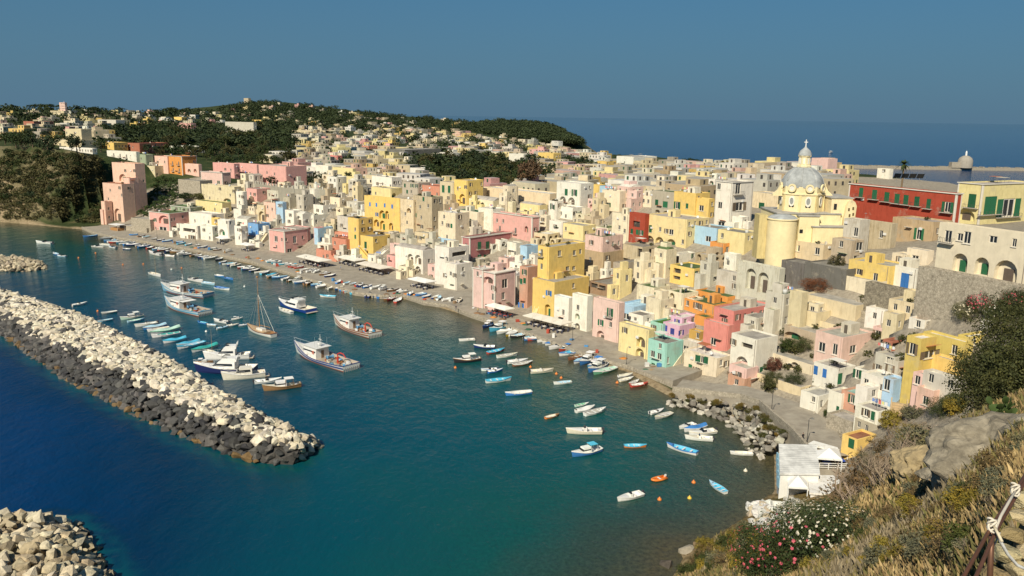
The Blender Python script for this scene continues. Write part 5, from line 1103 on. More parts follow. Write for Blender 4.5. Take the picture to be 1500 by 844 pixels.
def revetment():
    A_, B_ = [], []
    for i in range(9):
        d = L[min(i + 1, 8)] - L[max(i - 1, 0)]; d.z = 0; d.normalize(); o_ = Vector((d.y, -d.x, 0)); o_ = -o_ if o_.x > 0 else o_
        if i < 7: B_.append(L[i] + o_ * .7 + Vector((0, 0, -1.0))); q = L[i] + o_ * (3.2 + 2.2 * min(i, 3) / 3); q.z = -.25; A_.append(q)
    BANK.extend(zip(A_, B_)); root = thing('rock_revetment', 'grey boulder bank below the road wall', 'rocks', (A_[3].x, A_[3].y, 0)); sp = []
    for i in range(6):
        ln = (A_[i] - A_[i + 1]).length; wd = (A_[i] - B_[i]).length; nu, nv = max(2, round(ln / 1.1)), max(2, round(wd / 1.05))
        for u in range(nu):
            for v in range(nv): P = A_[i].lerp(A_[i + 1], (u + rk.random()) / nu).lerp(B_[i].lerp(B_[i + 1], (u + rk.random()) / nu), (v + rk.random()) / nv); sp.append((P, rk.uniform(.45, .95), rk.choice([(.40, .37, .31), (.30, .28, .24), (.50, .46, .38), (.22, .20, .17), (.56, .52, .44)])))
    heap(root, sp)
revetment()
for x, y, r_, cc, lb in [(1003, 806, 1.25, (.36, .32, .25), 'large smooth grey boulder in the water below the shrubs'), (1023, 800, 1.0, (.30, .21, .12), 'brown weed-covered boulder between two grey boulders'), (1042, 800, 1.05, (.42, .39, .32), 'pale grey pointed boulder at the foot of the slope'), (975, 826, 1.0, (.10, .085, .07), 'dark submerged boulder at the water edge'), (1139, 655, .9, (.20, .19, .17), 'dark boulder beneath the white restaurant')]:
    P = atz(x, y, .1); o = obj('boulder', rk.choice(ROCKS), None, None, cc, P); o.scale = (r_ * 1.25, r_, r_ * .8); o.rotation_euler = (0, .2, rk.uniform(0, 6)); tag(o, lb, 'boulder')
# mole of the far harbour, with its beacon house
b = MB(); q = random.Random(4); y0 = 1090; prev = None
ps = [(1205, 243.5), (1260, 245), (1320, 247), (1380, 250), (1440, 254), (1500, 257), (1560, 261)]; W_ = [aty(x, y + 2, 1080) for x, y in ps]
root = thing('harbour_mole', 'long low stone mole of the far harbour on the right', 'breakwater', (W_[2].x, W_[2].y, 0)); b = MB()
for a, c in zip(W_, W_[1:]):
    n = 26
    for k in range(n):
        p = a.lerp(c, k / n) - root.location; p.z = 0; w = 5; h = q.uniform(3.0, 4.6); b.box(p.x, p.x + (c - a).length / n * 1.1, p.y - w, p.y + w, -1, h)
b.build('rubble', 'rubble', root)
P = aty(1412, 254, 1078); P.z = 0; root = thing('beacon_house', 'small round-roofed beacon house on the far harbour mole', 'building', P); b = MB(); b.box(-19, -2, -4, 4, 3, 10); b.build('annex', 'rubble', root); b = MB(); b.lathe([(9, 3), (9, 12), (7.5, 15.5), (4, 18), (.1, 19)], 20); b.build('round_tower', 'plaster', root, (.36, .33, .28, .8), True); b = MB(); b.lathe([(1.2, 18.5), (1.2, 23), (.1, 25)], 8); b.build('beacon', 'paint', root, (.8, .8, .78))
# palm behind the red palace
P = aty(*full('L', 433, 160), 262); root = thing('palm_tree', 'palm tree behind the red palace roof', 'palm', (P.x, P.y, P.z - 5)); b = MB(); b.tube([(0, 0, 0), (.1, 0, 5), (0, 0, 8.5)], .32, 8, .24); b.build('trunk', 'bark', root, (.22, .16, .10))
b = MB()
for k in range(34):
    a = k * 2.39; el = q.uniform(-.35, 1.15); L_ = q.uniform(2.6, 3.4); d = Vector((math.cos(a) * math.cos(el), math.sin(a) * math.cos(el), math.sin(el))); sd = Vector((-math.sin(a), math.cos(a), 0)); pr = None
    for j in range(6):
        t = j / 5; c = Vector((0, 0, 8.4)) + d * L_ * t + Vector((0, 0, -1.6 * t * t)); w = .38 * math.sin(math.pi * min(1, t + .12)) + .02
        if pr: b.quad(pr[0], pr[1], c + sd * w, c - sd * w)
        pr = (c - sd * w, c + sd * w)
b.build('fronds', 'leaf', root, (.045, .065, .025))
# roof gear on the red palace
P = aty(*full('L', 490, 178), 238); root = thing('solar_panel', 'row of dark blue solar panels on the red palace roof', 'solar panels', P)
for k in range(4):
    o = bxo('panel', 'glass', root, Vector((-3.4 + k * 2.1, .2 * k * -1, .4)), (1.95, .06, 1.6), (.02, .04, .2), Matrix.Rotation(R(35), 3, 'X')); bxo('stand', 'metal', root, Vector((-3.4 + k * 2.1, .4 - .2 * k, -.6)), (.08, .08, 2.0), (.4, .4, .4))
# ------------------------------------------------------------------ white restaurant on the shore
def slab(root, name, corners, zt, th, mat, colr, seg=0):
    P = [atz(*full('P', *c), zt) - root.location for c in corners]; b = MB()
    if seg:
        for k in range(seg):
            f0, f1 = k / seg, (k + 1) / seg; A0, B0 = P[0].lerp(P[3], f0), P[1].lerp(P[2], f0); A1, B1 = P[0].lerp(P[3], f1), P[1].lerp(P[2], f1); up_ = Vector((0, 0, .09)); m0, m1 = A0.lerp(A1, .5) + up_, B0.lerp(B1, .5) + up_; b.quad(A0, B0, m1, m0); b.quad(m0, m1, B1, A1)
    else: b.poly(P)
    dn = Vector((0, 0, -th))
    for k in range(4): b.quad(P[k] + dn, P[(k + 1) % 4] + dn, P[(k + 1) % 4], P[k])
    b.poly([p + dn for p in reversed(P)]); return b.build(name, mat, root, colr), P
def tent(root, corners, z0, z1, colr=(.80, .79, .76)):
    P = [atz(*full('P', *c), z0) - root.location for c in corners]; c = sum(P, Vector()) / 4; c.z += z1 - z0; b = MB()
    for k in range(4): b.poly([P[k], P[(k + 1) % 4], c]); d = Vector((0, 0, -.3)); b.quad(P[k] + d, P[(k + 1) % 4] + d, P[(k + 1) % 4], P[k])
    cn = b.build('canopy', 'cloth', root, colr)
    for p in P: bxo('canopy_post', 'paint', cn, p + Vector((0, 0, -1.2)), (.12, .12, 2.4), (.8, .8, .78))
def restaurant():
    o_ = atz(*full('P', 650, 560), 3.0); root = thing('waterside_restaurant', 'white waterside restaurant with corrugated roof and canvas canopies', 'restaurant', (o_.x, o_.y, 0))
    r1, P = slab(root, 'corrugated_roof', [(483, 180), (815, 188), (845, 446), (492, 440)], 6.6, .25, 'roofing', (.66, .66, .64), 16)
    b = MB()
    for k in range(4):
        a, c = P[k].lerp(sum(P, Vector()) / 4, .04), P[(k + 1) % 4].lerp(sum(P, Vector()) / 4, .04); b.quad((a.x, a.y, .2), (c.x, c.y, .2), (c.x, c.y, 6.3), (a.x, a.y, 6.3))
    b.build('wall', 'plaster', root, (.78, .77, .73, .3))
    for k in range(5): p = P[0].lerp(P[3], .1 + .2 * k); bxo('blue_window', 'paint', root, Vector((p.x - .02, p.y, 4.6)), (.2, 1.1, 1.5), (.30, .52, .66))
    slab(root, 'flat_roof', [(737, 452), (1020, 458), (1005, 628), (752, 608)], 5.3, .3, 'plaster', (.76, .74, .70)); f, Q = slab(root, 'front_block', [(745, 470), (1010, 475), (990, 640), (762, 625)], 4.9, 4.2, 'plaster', (.76, .74, .70))
    a = Q[3].lerp(Q[2], .35); bxo('front_opening', 'glass', root, Vector((a.x + .2, a.y - .35, 3.6)), (3.4, .2, 1.5), (.03, .03, .05))
    slab(root, 'terrace_floor', [(815, 300), (1075, 300), (1082, 415), (835, 405)], 4.5, 3.5, 'paving', (.5, .48, .44)); slab(root, 'lower_terrace', [(560, 560), (740, 565), (740, 650), (570, 640)], 3.0, 2.6, 'paving', (.5, .48, .44))
    tent(root, [(812, 238), (1010, 228), (1038, 318), (822, 302)], 6.7, 7.8); tent(root, [(562, 478), (728, 470), (738, 566), (566, 556)], 5.4, 6.5)
    Tq = [atz(*full('P', *c), 4.5) - root.location for c in [(835, 405), (1080, 412), (1078, 305)]]
    for a, c in zip(Tq, Tq[1:]):
        d = c - a; n = max(3, int(d.length / 1.4))
        for k in range(n + 1): bxo('railing_post', 'paint', root, a + d * k / n + Vector((0, 0, .55)), (.12, .12, 1.1), (.82, .81, .78))
        for hh in (.4, .75, 1.1): bxo('railing_bar', 'paint', root, a + d / 2 + Vector((0, 0, hh)), (d.length, .08, .08), (.82, .81, .78), Matrix.Rotation(math.atan2(d.y, d.x), 3, 'Z'))
    slab(root, 'annex_roof', [(725, 185), (790, 152), (1000, 212), (1010, 240)], 6.2, .25, 'plaster', (.80, .79, .75)); 
    for k in range(8): bxo('step', 'plaster', root, atz(*full('P', 575 - k * 3, 660 + k * 13), 2.9 - k * .22) - root.location, (1.6, .5, .4), (.78, .77, .73))
    for (x, y, z) in [(620, 590, 3.0), (690, 600, 3.0), (880, 340, 4.5), (950, 350, 4.5), (1020, 360, 4.5), (900, 380, 4.5)]:
        t = thing('dining_table', 'restaurant table with a blue cloth under the white canopy', 'table', atz(*full('P', x, y), z), 0, 'tables of the white restaurant'); bxo('tabletop', 'cloth', t, Vector((0, 0, .76)), (1.3, 1.3, .05), (.05, .10, .45)); bxo('leg', 'paint', t, Vector((0, 0, .37)), (.12, .12, .74), (.5, .4, .3))
restaurant()
root = thing('whitewashed_rocks', 'whitewashed rock slope below the white restaurant', 'rocks', atz(1115, 760, 0)); 
for k in range(110):
    x = rk.uniform(1094, 1165); y = rk.uniform(738, 800) ; 
    if x < 1096 + (y - 738) * .15: continue
    P = ground(x, y)
    if P is None: continue
    P.z += .25; o = obj('rock', rk.choice(ROCKS).copy() if False else rk.choice(ROCKS), None, root, jit((.72, .70, .65) if rk.random() < .8 else (.5, .42, .3), .06), P - root.location); o.scale = (rk.uniform(.7, 1.3), rk.uniform(.7, 1.2), rk.uniform(.6, 1.1)); o.rotation_euler = (rk.uniform(-.5, .5), rk.uniform(-.5, .5), rk.uniform(0, 6))
# ------------------------------------------------------------------ vegetation
vr = random.Random(5)
def leaf_blob(name, n_cl, per, leaf, flat=.8, core=True, seed=1, spread=1.0, droop=0.0):
    """unit crown: leaf-sized faces in clumps through an uneven volume"""
    q = random.Random(seed); v, f = [], []
    for k in range(n_cl):
        while True:
            d = Vector((q.uniform(-1, 1), q.uniform(-1, 1), q.uniform(-.75, 1)))
            if .1 < d.length < 1: break
        d = d * (.35 + .62 * q.random() ** .5) / max(d.length, .5); c = Vector((d.x * spread, d.y * spread, d.z * flat)); cr = q.uniform(.16, .34)
        for j in range(per):
            o = Vector((q.gauss(0, 1), q.gauss(0, 1), q.gauss(0, .8))).normalized() * cr * q.uniform(.6, 1); p = c + o
            n = (o.normalized() + Vector((q.uniform(-.7, .7), q.uniform(-.7, .7), q.uniform(-.2, .9)))).normalized()
            a = n.orthogonal().normalized(); a = (a * math.cos(j) + n.cross(a) * math.sin(j)); b = n.cross(a); s = leaf * q.uniform(.6, 1.3)
            i = len(v); v += [tuple(p - a * s), tuple(p - b * s * .55), tuple(p + a * s), tuple(p + b * s * .55)]; f.append((i, i + 1, i + 2, i + 3))
    me = bpy.data.meshes.new(name); me.from_pydata(v, [], f); me.materials.append(M['leaf']); return me
def trunk_mesh(name, seed=1, h=1.0, limbs=5):
    q = random.Random(seed); b = MB(); b.tube([(0, 0, -.08), (.01, 0, h * .35), (.03, .02, h * .7), (.02, 0, h)], .055, 7, .02)
    for k in range(limbs):
        a = k * 2.4 + q.random(); z = h * q.uniform(.4, .75); b.tube([(.01, 0, z), (math.cos(a) * .18, math.sin(a) * .18, z + .16), (math.cos(a) * .38, math.sin(a) * .38, z + .28)], .025, 5, .008)
    me = b.mesh(name); me.materials.append(M['bark']); return me
CR_HI = [leaf_blob('crown', 60, 34, .085, .8, seed=s) for s in (1, 2, 3)]
CR_MD = [leaf_blob('crown', 34, 18, .12, .8, seed=s) for s in (4, 5, 6)]
CR_WIDE = [leaf_blob('crown', 34, 18, .11, .42, seed=s, spread=1.15) for s in (7, 8)]
TR = [trunk_mesh('trunk', s) for s in (1, 2, 3)]
GREENS = [(.030, .050, .018), (.038, .055, .018), (.028, .045, .022), (.050, .062, .020), (.060, .060, .024)]
def tree(P, h, w, label, group, colr=None, crowns=CR_MD, name='tree', trunk=.35, bark=(.16, .12, .08), cat='tree'):
    t = thing(name, label, cat, P, vr.uniform(0, 6), group)
    c = obj('crown', vr.choice(crowns), None, t, jit(colr or vr.choice(GREENS), .2), (0, 0, h * (trunk + (1 - trunk) / 2)), None, (w / 2, w / 2, h * (1 - trunk) / 2 * 1.25))
    if trunk > 0: obj('trunk', vr.choice(TR), None, t, bark, None, None, (h * .8, h * .8, h * .8))
    return t
def wood(poly, n, hr, label, group, gap=.55, crowns=CR_MD, colr=None, name='tree', wr=(.8, 1.2), trunk=.25, sink=0.0, cat='tree'):
    xs = [p[0] for p in poly]; ys = [p[1] for p in poly]; got = []; tries = 0
    while len(got) < n and tries < n * 40:
        tries += 1; x, y = vr.uniform(min(xs), max(xs)), vr.uniform(min(ys), max(ys))
        if not inpoly(x, y, poly): continue
        P = ground(x, y)
        if P is None or P.z < .7: continue
        h = vr.uniform(*hr); w = h * vr.uniform(*wr)
        if any((P.x - q.x) ** 2 + (P.y - q.y) ** 2 < (gap * w) ** 2 for q in got): continue
        if trunk > 0 and not clear(P, w * .15): continue
        got.append(P.copy()); P.z -= sink; f_ = (h - hr[0]) / (hr[1] - hr[0]); cc = colr; tw = ''
        if cc is None: gi = vr.randrange(5); cc = GREENS[gi]; tw = ('dark', 'deep-coloured', 'dark', 'olive', 'yellowish')[gi] + ' '
        lb = ('small ' if f_ < .33 else 'mid-sized ' if f_ < .66 else 'large ') + tw + label.replace('tall dark ', '').replace('dark green ', 'green ').replace('small green ', 'green ')
        tree(P, h, w, lb, lb if group is None else group + ', ' + lb.split(' tree')[0].split(' shrub')[0], cc, crowns, name, trunk, cat=cat)
wood(WOODS[0], 70, (6, 11), 'dark green broad-leaved tree in the belt behind the cream garden wall', 'trees behind the cream garden wall')
wood(WOODS[1], 75, (6, 10), 'dense green tree in the wood on the left plateau', 'trees on the left plateau')
wood(WOODS[3], 8, (5, 8), 'green tree among cream roofs near the seaward skyline', 'trees near the skyline')
wood(WOODS[4], 22, (4, 6.5), 'garden tree showing over the crenellated wall', 'trees behind the crenellated wall', trunk=.2)
wood([(0, 200), (130, 208), (160, 232), (120, 228), (0, 222)], 26, (6, 10), 'tall dark tree along the cliff top by the villa', 'trees on the cliff top')
wood([(0, 222), (60, 224), (140, 232), (158, 260), (150, 300), (140, 326), (90, 328), (60, 300), (0, 300)], 110, (2.2, 4.5), 'bushy green shrub growing on the sea cliff', 'shrubs on the sea cliff', .45, CR_MD, None, 'shrub', (1.0, 1.6), 0, .4, 'shrub')
for P, h, w in [(ground(*full('S', 655, 505)), 16, 12)]: tree(P, h, w, 'bare brown-leaved tree in front of the tree belt', None, (.10, .065, .04), CR_HI)
for x, y, h, w, lb in [(855, 254, 9, 11, 'flat-topped pine by the seaward houses'), (1011, 246, 8, 13, 'flat-topped green pine on the skyline left of the yellow tree'), (140, 168, 12, 26, 'broad brown tree on the far left skyline'), (250, 168, 12, 24, 'big bare tree on the far skyline'), (60, 163, 12, 30, 'dark umbrella pine on the left skyline'), (75, 163, 12, 24, 'dark round pine beside the bell tower')]:
    P = ground(x, y)
    if P is not None: tree(P, h, w, lb, None, None, CR_WIDE if 'pine' in lb else CR_MD, 'pine_tree' if 'pine' in lb else 'tree')
P = ground(*full('I', 10, 350)); tree(P, 9, 9, 'yellowing tree between houses on the skyline', None, (.16, .13, .03))
# clipped lemon trees on the garden terraces
LEM = [(600, 240), (655, 235), (655, 265), (600, 290), (655, 300), (720, 235), (770, 240), (720, 270), (770, 275), (715, 310), (600, 340), (660, 345), (690, 355), (735, 365), (600, 385), (650, 410), (540, 375), (540, 420), (590, 435), (640, 440), (690, 440), (740, 410), (690, 400), (740, 445), (515, 400), (545, 445), (580, 300), (570, 350), (515, 485), (578, 488), (636, 487), (457, 485), (460, 535), (512, 543), (690, 480), (765, 380), (770, 330), (720, 340), (620, 320), (500, 440)]
for x, y in LEM:
    P = ground(*full('A', x, y + 22))
    if P is not None: h = vr.uniform(2.8, 4.2); P.z += .1; tree(P, h, h * 1.15, 'round clipped dark green lemon tree on the garden terraces', 'lemon trees on the terraces', (.050, .085, .028), CR_MD, 'lemon_tree', .22)
P = ground(*full('A', 855, 425)); tree(P, 5, 9, 'bushy tree at the foot of the stone retaining wall', None, None, CR_HI); P = ground(*full('A', 965, 430)); tree(P, 5, 8, 'olive green bush beside the stone retaining wall', None, (.07, .075, .03), CR_HI)
H('A', 'stone', 'rough stone retaining wall above the terraced garden', [(795, 985, 995, 410, 240)], '', 'd', 'retaining_wall', 'wall', clutter=False, nowin=True, mat='rubble')
H('A', 'stone', 'stone wall with a green railing beside the terraced garden', [(380, 545, 550, 690, 580)], '', 's', 'retaining_wall', 'wall', clutter=False, nowin=True, mat='rubble')
H('A', 'stone', 'sloping stone ramp wall beside the peach tower', [(275, 510, 520, 700, 655)], '', 's', 'ramp_wall', 'wall', clutter=False, nowin=True, mat='rubble')
wood([(195, 224), (300, 224), (430, 222), (430, 244), (330, 246), (290, 238), (200, 236)], 60, (5, 9), 'round green tree behind the orange and pink plateau houses', 'trees behind the pink plateau houses')
# far woods, one mass
fv = []; q = random.Random(9); polyA = [[(0, 162), (330, 166), (430, 190), (430, 215), (200, 215), (0, 205)], [(320, 160), (395, 149), (480, 158), (570, 170), (700, 182), (800, 182), (842, 206), (760, 206), (700, 195), (560, 192), (430, 190), (330, 185)], [(430, 200), (560, 196), (700, 206), (850, 235), (850, 260), (700, 250), (560, 245), (430, 250)], WOODS[2], WOODS[2], [(-20, 226), (60, 222), (140, 230), (160, 255), (152, 300), (146, 328), (100, 326), (40, 322), (-20, 320)], [(795, 188), (832, 194), (862, 212), (800, 213)], [(430, 196), (860, 225), (1000, 245), (1090, 252), (1090, 285), (700, 290), (600, 282), (430, 258)]]
for k, poly in enumerate(polyA):
    xs = [p[0] for p in poly]; ys = [p[1] for p in poly]; n = (560, 760, 170, 260, 200, 700, 260, 150)[k]; c = 0; t = 0
    while c < n and t < n * 10:
        t += 1; x, y = q.uniform(min(xs), max(xs)), q.uniform(min(ys), max(ys))
        if not inpoly(x, y, poly): continue
        P = ground(x, y)
        if P is None or P.z < 1 or P.length > 2400: continue
        if any((P.x - f.x) ** 2 + (P.y - f.y) ** 2 < 100 for f in FARP): continue
        
        if k == 5: P.z -= .6
        if k == 7 and not clear(P, 2.0): continue
        c += 1; fv.append((P, q.uniform(1.0, 2.6) if k == 5 else q.uniform(2.7, 4.5) if k == 7 else q.uniform(3.5, 7.5) if P.y < 1000 else q.uniform(5, 10)))
src = CR_MD[0]; co = np.empty(len(src.vertices) * 3, np.float32); src.vertices.foreach_get('co', co); co = co.reshape(-1, 3); co = co[:len(co) // 4 * 4].reshape(-1, 4, 3)
vs_all = []; cl_all = []
for P, s_ in fv:
    sel = co[np.array(q.sample(range(len(co)), 110))] * np.array([s_ * q.uniform(.8, 1.4), s_ * q.uniform(.8, 1.4), s_ * .8]) * np.array([1, 1, 1.0]); ctr = sel.mean(1, keepdims=True); sel = ctr + (sel - ctr) * 1.7
    (cl_all if s_ < 2.6 else vs_all).append(sel + np.array([P.x, P.y, P.z + s_ * .45]))
def leaf_mass(name, parts, colr, label, cat):
    V = np.concatenate(parts).reshape(-1, 3); nq = len(V) // 4
    me = bpy.data.meshes.new(name); me.vertices.add(len(V)); me.vertices.foreach_set('co', V.astype(np.float32).ravel()); me.loops.add(len(V)); me.loops.foreach_set('vertex_index', np.arange(len(V), dtype=np.int32)); me.polygons.add(nq); me.polygons.foreach_set('loop_start', np.arange(0, len(V), 4, dtype=np.int32)); me.update(calc_edges=True)
    stuff(obj(name, me, 'leaf', None, colr), label, cat)
leaf_mass('far_woodland', vs_all, (.036, .052, .022), 'dark green woodland covering the far hills and headland', 'woodland')
leaf_mass('cliff_scrub', cl_all, (.095, .090, .042), 'olive and brown scrub covering the sea cliff', 'scrub')
# ------------------------------------------------------------------ boats
br = random.Random(17)
def hull_sections(L, B, fb, dr, sheer, stern=.75, bowpow=2.2, n=12):
    out = []
    for k in range(n + 1):
        t = k / n; x = -L / 2 + L * t
        w = (stern + (1 - stern) * min(1, t / .4) ** .8) if t < .4 else max(0.0, 1 - ((t - .4) / .6) ** bowpow)
        z = fb + sheer * (2 * t - .9) ** 2 * (1.3 if t > .45 else .4); rake = .07 * L * max(0, t - .8) / .2
        out.append((x, max(w, .015) * B / 2, z, -dr * (1 - .5 * max(0, t - .7) / .3), rake))
    return out
def hull_mesh(S, name='hull', t=.06, floor=.12):
    """outer skin, inner liner + floor and rim as three meshes"""
    o, i, r = MB(), MB(), MB()
    def sec(s, inn=0.0):
        x, hb, z, k, rk = s; hb = max(hb - inn, .01)
        return [(x, 0, k), (x + rk * .25, hb * .55, k * .8), (x + rk * .5, hb * .86, z * .25), (x + rk, hb, z)]
    for sg in (1, -1):
        for a, b in zip(S, S[1:]):
            A_, B_ = sec(a), sec(b)
            for j in range(3):
                q = [A_[j], B_[j], B_[j + 1], A_[j + 1]]; q = [(p[0], p[1] * sg, p[2]) for p in q]; o.poly(q if sg < 0 else q[::-1])
            ai, bi = (a[0] + a[4], max(a[1] - t, .01), a[2]), (b[0] + b[4], max(b[1] - t, .01), b[2]); af, bf = (a[0], max(a[1] * .74 - t, .005), floor), (b[0], max(b[1] * .74 - t, .005), floor)
            i.quad(*[(p[0], p[1] * sg, p[2]) for p in (ai, bi, bf, af)]); i.quad(*[(p[0], p[1] * sg, p[2]) for p in (af, bf, (bf[0], 0, floor), (af[0], 0, floor))])
            ro, ri = t * .5, t * 1.1
            P = [(a[0] + a[4], a[1] + ro, a[2] + .03), (b[0] + b[4], b[1] + ro, b[2] + .03), (b[0] + b[4], max(b[1] - ri, 0), b[2] + .03), (a[0] + a[4], max(a[1] - ri, 0), a[2] + .03)]
            r.quad(*[(p[0], p[1] * sg, p[2]) for p in P]); Q = [(p[0], p[1] * sg, p[2] - .13) for p in P[:2]]; r.quad((P[0][0], P[0][1] * sg, P[0][2]), (P[1][0], P[1][1] * sg, P[1][2]), Q[1], Q[0])
        A_ = sec(S[0]); o.poly([(p[0], p[1] * sg, p[2]) for p in A_] + [(A_[3][0], 0, A_[3][2])])
    s0 = S[0]; i.quad((s0[0] + t, -s0[1] + t, s0[2]), (s0[0] + t, s0[1] - t, s0[2]), (s0[0] + t, s0[1] * .7, floor), (s0[0] + t, -s0[1] * .7, floor)); r.box(s0[0] - .04, s0[0] + t * 1.3, -s0[1], s0[1], s0[2] - .08, s0[2] + .035)
    return o.mesh('hull', True), i.mesh('interior'), r.mesh('rim')
def deck_mesh(S, t0, t1, up=.06, wfrac=.95):
    b = MB(); n = len(S) - 1; a0, a1 = int(t0 * n), int(t1 * n)
    for a, c in zip(S[a0:a1], S[a0 + 1:a1 + 1]):
        for sg in (1, -1): q = [(a[0] + a[4], 0, a[2] + up), (c[0] + c[4], 0, c[2] + up), (c[0] + c[4], c[1] * wfrac * sg, c[2]), (a[0] + a[4], a[1] * wfrac * sg, a[2])]; b.poly(q)
    s = S[a0]; b.poly([(s[0], -s[1] * wfrac, s[2]), (s[0], s[1] * wfrac, s[2]), (s[0], s[1] * .7, .1), (s[0], -s[1] * .7, .1)])
    s = S[a1]; b.poly([(s[0], -s[1] * wfrac, s[2]), (s[0], s[1] * wfrac, s[2]), (s[0], s[1] * .7, .1), (s[0], -s[1] * .7, .1)]); return b.mesh('deck')
def bm_box(*a):
    b = MB(); b.box(*a); return b.mesh('block')
def cabin_mesh(x0, x1, w, z0, z1, rk0=.0, rk1=.3, tw=.85):
    b = MB(); lo = [(x0, -w / 2, z0), (x1, -w / 2, z0), (x1, w / 2, z0), (x0, w / 2, z0)]; hi = [(x0 + rk0, -w / 2 * tw, z1), (x1 - rk1, -w / 2 * tw, z1), (x1 - rk1, w / 2 * tw, z1), (x0 + rk0, w / 2 * tw, z1)]
    b.poly(hi)
    for k in range(4): b.quad(lo[k], lo[(k + 1) % 4], hi[(k + 1) % 4], hi[k])
    return b.mesh('cabin')
def outboard():
    b = MB(); b.box(-.42, -.05, -.16, .16, .55, 1.0); b.box(-.32, -.16, -.07, .07, -.3, .56); b.box(-.06, .06, -.12, .12, .4, .75); return b.mesh('outboard_motor')
def glass_strip(x0, x1, w, z0, z1, rake=.25):
    b = MB(); b.quad((x1, -w / 2, z0), (x1, w / 2, z0), (x1 - rake, w / 2 * .85, z1), (x1 - rake, -w / 2 * .85, z1))
    for sg in (1, -1): b.quad((x0, sg * w / 2, z0), (x1, sg * w / 2, z0), (x1 - rake, sg * w / 2 * .85, z1), (x0 + .05, sg * w / 2 * .85, z1))
    return b.mesh('windscreen')
def tarp_mesh(S, t0=0.0, t1=1.0, hgt=.35):
    b = MB(); n = len(S) - 1
    for a, c in zip(S[int(t0 * n):int(t1 * n)], S[int(t0 * n) + 1:int(t1 * n) + 1]):
        for sg in (1, -1):
            f = lambda s, u: (s[0] + s[4], sg * s[1] * 1.03 * u, s[2] + .05 + hgt * (1 - u ** 2) * (0.6 + .4 * math.sin(s[0] * 2.1)) - (.12 if u == 1 else 0))
            for u0, u1 in ((0, .5), (.5, 1)): b.quad(f(a, u0), f(c, u0), f(c, u1), f(a, u1))
    return b.mesh('tarpaulin')
PROTO = {}
def proto_boats():
    S = hull_sections(4.6, 1.75, .48, .22, .16, .6); h, i, r = hull_mesh(S)
    base = [('hull', h, 'boatpaint', 'h'), ('interior', i, 'boatpaint', 'i'), ('rim', r, 'boatpaint', 'r')]
    th = [('thwart', bm_box(x - .12, x + .12, -.72, .72, .34, .39), 'boatpaint', 's') for x in (-1.3, -.1, 1.0)]
    PROTO['row'] = (4.6, base + th + [('bow_deck', deck_mesh(S, .84, 1.0), 'boatpaint', 'r')])
    PROTO['cover'] = (4.6, [base[0], base[2], ('tarpaulin', tarp_mesh(S), 'cloth', 'i')])
    S = hull_sections(5.4, 2.1, .62, .25, .18, .85); h, i, r = hull_mesh(S, floor=.2)
    mb = [('hull', h, 'boatpaint', 'h'), ('interior', i, 'boatpaint', 'i'), ('rim', r, 'boatpaint', 'r'), ('bow_deck', deck_mesh(S, .66, 1.0), 'boatpaint', 'i')]
    om = ('outboard_motor', None, 'paint', 'm'); b = outboard(); ob = MB()
    for v in b.vertices: v.co.x -= 2.7
    PROTO['motor'] = (5.4, mb + [('console', cabin_mesh(-.35, .25, .8, .2, 1.05, 0, .15), 'boatpaint', 's'), ('windscreen', glass_strip(-.1, .2, .8, 1.05, 1.4), 'glass', None), ('seat', bm_box(-1.1, -.75, -.6, .6, .2, .62), 'boatpaint', 's'), ('stern_bench', bm_box(-2.5, -2.1, -.8, .8, .2, .6), 'boatpaint', 's'), ('outboard_motor', b, 'paint', 'm')])
    PROTO['speed'] = (5.4, mb[:3] + [('foredeck', deck_mesh(S, .5, 1.0, .12), 'boatpaint', 'i'), ('windscreen', glass_strip(-.5, .35, 1.5, .7, 1.1, .3), 'glass', None), ('seat', bm_box(-1.6, -1.1, -.7, .7, .2, .7), 'boatpaint', 's'), ('outboard_motor', b, 'paint', 'm')])
    S = hull_sections(6.4, 2.3, .7, .3, .32, .55, 2.4); h, i, r = hull_mesh(S, floor=.25)
    cab = cabin_mesh(-.6, 1.5, 1.5, .45, 1.55, .05, .35)
    PROTO['gozzo'] = (6.4, [('hull', h, 'boatpaint', 'h'), ('interior', i, 'boatpaint', 'i'), ('rim', r, 'boatpaint', 'r'), ('foredeck', deck_mesh(S, .58, 1.0, .1), 'boatpaint', 'i'), ('cabin', cab, 'boatpaint', 's'), ('cabin_window', glass_strip(-.4, 1.46, 1.46, 1.0, 1.38, .13), 'glass', None), ('canopy', bm_box(-1.9, -.3, -.8, .8, 1.9, 1.97), 'cloth', 'c')] + [('canopy_pole', bm_box(x - .03, x + .03, y - .03, y + .03, .6, 1.9), 'metal', 'r') for x in (-1.8, -.4) for y in (-.72, .72)] + [('bench', bm_box(-2.6, -2.2, -.7, .7, .25, .6), 'boatpaint', 's')])
    # inflatable
    t = MB(); pts = [(-1.6, -.62, .25), (0, -.66, .25), (.9, -.55, .28), (1.45, -.25, .36), (1.6, 0, .4), (1.45, .25, .36), (.9, .55, .28), (0, .66, .25), (-1.6, .62, .25)]; t.tube(pts, .21, 8)
    b2 = outboard()
    for v in b2.vertices: v.co = Vector((v.co.x * .8 - 1.45, v.co.y * .8, v.co.z * .8))
    PROTO['dinghy'] = (3.4, [('tube', t.mesh('tube', True), 'boatpaint', 'h'), ('floor', bm_box(-1.4, 1.2, -.5, .5, .05, .12), 'boatpaint', 'i'), ('transom', bm_box(-1.5, -1.42, -.45, .45, .05, .5), 'boatpaint', 'i'), ('seat', bm_box(-.3, .0, -.5, .5, .3, .36), 'boatpaint', 's'), ('outboard_motor', b2, 'paint', 's')])
    for L0, parts in PROTO.values():
        for nm, me, mt, sl in parts:
            if not me.materials: me.materials.append(M[mt])
proto_boats()
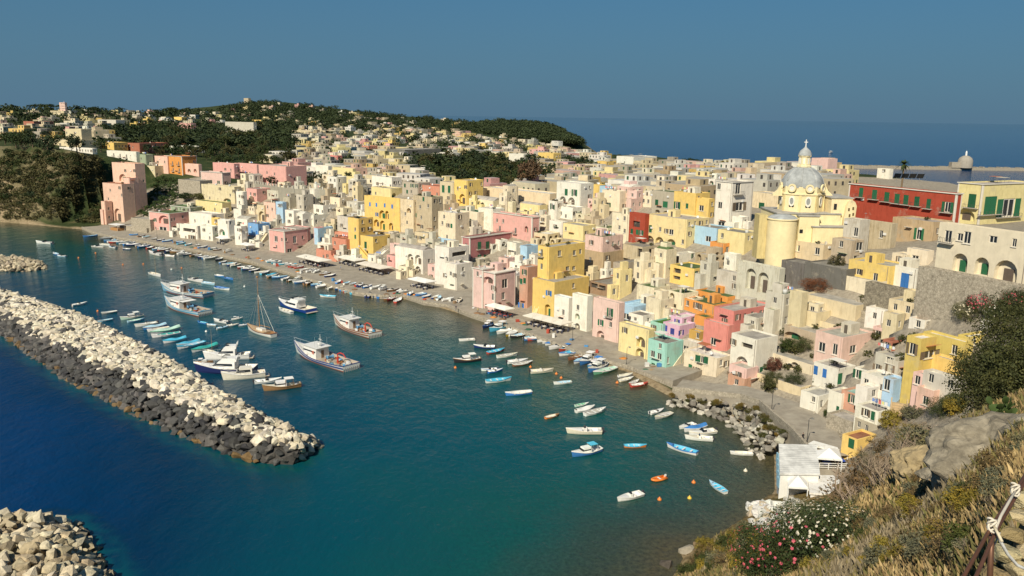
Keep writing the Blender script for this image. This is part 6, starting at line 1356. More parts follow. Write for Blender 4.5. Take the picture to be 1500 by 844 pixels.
BC = dict(white=(.80, .79, .75), blue=(.06, .22, .55), cyan=(.10, .48, .68), lblue=(.40, .62, .76), navy=(.02, .04, .16), red=(.50, .07, .05), green=(.16, .42, .26), mint=(.50, .70, .58), brown=(.24, .10, .05), grey=(.46, .45, .42), orange=(.75, .22, .04), cream=(.74, .68, .54), yellow=(.75, .50, .06), black=(.03, .03, .035), teal=(.05, .40, .38), wood=(.30, .17, .08))
def boat(kind, p0, p1, h, i, r, label, group=None, z=0.0, s='white', c='white', size=None, land=0.0, cat='boat'):
    """p0 stern, p1 bow, in photo pixels"""
    zz = .4 + land; A_, B_ = atz(*p0, zz), atz(*p1, zz); d = B_ - A_; L = d.length if size is None else size; L = min(max(L, 2.6), 11); L0, parts = PROTO[kind]; k = L / L0
    mid = (A_ + B_) / 2; nm = {'row': 'rowing_boat', 'cover': 'covered_boat', 'motor': 'motorboat', 'speed': 'speedboat', 'gozzo': 'cabin_boat', 'dinghy': 'inflatable_dinghy'}[kind]
    root = thing(nm, label, cat, (mid.x, mid.y, land + z + (.22 if land else 0)), math.atan2(d.y, d.x), group); root.scale = (k, max(.75 * k, min(k, .5 + .5 * k)), k if k < 1.3 else 1 + (k - 1) * .6)
    cc = {'h': BC[h], 'i': BC[i], 'r': BC[r], 's': BC[s], 'm': (.05, .05, .06), 'c': BC[c], None: (.03, .03, .03)}
    for n_, me, mt, sl in parts: obj(n_, me, None, root, jit(cc[sl], .1))
    return root
def V(o, *pts): return [(o[0] + p[0] / 4.283, o[1] + p[1] / 4.283) for p in pts]
V6, V7, V3, V4 = (650, 450), (800, 570), (0, 340), (220, 390)
BOATS = [
 (V6, 'motor', 195, 200, 100, 205, 'white', 'white', 'cream', 'small white motorboat alone off the pink corner house'), (V6, 'speed', 320, 250, 195, 245, 'navy', 'white', 'white', 'white speedboat with a navy hull beside the red and blue boat'),
 (V6, 'row', 275, 285, 375, 265, 'red', 'cyan', 'cyan', 'rowing boat painted turquoise inside with a red hull'), (V6, 'gozzo', 230, 325, 70, 340, 'black', 'white', 'wood', 'black-hulled cabin boat with a white wheelhouse'),
 (V6, 'row', 335, 310, 455, 295, 'white', 'grey', 'cream', 'white open boat with grey floor near the brown-sided boat'), (V6, 'motor', 400, 345, 520, 332, 'white', 'white', 'white', 'white motorboat tied to a dark brown boat'),
 (V6, 'row', 435, 362, 550, 345, 'brown', 'grey', 'white', 'dark brown boat with white rim beside a white motorboat'), (V6, 'speed', 335, 385, 240, 390, 'white', 'white', 'blue', 'white speedboat with blue rim beside a blue boat'),
 (V6, 'speed', 275, 405, 365, 390, 'blue', 'white', 'blue', 'blue speedboat with white cockpit'), (V6, 'row', 265, 465, 415, 450, 'white', 'cyan', 'cyan', 'white rowing boat with bright cyan inside and console'),
 (V6, 'row', 550, 530, 395, 545, 'blue', 'white', 'white', 'long white boat with a blue waterline lying alone'), (V6, 'motor', 545, 405, 680, 395, 'cream', 'cream', 'cream', 'cream motorboat with upturned engine near the orange buoys'),
 (V6, 'row', 800, 465, 695, 475, 'white', 'lblue', 'white', 'white boat with pale blue inside beside a yellow float'), (V6, 'row', 637, 690, 720, 670, 'sbrown' if False else 'orange', 'cream', 'wood', 'small orange-brown boat floating alone'),
 (V6, 'row', 825, 615, 905, 600, 'mint', 'green', 'white', 'small green boat above two white boats'), (V6, 'cover', 830, 652, 940, 625, 'white', 'white', 'white', 'white covered boat beside the white dinghy with fenders'),
 (V6, 'row', 885, 672, 1008, 640, 'white', 'grey', 'white', 'white round-sided boat hung with fenders'), (V6, 'motor', 990, 780, 780, 778, 'cream', 'white', 'cream', 'large cream motorboat with a small flag and dark engine'),
 (V6, 'speed', 1295, 662, 1375, 640, 'white', 'white', 'white', 'white speedboat moored beside the weathered grey boat'), (V6, 'row', 1430, 662, 1330, 692, 'grey', 'grey', 'cream', 'weathered grey-brown wooden rowing boat'),
 (V6, 'cover', 1095, 430, 1180, 418, 'white', 'cream', 'white', 'cream covered boat near the quay wall'), (V6, 'row', 1105, 458, 1185, 440, 'cream', 'cream', 'white', 'cream rowing boat below the covered cream boat'),
 (V6, 'row', 1170, 475, 1222, 455, 'red', 'grey', 'white', 'small red boat pulled against another red boat'), (V6, 'row', 1175, 492, 1275, 476, 'red', 'white', 'red', 'red rowing boat with white inside by the boulders'),
 (V6, 'gozzo', 305, 102, 247, 128, 'navy', 'navy', 'blue', 'dark blue cabin boat at the quay by the cafe'), (V6, 'gozzo', 405, 118, 292, 147, 'cyan', 'white', 'cyan', 'turquoise cabin boat moored stern to the quay'),
 (V6, 'cover', 430, 140, 337, 162, 'white', 'white', 'cream', 'white covered boat between turquoise and yellow-hulled boats'), (V6, 'cover', 465, 145, 393, 178, 'yellow', 'white', 'white', 'white boat with a yellow hull band at the quay'),
 (V6, 'row', 520, 165, 425, 187, 'black', 'lblue', 'white', 'black-hulled boat with pale blue inside at the quay'), (V6, 'cover', 625, 185, 530, 203, 'red', 'white', 'red', 'bright red boat with a white cover at the quay'),
 (V6, 'motor', 670, 200, 590, 213, 'white', 'white', 'white', 'white motorboat beside the bright red boat'), (V6, 'motor', 700, 205, 622, 222, 'white', 'cream', 'white', 'white motorboat with cream floor beside the blue tarpaulin boat'),
 (V6, 'cover', 725, 215, 640, 232, 'white', 'blue', 'blue', 'white boat under a bright blue tarpaulin at the quay'), (V6, 'speed', 765, 235, 665, 258, 'white', 'white', 'white', 'white speedboat at the quay beside the blue tarpaulin boat'),
 (V6, 'gozzo', 805, 248, 727, 270, 'red', 'cyan', 'orange', 'red and turquoise fishing boat with gear aboard'), (V6, 'row', 880, 272, 730, 298, 'white', 'cyan', 'blue', 'long white boat with sky blue inside at the quay'),
 (V6, 'row', 880, 300, 785, 325, 'brown', 'wood', 'brown', 'varnished brown rowing boat at the quay'), (V6, 'cover', 900, 318, 820, 348, 'white', 'lblue', 'blue', 'white boat with a pale blue cover at the quay'),
 (V6, 'gozzo', 950, 312, 857, 357, 'blue', 'white', 'white', 'blue-hulled white cabin boat at the quay'), (V6, 'gozzo', 1000, 342, 907, 385, 'cyan', 'white', 'blue', 'sky blue cabin boat with brown gear at the quay'),
 (V6, 'gozzo', 1020, 358, 912, 402, 'blue', 'cream', 'white', 'blue and cream cabin boat next to the green boat'), (V6, 'row', 1080, 380, 945, 415, 'green', 'mint', 'white', 'pale green fishing boat with nets at the quay end'),
 (V7, 'gozzo', 345, 375, 170, 412, 'blue', 'white', 'white', 'white and blue cabin boat with a bright blue canopy'), (V7, 'row', 490, 352, 622, 352, 'orange', 'cyan', 'cyan', 'orange rowing boat with blue inside'),
 (V7, 'row', 948, 402, 768, 352, 'white', 'cyan', 'blue', 'long white rowing boat with blue inside and rim'), (V7, 'speed', 930, 215, 840, 240, 'white', 'white', 'white', 'white speedboat behind the blue-covered boat'),
 (V7, 'cover', 1000, 228, 872, 258, 'white', 'blue', 'white', 'white boat with a flat blue cover among speedboats'), (V7, 'speed', 1060, 262, 905, 280, 'white', 'white', 'cream', 'white speedboat with windscreen beside the blue-covered boat'),
 (V7, 'motor', 1045, 312, 880, 300, 'white', 'cream', 'white', 'white motorboat with cream inside in front of the speedboats'), (V7, 'row', 1297, 402, 1162, 395, 'white', 'cream', 'white', 'plain white boat near the white restaurant'),
 (V7, 'dinghy', 750, 545, 662, 568, 'orange', 'orange', 'orange', 'orange inflatable dinghy with a white engine'), (V7, 'motor', 600, 652, 455, 690, 'white', 'white', 'white', 'white motorboat with an orange buoy at its bow'), (V7, 'row', 1128, 645, 1030, 582, 'white', 'cyan', 'lblue', 'white rowing boat with sky blue inside near the rocks'),
 (V3, 'speed', 328, 72, 232, 65, 'white', 'white', 'white', 'white boat lying off the wooded cliff'), (V3, 'row', 362, 138, 335, 130, 'blue', 'lblue', 'white', 'tiny blue boat beside a pale boat off the cliff'), (V3, 'speed', 415, 150, 362, 147, 'lblue', 'white', 'white', 'pale blue speedboat off the cliff'),
 (V3, 'row', 610, 20, 525, 28, 'blue', 'lblue', 'blue', 'blue boat by the beach below the peach tower'), (V3, 'cover', 718, 32, 632, 47, 'grey', 'grey', 'white', 'grey covered boat by the beach below the peach tower'), (V3, 'speed', 582, 90, 645, 95, 'grey', 'white', 'white', 'white boat with grey hull in the peach reflection'),
 (V3, 'row', 630, 75, 685, 80, 'white', 'cream', 'white', 'small white rowing boat off the left beach'), (V3, 'speed', 730, 98, 685, 92, 'white', 'lblue', 'white', 'small white and pale blue speedboat off the left beach'), (V3, 'row', 820, 105, 772, 103, 'navy', 'white', 'white', 'small navy boat off the left beach'),
 (V3, 'speed', 1015, 145, 940, 130, 'white', 'white', 'white', 'white speedboat in the pink reflection'), (V3, 'cover', 1098, 153, 1038, 148, 'white', 'white', 'cream', 'white covered boat off the pink loggia house'),
 (V3, 'row', 1353, 268, 1402, 278, 'blue', 'white', 'white', 'blue boat with a white rim beside a plain blue boat'), (V3, 'row', 1412, 285, 1460, 295, 'blue', 'blue', 'blue', 'plain blue boat in the yellow reflection'), (V3, 'speed', 1193, 295, 1268, 310, 'white', 'white', 'white', 'white speedboat behind the blue fishing trawler'),
 (V3, 'row', 1270, 315, 1343, 325, 'lblue', 'lblue', 'white', 'pale blue boat moored behind the trawlers'), (V3, 'row', 1350, 345, 1435, 358, 'white', 'blue', 'blue', 'white boat with blue inside and an orange stern float'),
 (V3, 'speed', 450, 458, 540, 443, 'white', 'white', 'white', 'white speedboat by the rock breakwater'), (V3, 'row', 733, 494, 640, 507, 'grey', 'white', 'white', 'grey and white boat by the breakwater'), (V3, 'row', 707, 543, 617, 557, 'lblue', 'lblue', 'grey', 'blue-grey boat by the breakwater'),
 (V3, 'gozzo', 900, 525, 762, 545, 'mint', 'white', 'cream', 'pale green cabin boat at the end of the moored row'), (V3, 'row', 800, 560, 900, 545, 'lblue', 'mint', 'lblue', 'pale turquoise boat in the moored row'), (V3, 'motor', 985, 570, 852, 588, 'white', 'white', 'cream', 'white motorboat in the moored row by the breakwater'),
 (V3, 'cover', 1040, 580, 905, 607, 'blue', 'lblue', 'white', 'blue boat with pale blue cover in the moored row'), (V3, 'row', 1060, 598, 930, 618, 'white', 'cream', 'white', 'white boat with cream inside in the moored row'), (V3, 'cover', 1125, 600, 955, 638, 'white', 'mint', 'green', 'white boat under a pale green cover'),
 (V3, 'row', 1130, 632, 960, 655, 'white', 'teal', 'white', 'white boat with teal inside in the moored row'), (V3, 'cover', 1165, 665, 1030, 690, 'white', 'cyan', 'cyan', 'white boat under a turquoise cover'), (V3, 'cover', 1250, 682, 1115, 712, 'lblue', 'cyan', 'white', 'pale blue boat under a turquoise cover'),
 (V3, 'row', 1285, 690, 1120, 728, 'white', 'lblue', 'cyan', 'white boat with pale blue thwarts beside the covered boats'), (V3, 'cover', 1360, 708, 1210, 748, 'white', 'teal', 'green', 'white boat under an emerald green cover'),
 (V3, 'row', 1297, 570, 1243, 560, 'blue', 'cyan', 'blue', 'small bright blue boat below the white trawler'), (V3, 'row', 1357, 580, 1300, 575, 'white', 'lblue', 'white', 'small white boat next to the small bright blue boat'),
 (V4, 'speed', 490, 352, 405, 338, 'white', 'white', 'white', 'white speedboat rafted with others beside the sailing boat'), (V4, 'speed', 415, 388, 488, 376, 'white', 'lblue', 'lblue', 'pale blue and white speedboat at the edge of the raft'), (V4, 'motor', 475, 372, 552, 362, 'white', 'cream', 'white', 'white motorboat in the raft beside the sailing boat'),
 (V4, 'gozzo', 510, 330, 578, 322, 'white', 'white', 'white', 'white cabin boat in the raft beside the sailing boat'), (V4, 'motor', 555, 368, 618, 362, 'white', 'white', 'blue', 'white motorboat with a blue rim touching the sailing boat'),
 (V4, 'row', 890, 292, 812, 268, 'white', 'cream', 'white', 'white tender beside the navy cabin cruiser'), (V4, 'row', 1165, 190, 1070, 185, 'white', 'cyan', 'cyan', 'turquoise and white boat off the middle quay'), (V4, 'gozzo', 280, 602, 390, 598, 'wood', 'wood', 'wood', 'varnished wooden boat between the white yachts'),
 (V4, 'speed', 655, 728, 815, 712, 'white', 'white', 'white', 'white speedboat with a raised arch by the breakwater tip'), (V4, 'gozzo', 945, 745, 718, 772, 'wood', 'cream', 'wood', 'dark wooden launch with white fenders by the breakwater tip'),
]
for o, k, x0, y0, x1, y1, h, i, r, lb in BOATS:
    a, c = V(o, (x0, y0), (x1, y1)); boat(k, a, c, h, i, r, lb, c='cyan' if 'blue canopy' in lb else 'blue' if 'gear' in lb else 'white')
# rows along the quay and boats hauled out on it
def row(p0, p1, n, zone, off=0.0, land=0.0, seed=1, ang=(.6, 1.2), ln=(4.2, 6.2)):
    q = random.Random(seed)
    for k in range(n):
        t = (k + q.uniform(.1, .9)) / n; A_ = atz(*p0, land).lerp(atz(*p1, land), t); d = (atz(*p1, land) - atz(*p0, land)); d.z = 0; d.normalize(); nn = Vector((-d.y, d.x, 0))
        kind = q.choice(['row', 'row', 'cover', 'motor', 'speed', 'gozzo', 'row']); h, i = q.choice([('white', 'cyan'), ('white', 'white'), ('blue', 'lblue'), ('white', 'lblue'), ('cyan', 'white'), ('white', 'cream'), ('blue', 'white'), ('wood', 'grey'), ('red', 'white'), ('white', 'white'), ('navy', 'white')]); r = q.choice([h, i, 'white'])
        hd = nn * q.choice((1, 1, -1)) + d * q.uniform(-.5, .5); L = q.uniform(*ln); m_ = A_ + nn * (off + q.uniform(-.8, .8))
        nm = {'row': 'rowing boat', 'cover': 'covered boat', 'motor': 'motorboat', 'speed': 'speedboat', 'gozzo': 'cabin boat'}[kind]; ad = h if h == i else f'{h} and {i}'
        lab = f'{ad} {nm} {"hauled out on the quay" if land else "moored in the row"} {zone}'.replace('lblue', 'pale blue').replace('wood and grey', 'dark wooden').replace('cyan', 'turquoise')
        hd.normalize(); a, c = m_ - hd * L / 2, m_ + hd * L / 2; pa, pc = project(Vector((a.x, a.y, .4 + land))), project(Vector((c.x, c.y, .4 + land))); boat(kind, pa, pc, h, i, r, lab, lab, 0, 'white', q.choice(['cyan', 'white', 'white', 'cream']), None, land)
row((168, 352), (330, 380), 26, 'below the white quay houses', -3.0, 0, 3)
row((335, 383), (440, 411), 15, 'below the pink and blue quay houses', -3.0, 0, 4)
row((440, 409), (600, 440), 20, 'below the terracotta house', -3.2, 0, 5)
row((372, 384), (470, 408), 12, 'by the pink houses', 5.0, 1.2, 6, ln=(3.6, 5))
row((480, 417), (660, 446), 20, 'by the parasols', 4.5, 1.2, 7, ln=(3.4, 5))
row((180, 346), (330, 372), 14, 'by the white houses', 4.0, 1.2, 8, ln=(3.4, 4.8))
row((735, 478), (800, 500), 5, 'below the tall yellow house', -2.6, 0, 12)

# ---- larger craft
def frame(p0, z0, p1, z1, name, label, L=None):
    A_, B_ = atz(*p0, z0), atz(*p1, z1); d = B_ - A_; d.z = 0; mid = (A_ + B_) / 2
    return thing(name, label, 'boat', (mid.x, mid.y, 0), math.atan2(d.y, d.x)), d.length
def part(name, me, mat, root, colr): return obj(name, me, mat, root, colr)
def fishing(p0, p1, label, hc, band, deckc, crane=None, roofc=(.78, .77, .73), mast=True, tent=False):
    root, L = frame(p0, 1.3, p1, 2.6, 'fishing_trawler', label); B = L * .29; S = hull_sections(L, B, 1.25, .9, 1.0, .82, 2.6, 18); h, i, r = hull_mesh(S, t=.12, floor=.75)
    part('hull', h, 'boatpaint', root, hc); part('deck', i, 'boatpaint', root, deckc); part('rub_rail', r, 'boatpaint', root, band)
    b = MB()
    for sg in (1, -1):
        for a, c in zip(S, S[1:]):
            f = lambda s, u: (s[0] + s[4] * u, (s[1] * (.93 + .07 * u) + .015) * sg, s[2] * u); b.quad(f(a, .5), f(c, .5), f(c, .72), f(a, .72))
    part('waterline_band', b.mesh('band'), 'boatpaint', root, band)
    b = MB()
    for sg in (1, -1):
        for a, c in zip(S, S[1:]):
            f = lambda s, u: (s[0] + s[4] * u, (s[1] * (.80 + .06 * u) + .012) * sg, s[2] * u); b.quad(f(a, .03), f(c, .03), f(c, .2), f(a, .2))
    part('boot_top', b.mesh('boot'), 'boatpaint', root, (.36, .09, .05))
    x0, x1 = L * .02, L * .26; wz = 1.1; wh = part('wheelhouse', cabin_mesh(x0, x1, B * .62, .75, 3.5, .0, .35, .92), 'boatpaint', root, (.78, .77, .73))
    part('wheelhouse_window', glass_strip(x0 + .3, x1 - .02, B * .625, 2.3, 3.0, .25), 'glass', wh, None); bb = MB(); bb.box(x0 - .8, x1 + .05, -B * .34, B * .34, 3.5, 3.6); part('wheelhouse_roof', bb.mesh('roof'), 'boatpaint', wh, roofc)
    part('door', bm_box(x0 - .06, x0 - .01, -.4, .4, .8, 2.7), 'paint', wh, (.25, .16, .10))
    part('foredeck', deck_mesh(S, .72, 1.0, .1), 'boatpaint', root, (.70, .68, .62))
    if mast:
        mz = 3.6; b = MB(); b.tube([(x0 + .8, 0, mz), (x0 + .8, 0, mz + 3.0)], .08, 6, .05); b.box(x0 + .2, x0 + 1.4, -.05, .05, mz + 1.7, mz + 1.8); b.box(x0 + .75, x0 + .85, -.8, .8, mz + 1.2, mz + 1.28); part('mast', b.mesh('mast'), 'paint', root, (.75, .74, .70))
        part('radar', bm_box(x0 + .5, x0 + 1.4, -.5, .5, mz + .5, mz + .8), 'paint', root, (.8, .8, .78))
    b = MB()
    for sg in (1, -1):
        pts = [(s[0] + s[4], s[1] * sg * .97, s[2] + .85) for s in S[11:]]; b.tube(pts, .035, 4)
        for p in pts[::2]: b.tube([(p[0], p[1], p[2] - .85), p], .03, 4)
    part('bow_rail', b.mesh('rail'), 'metal', root, (.6, .6, .6))
    if crane:
        cx = -L * .28; b = MB(); b.tube([(cx, .3, .7), (cx, .3, 2.4)], .22, 8); b.tube([(cx, .3, 2.2), (cx + .2, .2, 3.1), (cx - .6, 0, 3.5), (cx - 1.6, -.2, 3.3), (cx - 2.3, -.3, 2.5)], .19, 7, .13); part('crane', b.mesh('crane'), 'paint', root, crane)
    b = MB(); b.lathe([(.02, -.9), (.55, -.9), (.5, -.8), (.35, -.7), (.35, .7), (.5, .8), (.55, .9), (.02, .9)], 12); o = part('net_drum', b.mesh('drum', True), 'paint', root, (.10, .25, .42)); o.location = (-L * .12, 0, 1.6); o.rotation_euler = (R(90), 0, 0)
    for k in range(15): o = obj('fish_box', ub('paint'), None, root, br.choice([(.10, .35, .60), (.55, .50, .40), (.45, .12, .06), (.30, .28, .24), (.7, .7, .68)]), (-L * br.uniform(.1, .44), br.uniform(-B * .3, B * .3), .75 + .25), br.uniform(0, 3), (br.uniform(.5, 1.2), br.uniform(.4, .8), br.uniform(.3, .8)))
    if tent: part('awning', bm_box(-L * .12, x0 + .2, -B * .36, B * .36, 3.25, 3.35), 'cloth', root, (.8, .79, .75))
    b = MB()
    for k in range(9): y = -B * .36 + B * .72 * k / 8; b.box(-L / 2 - .1, -L / 2 - .02, y - .06, y + .06, -.1, .9)
    for k in range(5):
        nb = MB(); nb.lathe([(.8, 0), (.75, .2), (.5, .4), (.02, .5)], 9); nb.v = [(v[0] * (1 + .3 * math.sin(j * 2.1 + k)), v[1] * .8, v[2]) for j, v in enumerate(nb.v)]; o = part('net_pile', nb.mesh('net', True), 'cloth', root, br.choice([(.10, .22, .30), (.30, .14, .06), (.08, .16, .10), (.34, .30, .22)])); o.location = (-L * br.uniform(.08, .42), br.uniform(-B * .28, B * .28), .76)
    for k in range(3): bt = MB(); bt.tube([(x0 - .2 + k * .5, (-1) ** k * B * .25, 3.6), (x0 - .2 + k * .5, (-1) ** k * B * .25, 5.2 + k * .5)], .03, 4); part('aerial', bt.mesh('aerial'), 'metal', root, (.6, .6, .58))
    lr = MB(); lr.tube([(x0 + 1, B * .33, 2.0)] + [(x0 + 1 + .32 * math.sin(t), B * .33, 2.0 + .32 - .32 * math.cos(t)) for t in np.linspace(.3, 6.2, 12)], .08, 6); part('life_ring', lr.mesh('ring'), 'paint', root, (.7, .12, .04))
    part('stern_fender', b.mesh('fender'), 'paint', root, (.25, .23, .2)); return root
F_ = lambda a, c: V(V4, a, c)
a, c = F_((1262, 622), (925, 478)); fishing(a, c, 'white fishing trawler with a navy stripe and a red crane', (.80, .79, .75), (.04, .06, .25), (.42, .36, .28), (.50, .04, .03))
a, c = F_((1412, 420), (1165, 310)); fishing(a, c, 'white fishing trawler with a brown rim and red loader near the quay', (.78, .75, .68), (.32, .12, .06), (.36, .30, .24), (.55, .06, .03))
a, c = F_((365, 172), (85, 105)); fishing(a, c, 'blue-hulled fishing trawler with cluttered deck', (.22, .44, .62), (.70, .70, .66), (.34, .24, .16), None)
a, c = F_((345, 285), (105, 195)); fishing(a, c, 'white fishing boat with blue rim and white deck awning', (.78, .77, .72), (.12, .40, .62), (.40, .32, .24), None, tent=True)
def cruiser(p0, p1, label, hc, topc=(.80, .79, .76), fly=True, fl=1.2, z0=1.2, z1=1.6):
    root, L = frame(p0, z0, p1, z1, 'cabin_cruiser', label); B = L * .31; S = hull_sections(L, B, fl, .6, .5, .9, 2.4, 16); h, i, r = hull_mesh(S, t=.1, floor=.6)
    part('hull', h, 'boatpaint', root, hc); part('cockpit', i, 'boatpaint', root, (.66, .60, .48)); part('rub_rail', r, 'boatpaint', root, (.78, .77, .74)); part('foredeck', deck_mesh(S, .45, 1.0, .25), 'boatpaint', root, topc)
    cb = part('cabin', cabin_mesh(-L * .18, L * .22, B * .74, fl * .8, fl + 1.55, .0, L * .12, .86), 'boatpaint', root, topc); part('cabin_window', glass_strip(-L * .14, L * .205, B * .75, fl + .55, fl + 1.2, L * .055), 'glass', cb, None)
    if fly:
        f = part('flybridge', cabin_mesh(-L * .2, L * .06, B * .62, fl + 1.55, fl + 2.3, 0, L * .03, .95), 'boatpaint', root, topc); part('flybridge_screen', glass_strip(-L * .05, L * .055, B * .56, fl + 2.3, fl + 2.65, .2), 'glass', f, None)
        b = MB(); b.tube([(-L * .2, -B * .3, fl + 1.5), (-L * .23, -B * .26, fl + 3.1), (-L * .23, B * .26, fl + 3.1), (-L * .2, B * .3, fl + 1.5)], .1, 6); part('radar_arch', b.mesh('arch'), 'boatpaint', root, topc)
    b = MB()
    for sg in (1, -1):
        pts = [(s[0] + s[4], s[1] * sg * .93, s[2] + .7) for s in S[8:]]; b.tube(pts, .03, 4)
        for p in pts[::2]: b.tube([(p[0], p[1], p[2] - .7), p], .025, 4)
    part('bow_rail', b.mesh('rail'), 'metal', root, (.6, .6, .6)); part('swim_platform', bm_box(-L / 2 - .9, -L / 2, -B * .4, B * .4, .35, .45), 'boatpaint', root, (.60, .52, .40)); part('bench', bm_box(-L * .46, -L * .41, -B * .35, B * .35, .6, 1.1), 'cloth', root, (.75, .73, .68))
    return root
a, c = F_((660, 640), (298, 622)); cruiser(a, c, 'large white flybridge yacht with a navy hull', (.02, .03, .12), fl=1.5)
a, c = F_((625, 548), (350, 545)); cruiser(a, c, 'white motor yacht behind the navy-hulled yacht', (.80, .79, .76))
a, c = F_((720, 660), (462, 672)); cruiser(a, c, 'long cream open cruiser in front of the navy-hulled yacht', (.72, .68, .56), (.74, .70, .60), False)
a, c = F_((1010, 272), (820, 215)); cruiser(a, c, 'navy blue cabin cruiser with a white top', (.02, .06, .30), fl=1.3)
def sailing():
    a, c = F_((775, 425), (620, 372)); root, L = frame(a, 1.0, c, 1.2, 'sailing_boat', 'old wooden sailing boat with a tall mast and many stays'); B = L * .3; S = hull_sections(L, B, .95, .6, .45, .6, 2.4, 16); h, i, r = hull_mesh(S, t=.1, floor=.5)
    part('hull', h, 'boatpaint', root, (.78, .76, .70)); part('cockpit', i, 'boatpaint', root, (.28, .15, .07)); part('rub_rail', r, 'boatpaint', root, (.20, .07, .035)); part('deck', deck_mesh(S, .3, 1.0, .12), 'boatpaint', root, (.52, .36, .20)); part('deckhouse', cabin_mesh(-L * .12, L * .12, B * .4, .9, 1.6, .05, .2), 'boatpaint', root, (.74, .72, .66))
    mh = 15.5; b = MB(); b.tube([(L * .06, 0, .6), (L * .06, 0, mh)], .13, 8, .06); b.lathe([(.02, mh), (.3, mh + .2), (.3, mh + .5), (.02, mh + .7)], 8, L * .06, 0); part('mast', b.mesh('mast'), 'bark', root, (.40, .22, .10))
    for k in range(8):
        x = -L * .45 + L * .9 * k / 7; t = .5 - abs(x / L) * .7; s = 1 if k % 2 else -1; b = MB(); b.tube([(x, s * B * t, 1.2), (L * .06, 0, 11)], .03, 4); part('stay', b.mesh('stay'), 'metal', root, (.62, .60, .54))
    b = MB(); b.tube([(L * .05, 0, 2.3), (-L * .38, 0, 2.5)], .1, 6); part('boom', b.mesh('boom'), 'bark', root, (.36, .2, .1))
sailing()
for x, y, h, lb in [(226.5, 402, 6, 'small white sailing dinghy with a bare mast off the quay'), (309, 515, 7, 'wooden mast boat beside the green-covered boat')]:
    r_ = boat('row', (x - 7, y - 2), (x + 8, y + 2), 'white', 'cream', 'white', lb); b = MB(); b.tube([(.4, 0, .2), (.4, 0, h)], .06, 6, .03); obj('mast', b.mesh('mast'), 'bark', r_, (.42, .28, .15))
# mooring buoys
bu = MB(); bu.lathe([(.02, -.25), (.22, -.18), (.3, 0), (.22, .2), (.08, .27), (.07, .4), (.02, .41)], 12); BUOY = bu.mesh('buoy', True); BUOY.materials.append(M['boatpaint'])
for k, (x, y, cn) in enumerate([(1016, 707, 'orange'), (966, 732, 'orange'), (1010, 730, 'yellow'), (863, 540, 'orange'), (815, 548, 'orange'), (822, 554, 'orange'), (904, 561, 'orange'), (667, 539, 'orange'), (836, 560, 'yellow'), (1092, 690, 'cream'), (358, 420, 'white'), (251, 395, 'white'), (140, 371, 'orange'), (115, 378, 'orange'), (210, 387, 'orange'), (266, 393, 'orange'), (143, 456, 'orange'), (248, 438, 'white'), (302, 486, 'white'), (777, 538, 'orange'), (150, 362, 'orange'), (180, 388, 'orange')]):
    P = atz(x, y, 0); near_ = next((z for m_, z in [(200, 'off the wooded cliff'), (420, 'off the white quay houses'), (880, 'among boats off the yellow house'), (2000, 'in the bay by the white restaurant')] if x < m_))
    lab = f'round {cn} mooring buoy floating {near_}'; o = obj('mooring_buoy', BUOY, None, None, BC[cn], P, None, (1.25,) * 3); tag(o, lab, 'buoy', lab)
# boat out at sea with its wake
P = atz(1216, 224, 0); r_ = boat('gozzo', (1222, 223.4), (1211, 224.2), 'white', 'white', 'white', 'white motorboat speeding on the open sea', size=11)
r_.scale = tuple(s * 1.5 for s in r_.scale)
# ------------------------------------------------------------------ the near slope
fr_ = random.Random(77)
def polar(az, r): return r * math.sin(R(az)), r * math.cos(R(az))
# dry grass and low herbs: one mass
def grass():
    g = np.random.default_rng(3); n = 190000; az = g.uniform(9, 42, n); r = np.exp(g.uniform(math.log(5), math.log(112), n)); x = r * np.sin(np.radians(az)); y = r * np.cos(np.radians(az)); s, idx = coast(x, y); k = (s > 1.5) & (idx >= 23); x, y, r, az = x[k], y[k], r[k], az[k]
    z = surf(x, y); k = z > .8; x, y, z, r = x[k], y[k], z[k], r[k]; n = len(x); h = (.06 + .0060 * r) * g.uniform(.6, 1.7, n); w = h * .10 + .004 + .0006 * r; a = g.uniform(0, 6.283, n); lean = g.uniform(.1, .8, n); la = g.uniform(0, 6.283, n)
    p = np.stack([x, y, z - .03], 1); dx = np.stack([np.cos(a) * w, np.sin(a) * w, np.zeros(n)], 1); t = p + np.stack([np.cos(la) * h * lean, np.sin(la) * h * lean, h], 1); m_ = (p + t) / 2 + np.stack([np.zeros(n), np.zeros(n), h * .12], 1)
    V_ = np.stack([p - dx, p + dx, m_ + dx * .7, t, m_ - dx * .7], 1).reshape(-1, 3); nf = n
    cl = np.array([(.36, .26, .11), (.42, .31, .15), (.28, .19, .085), (.14, .13, .04), (.21, .17, .055), (.26, .21, .13)]); nzv = np.array([mnoise.noise(Vector((a_ * .13, b_ * .13, 3.0))) for a_, b_ in zip(x, y)]); ci = np.clip(((nzv + .5) * 6 + g.uniform(-1.6, 1.6, n)).astype(int), 0, 5); cc = cl[ci] * g.uniform(.75, 1.25, (n, 1))
    me = bpy.data.meshes.new('dry_grass'); me.vertices.add(len(V_)); me.vertices.foreach_set('co', V_.astype(np.float32).ravel()); me.loops.add(len(V_)); me.loops.foreach_set('vertex_index', np.arange(len(V_), dtype=np.int32)); me.polygons.add(nf); me.polygons.foreach_set('loop_start', np.arange(0, len(V_), 5, dtype=np.int32)); me.update(calc_edges=True)
    ca = me.color_attributes.new('tint', 'FLOAT_COLOR', 'POINT'); ca.data.foreach_set('color', np.concatenate([np.repeat(cc, 5, 0), np.ones((n * 5, 1))], 1).astype(np.float32).ravel()); o = obj('dry_grass', me, 'far'); stuff(o, 'dry tan and green grass covering the near slope', 'grass')
grass()
BUSH = [leaf_blob('foliage', 70, 55, .055, .75, seed=s) for s in (11, 12, 13)]
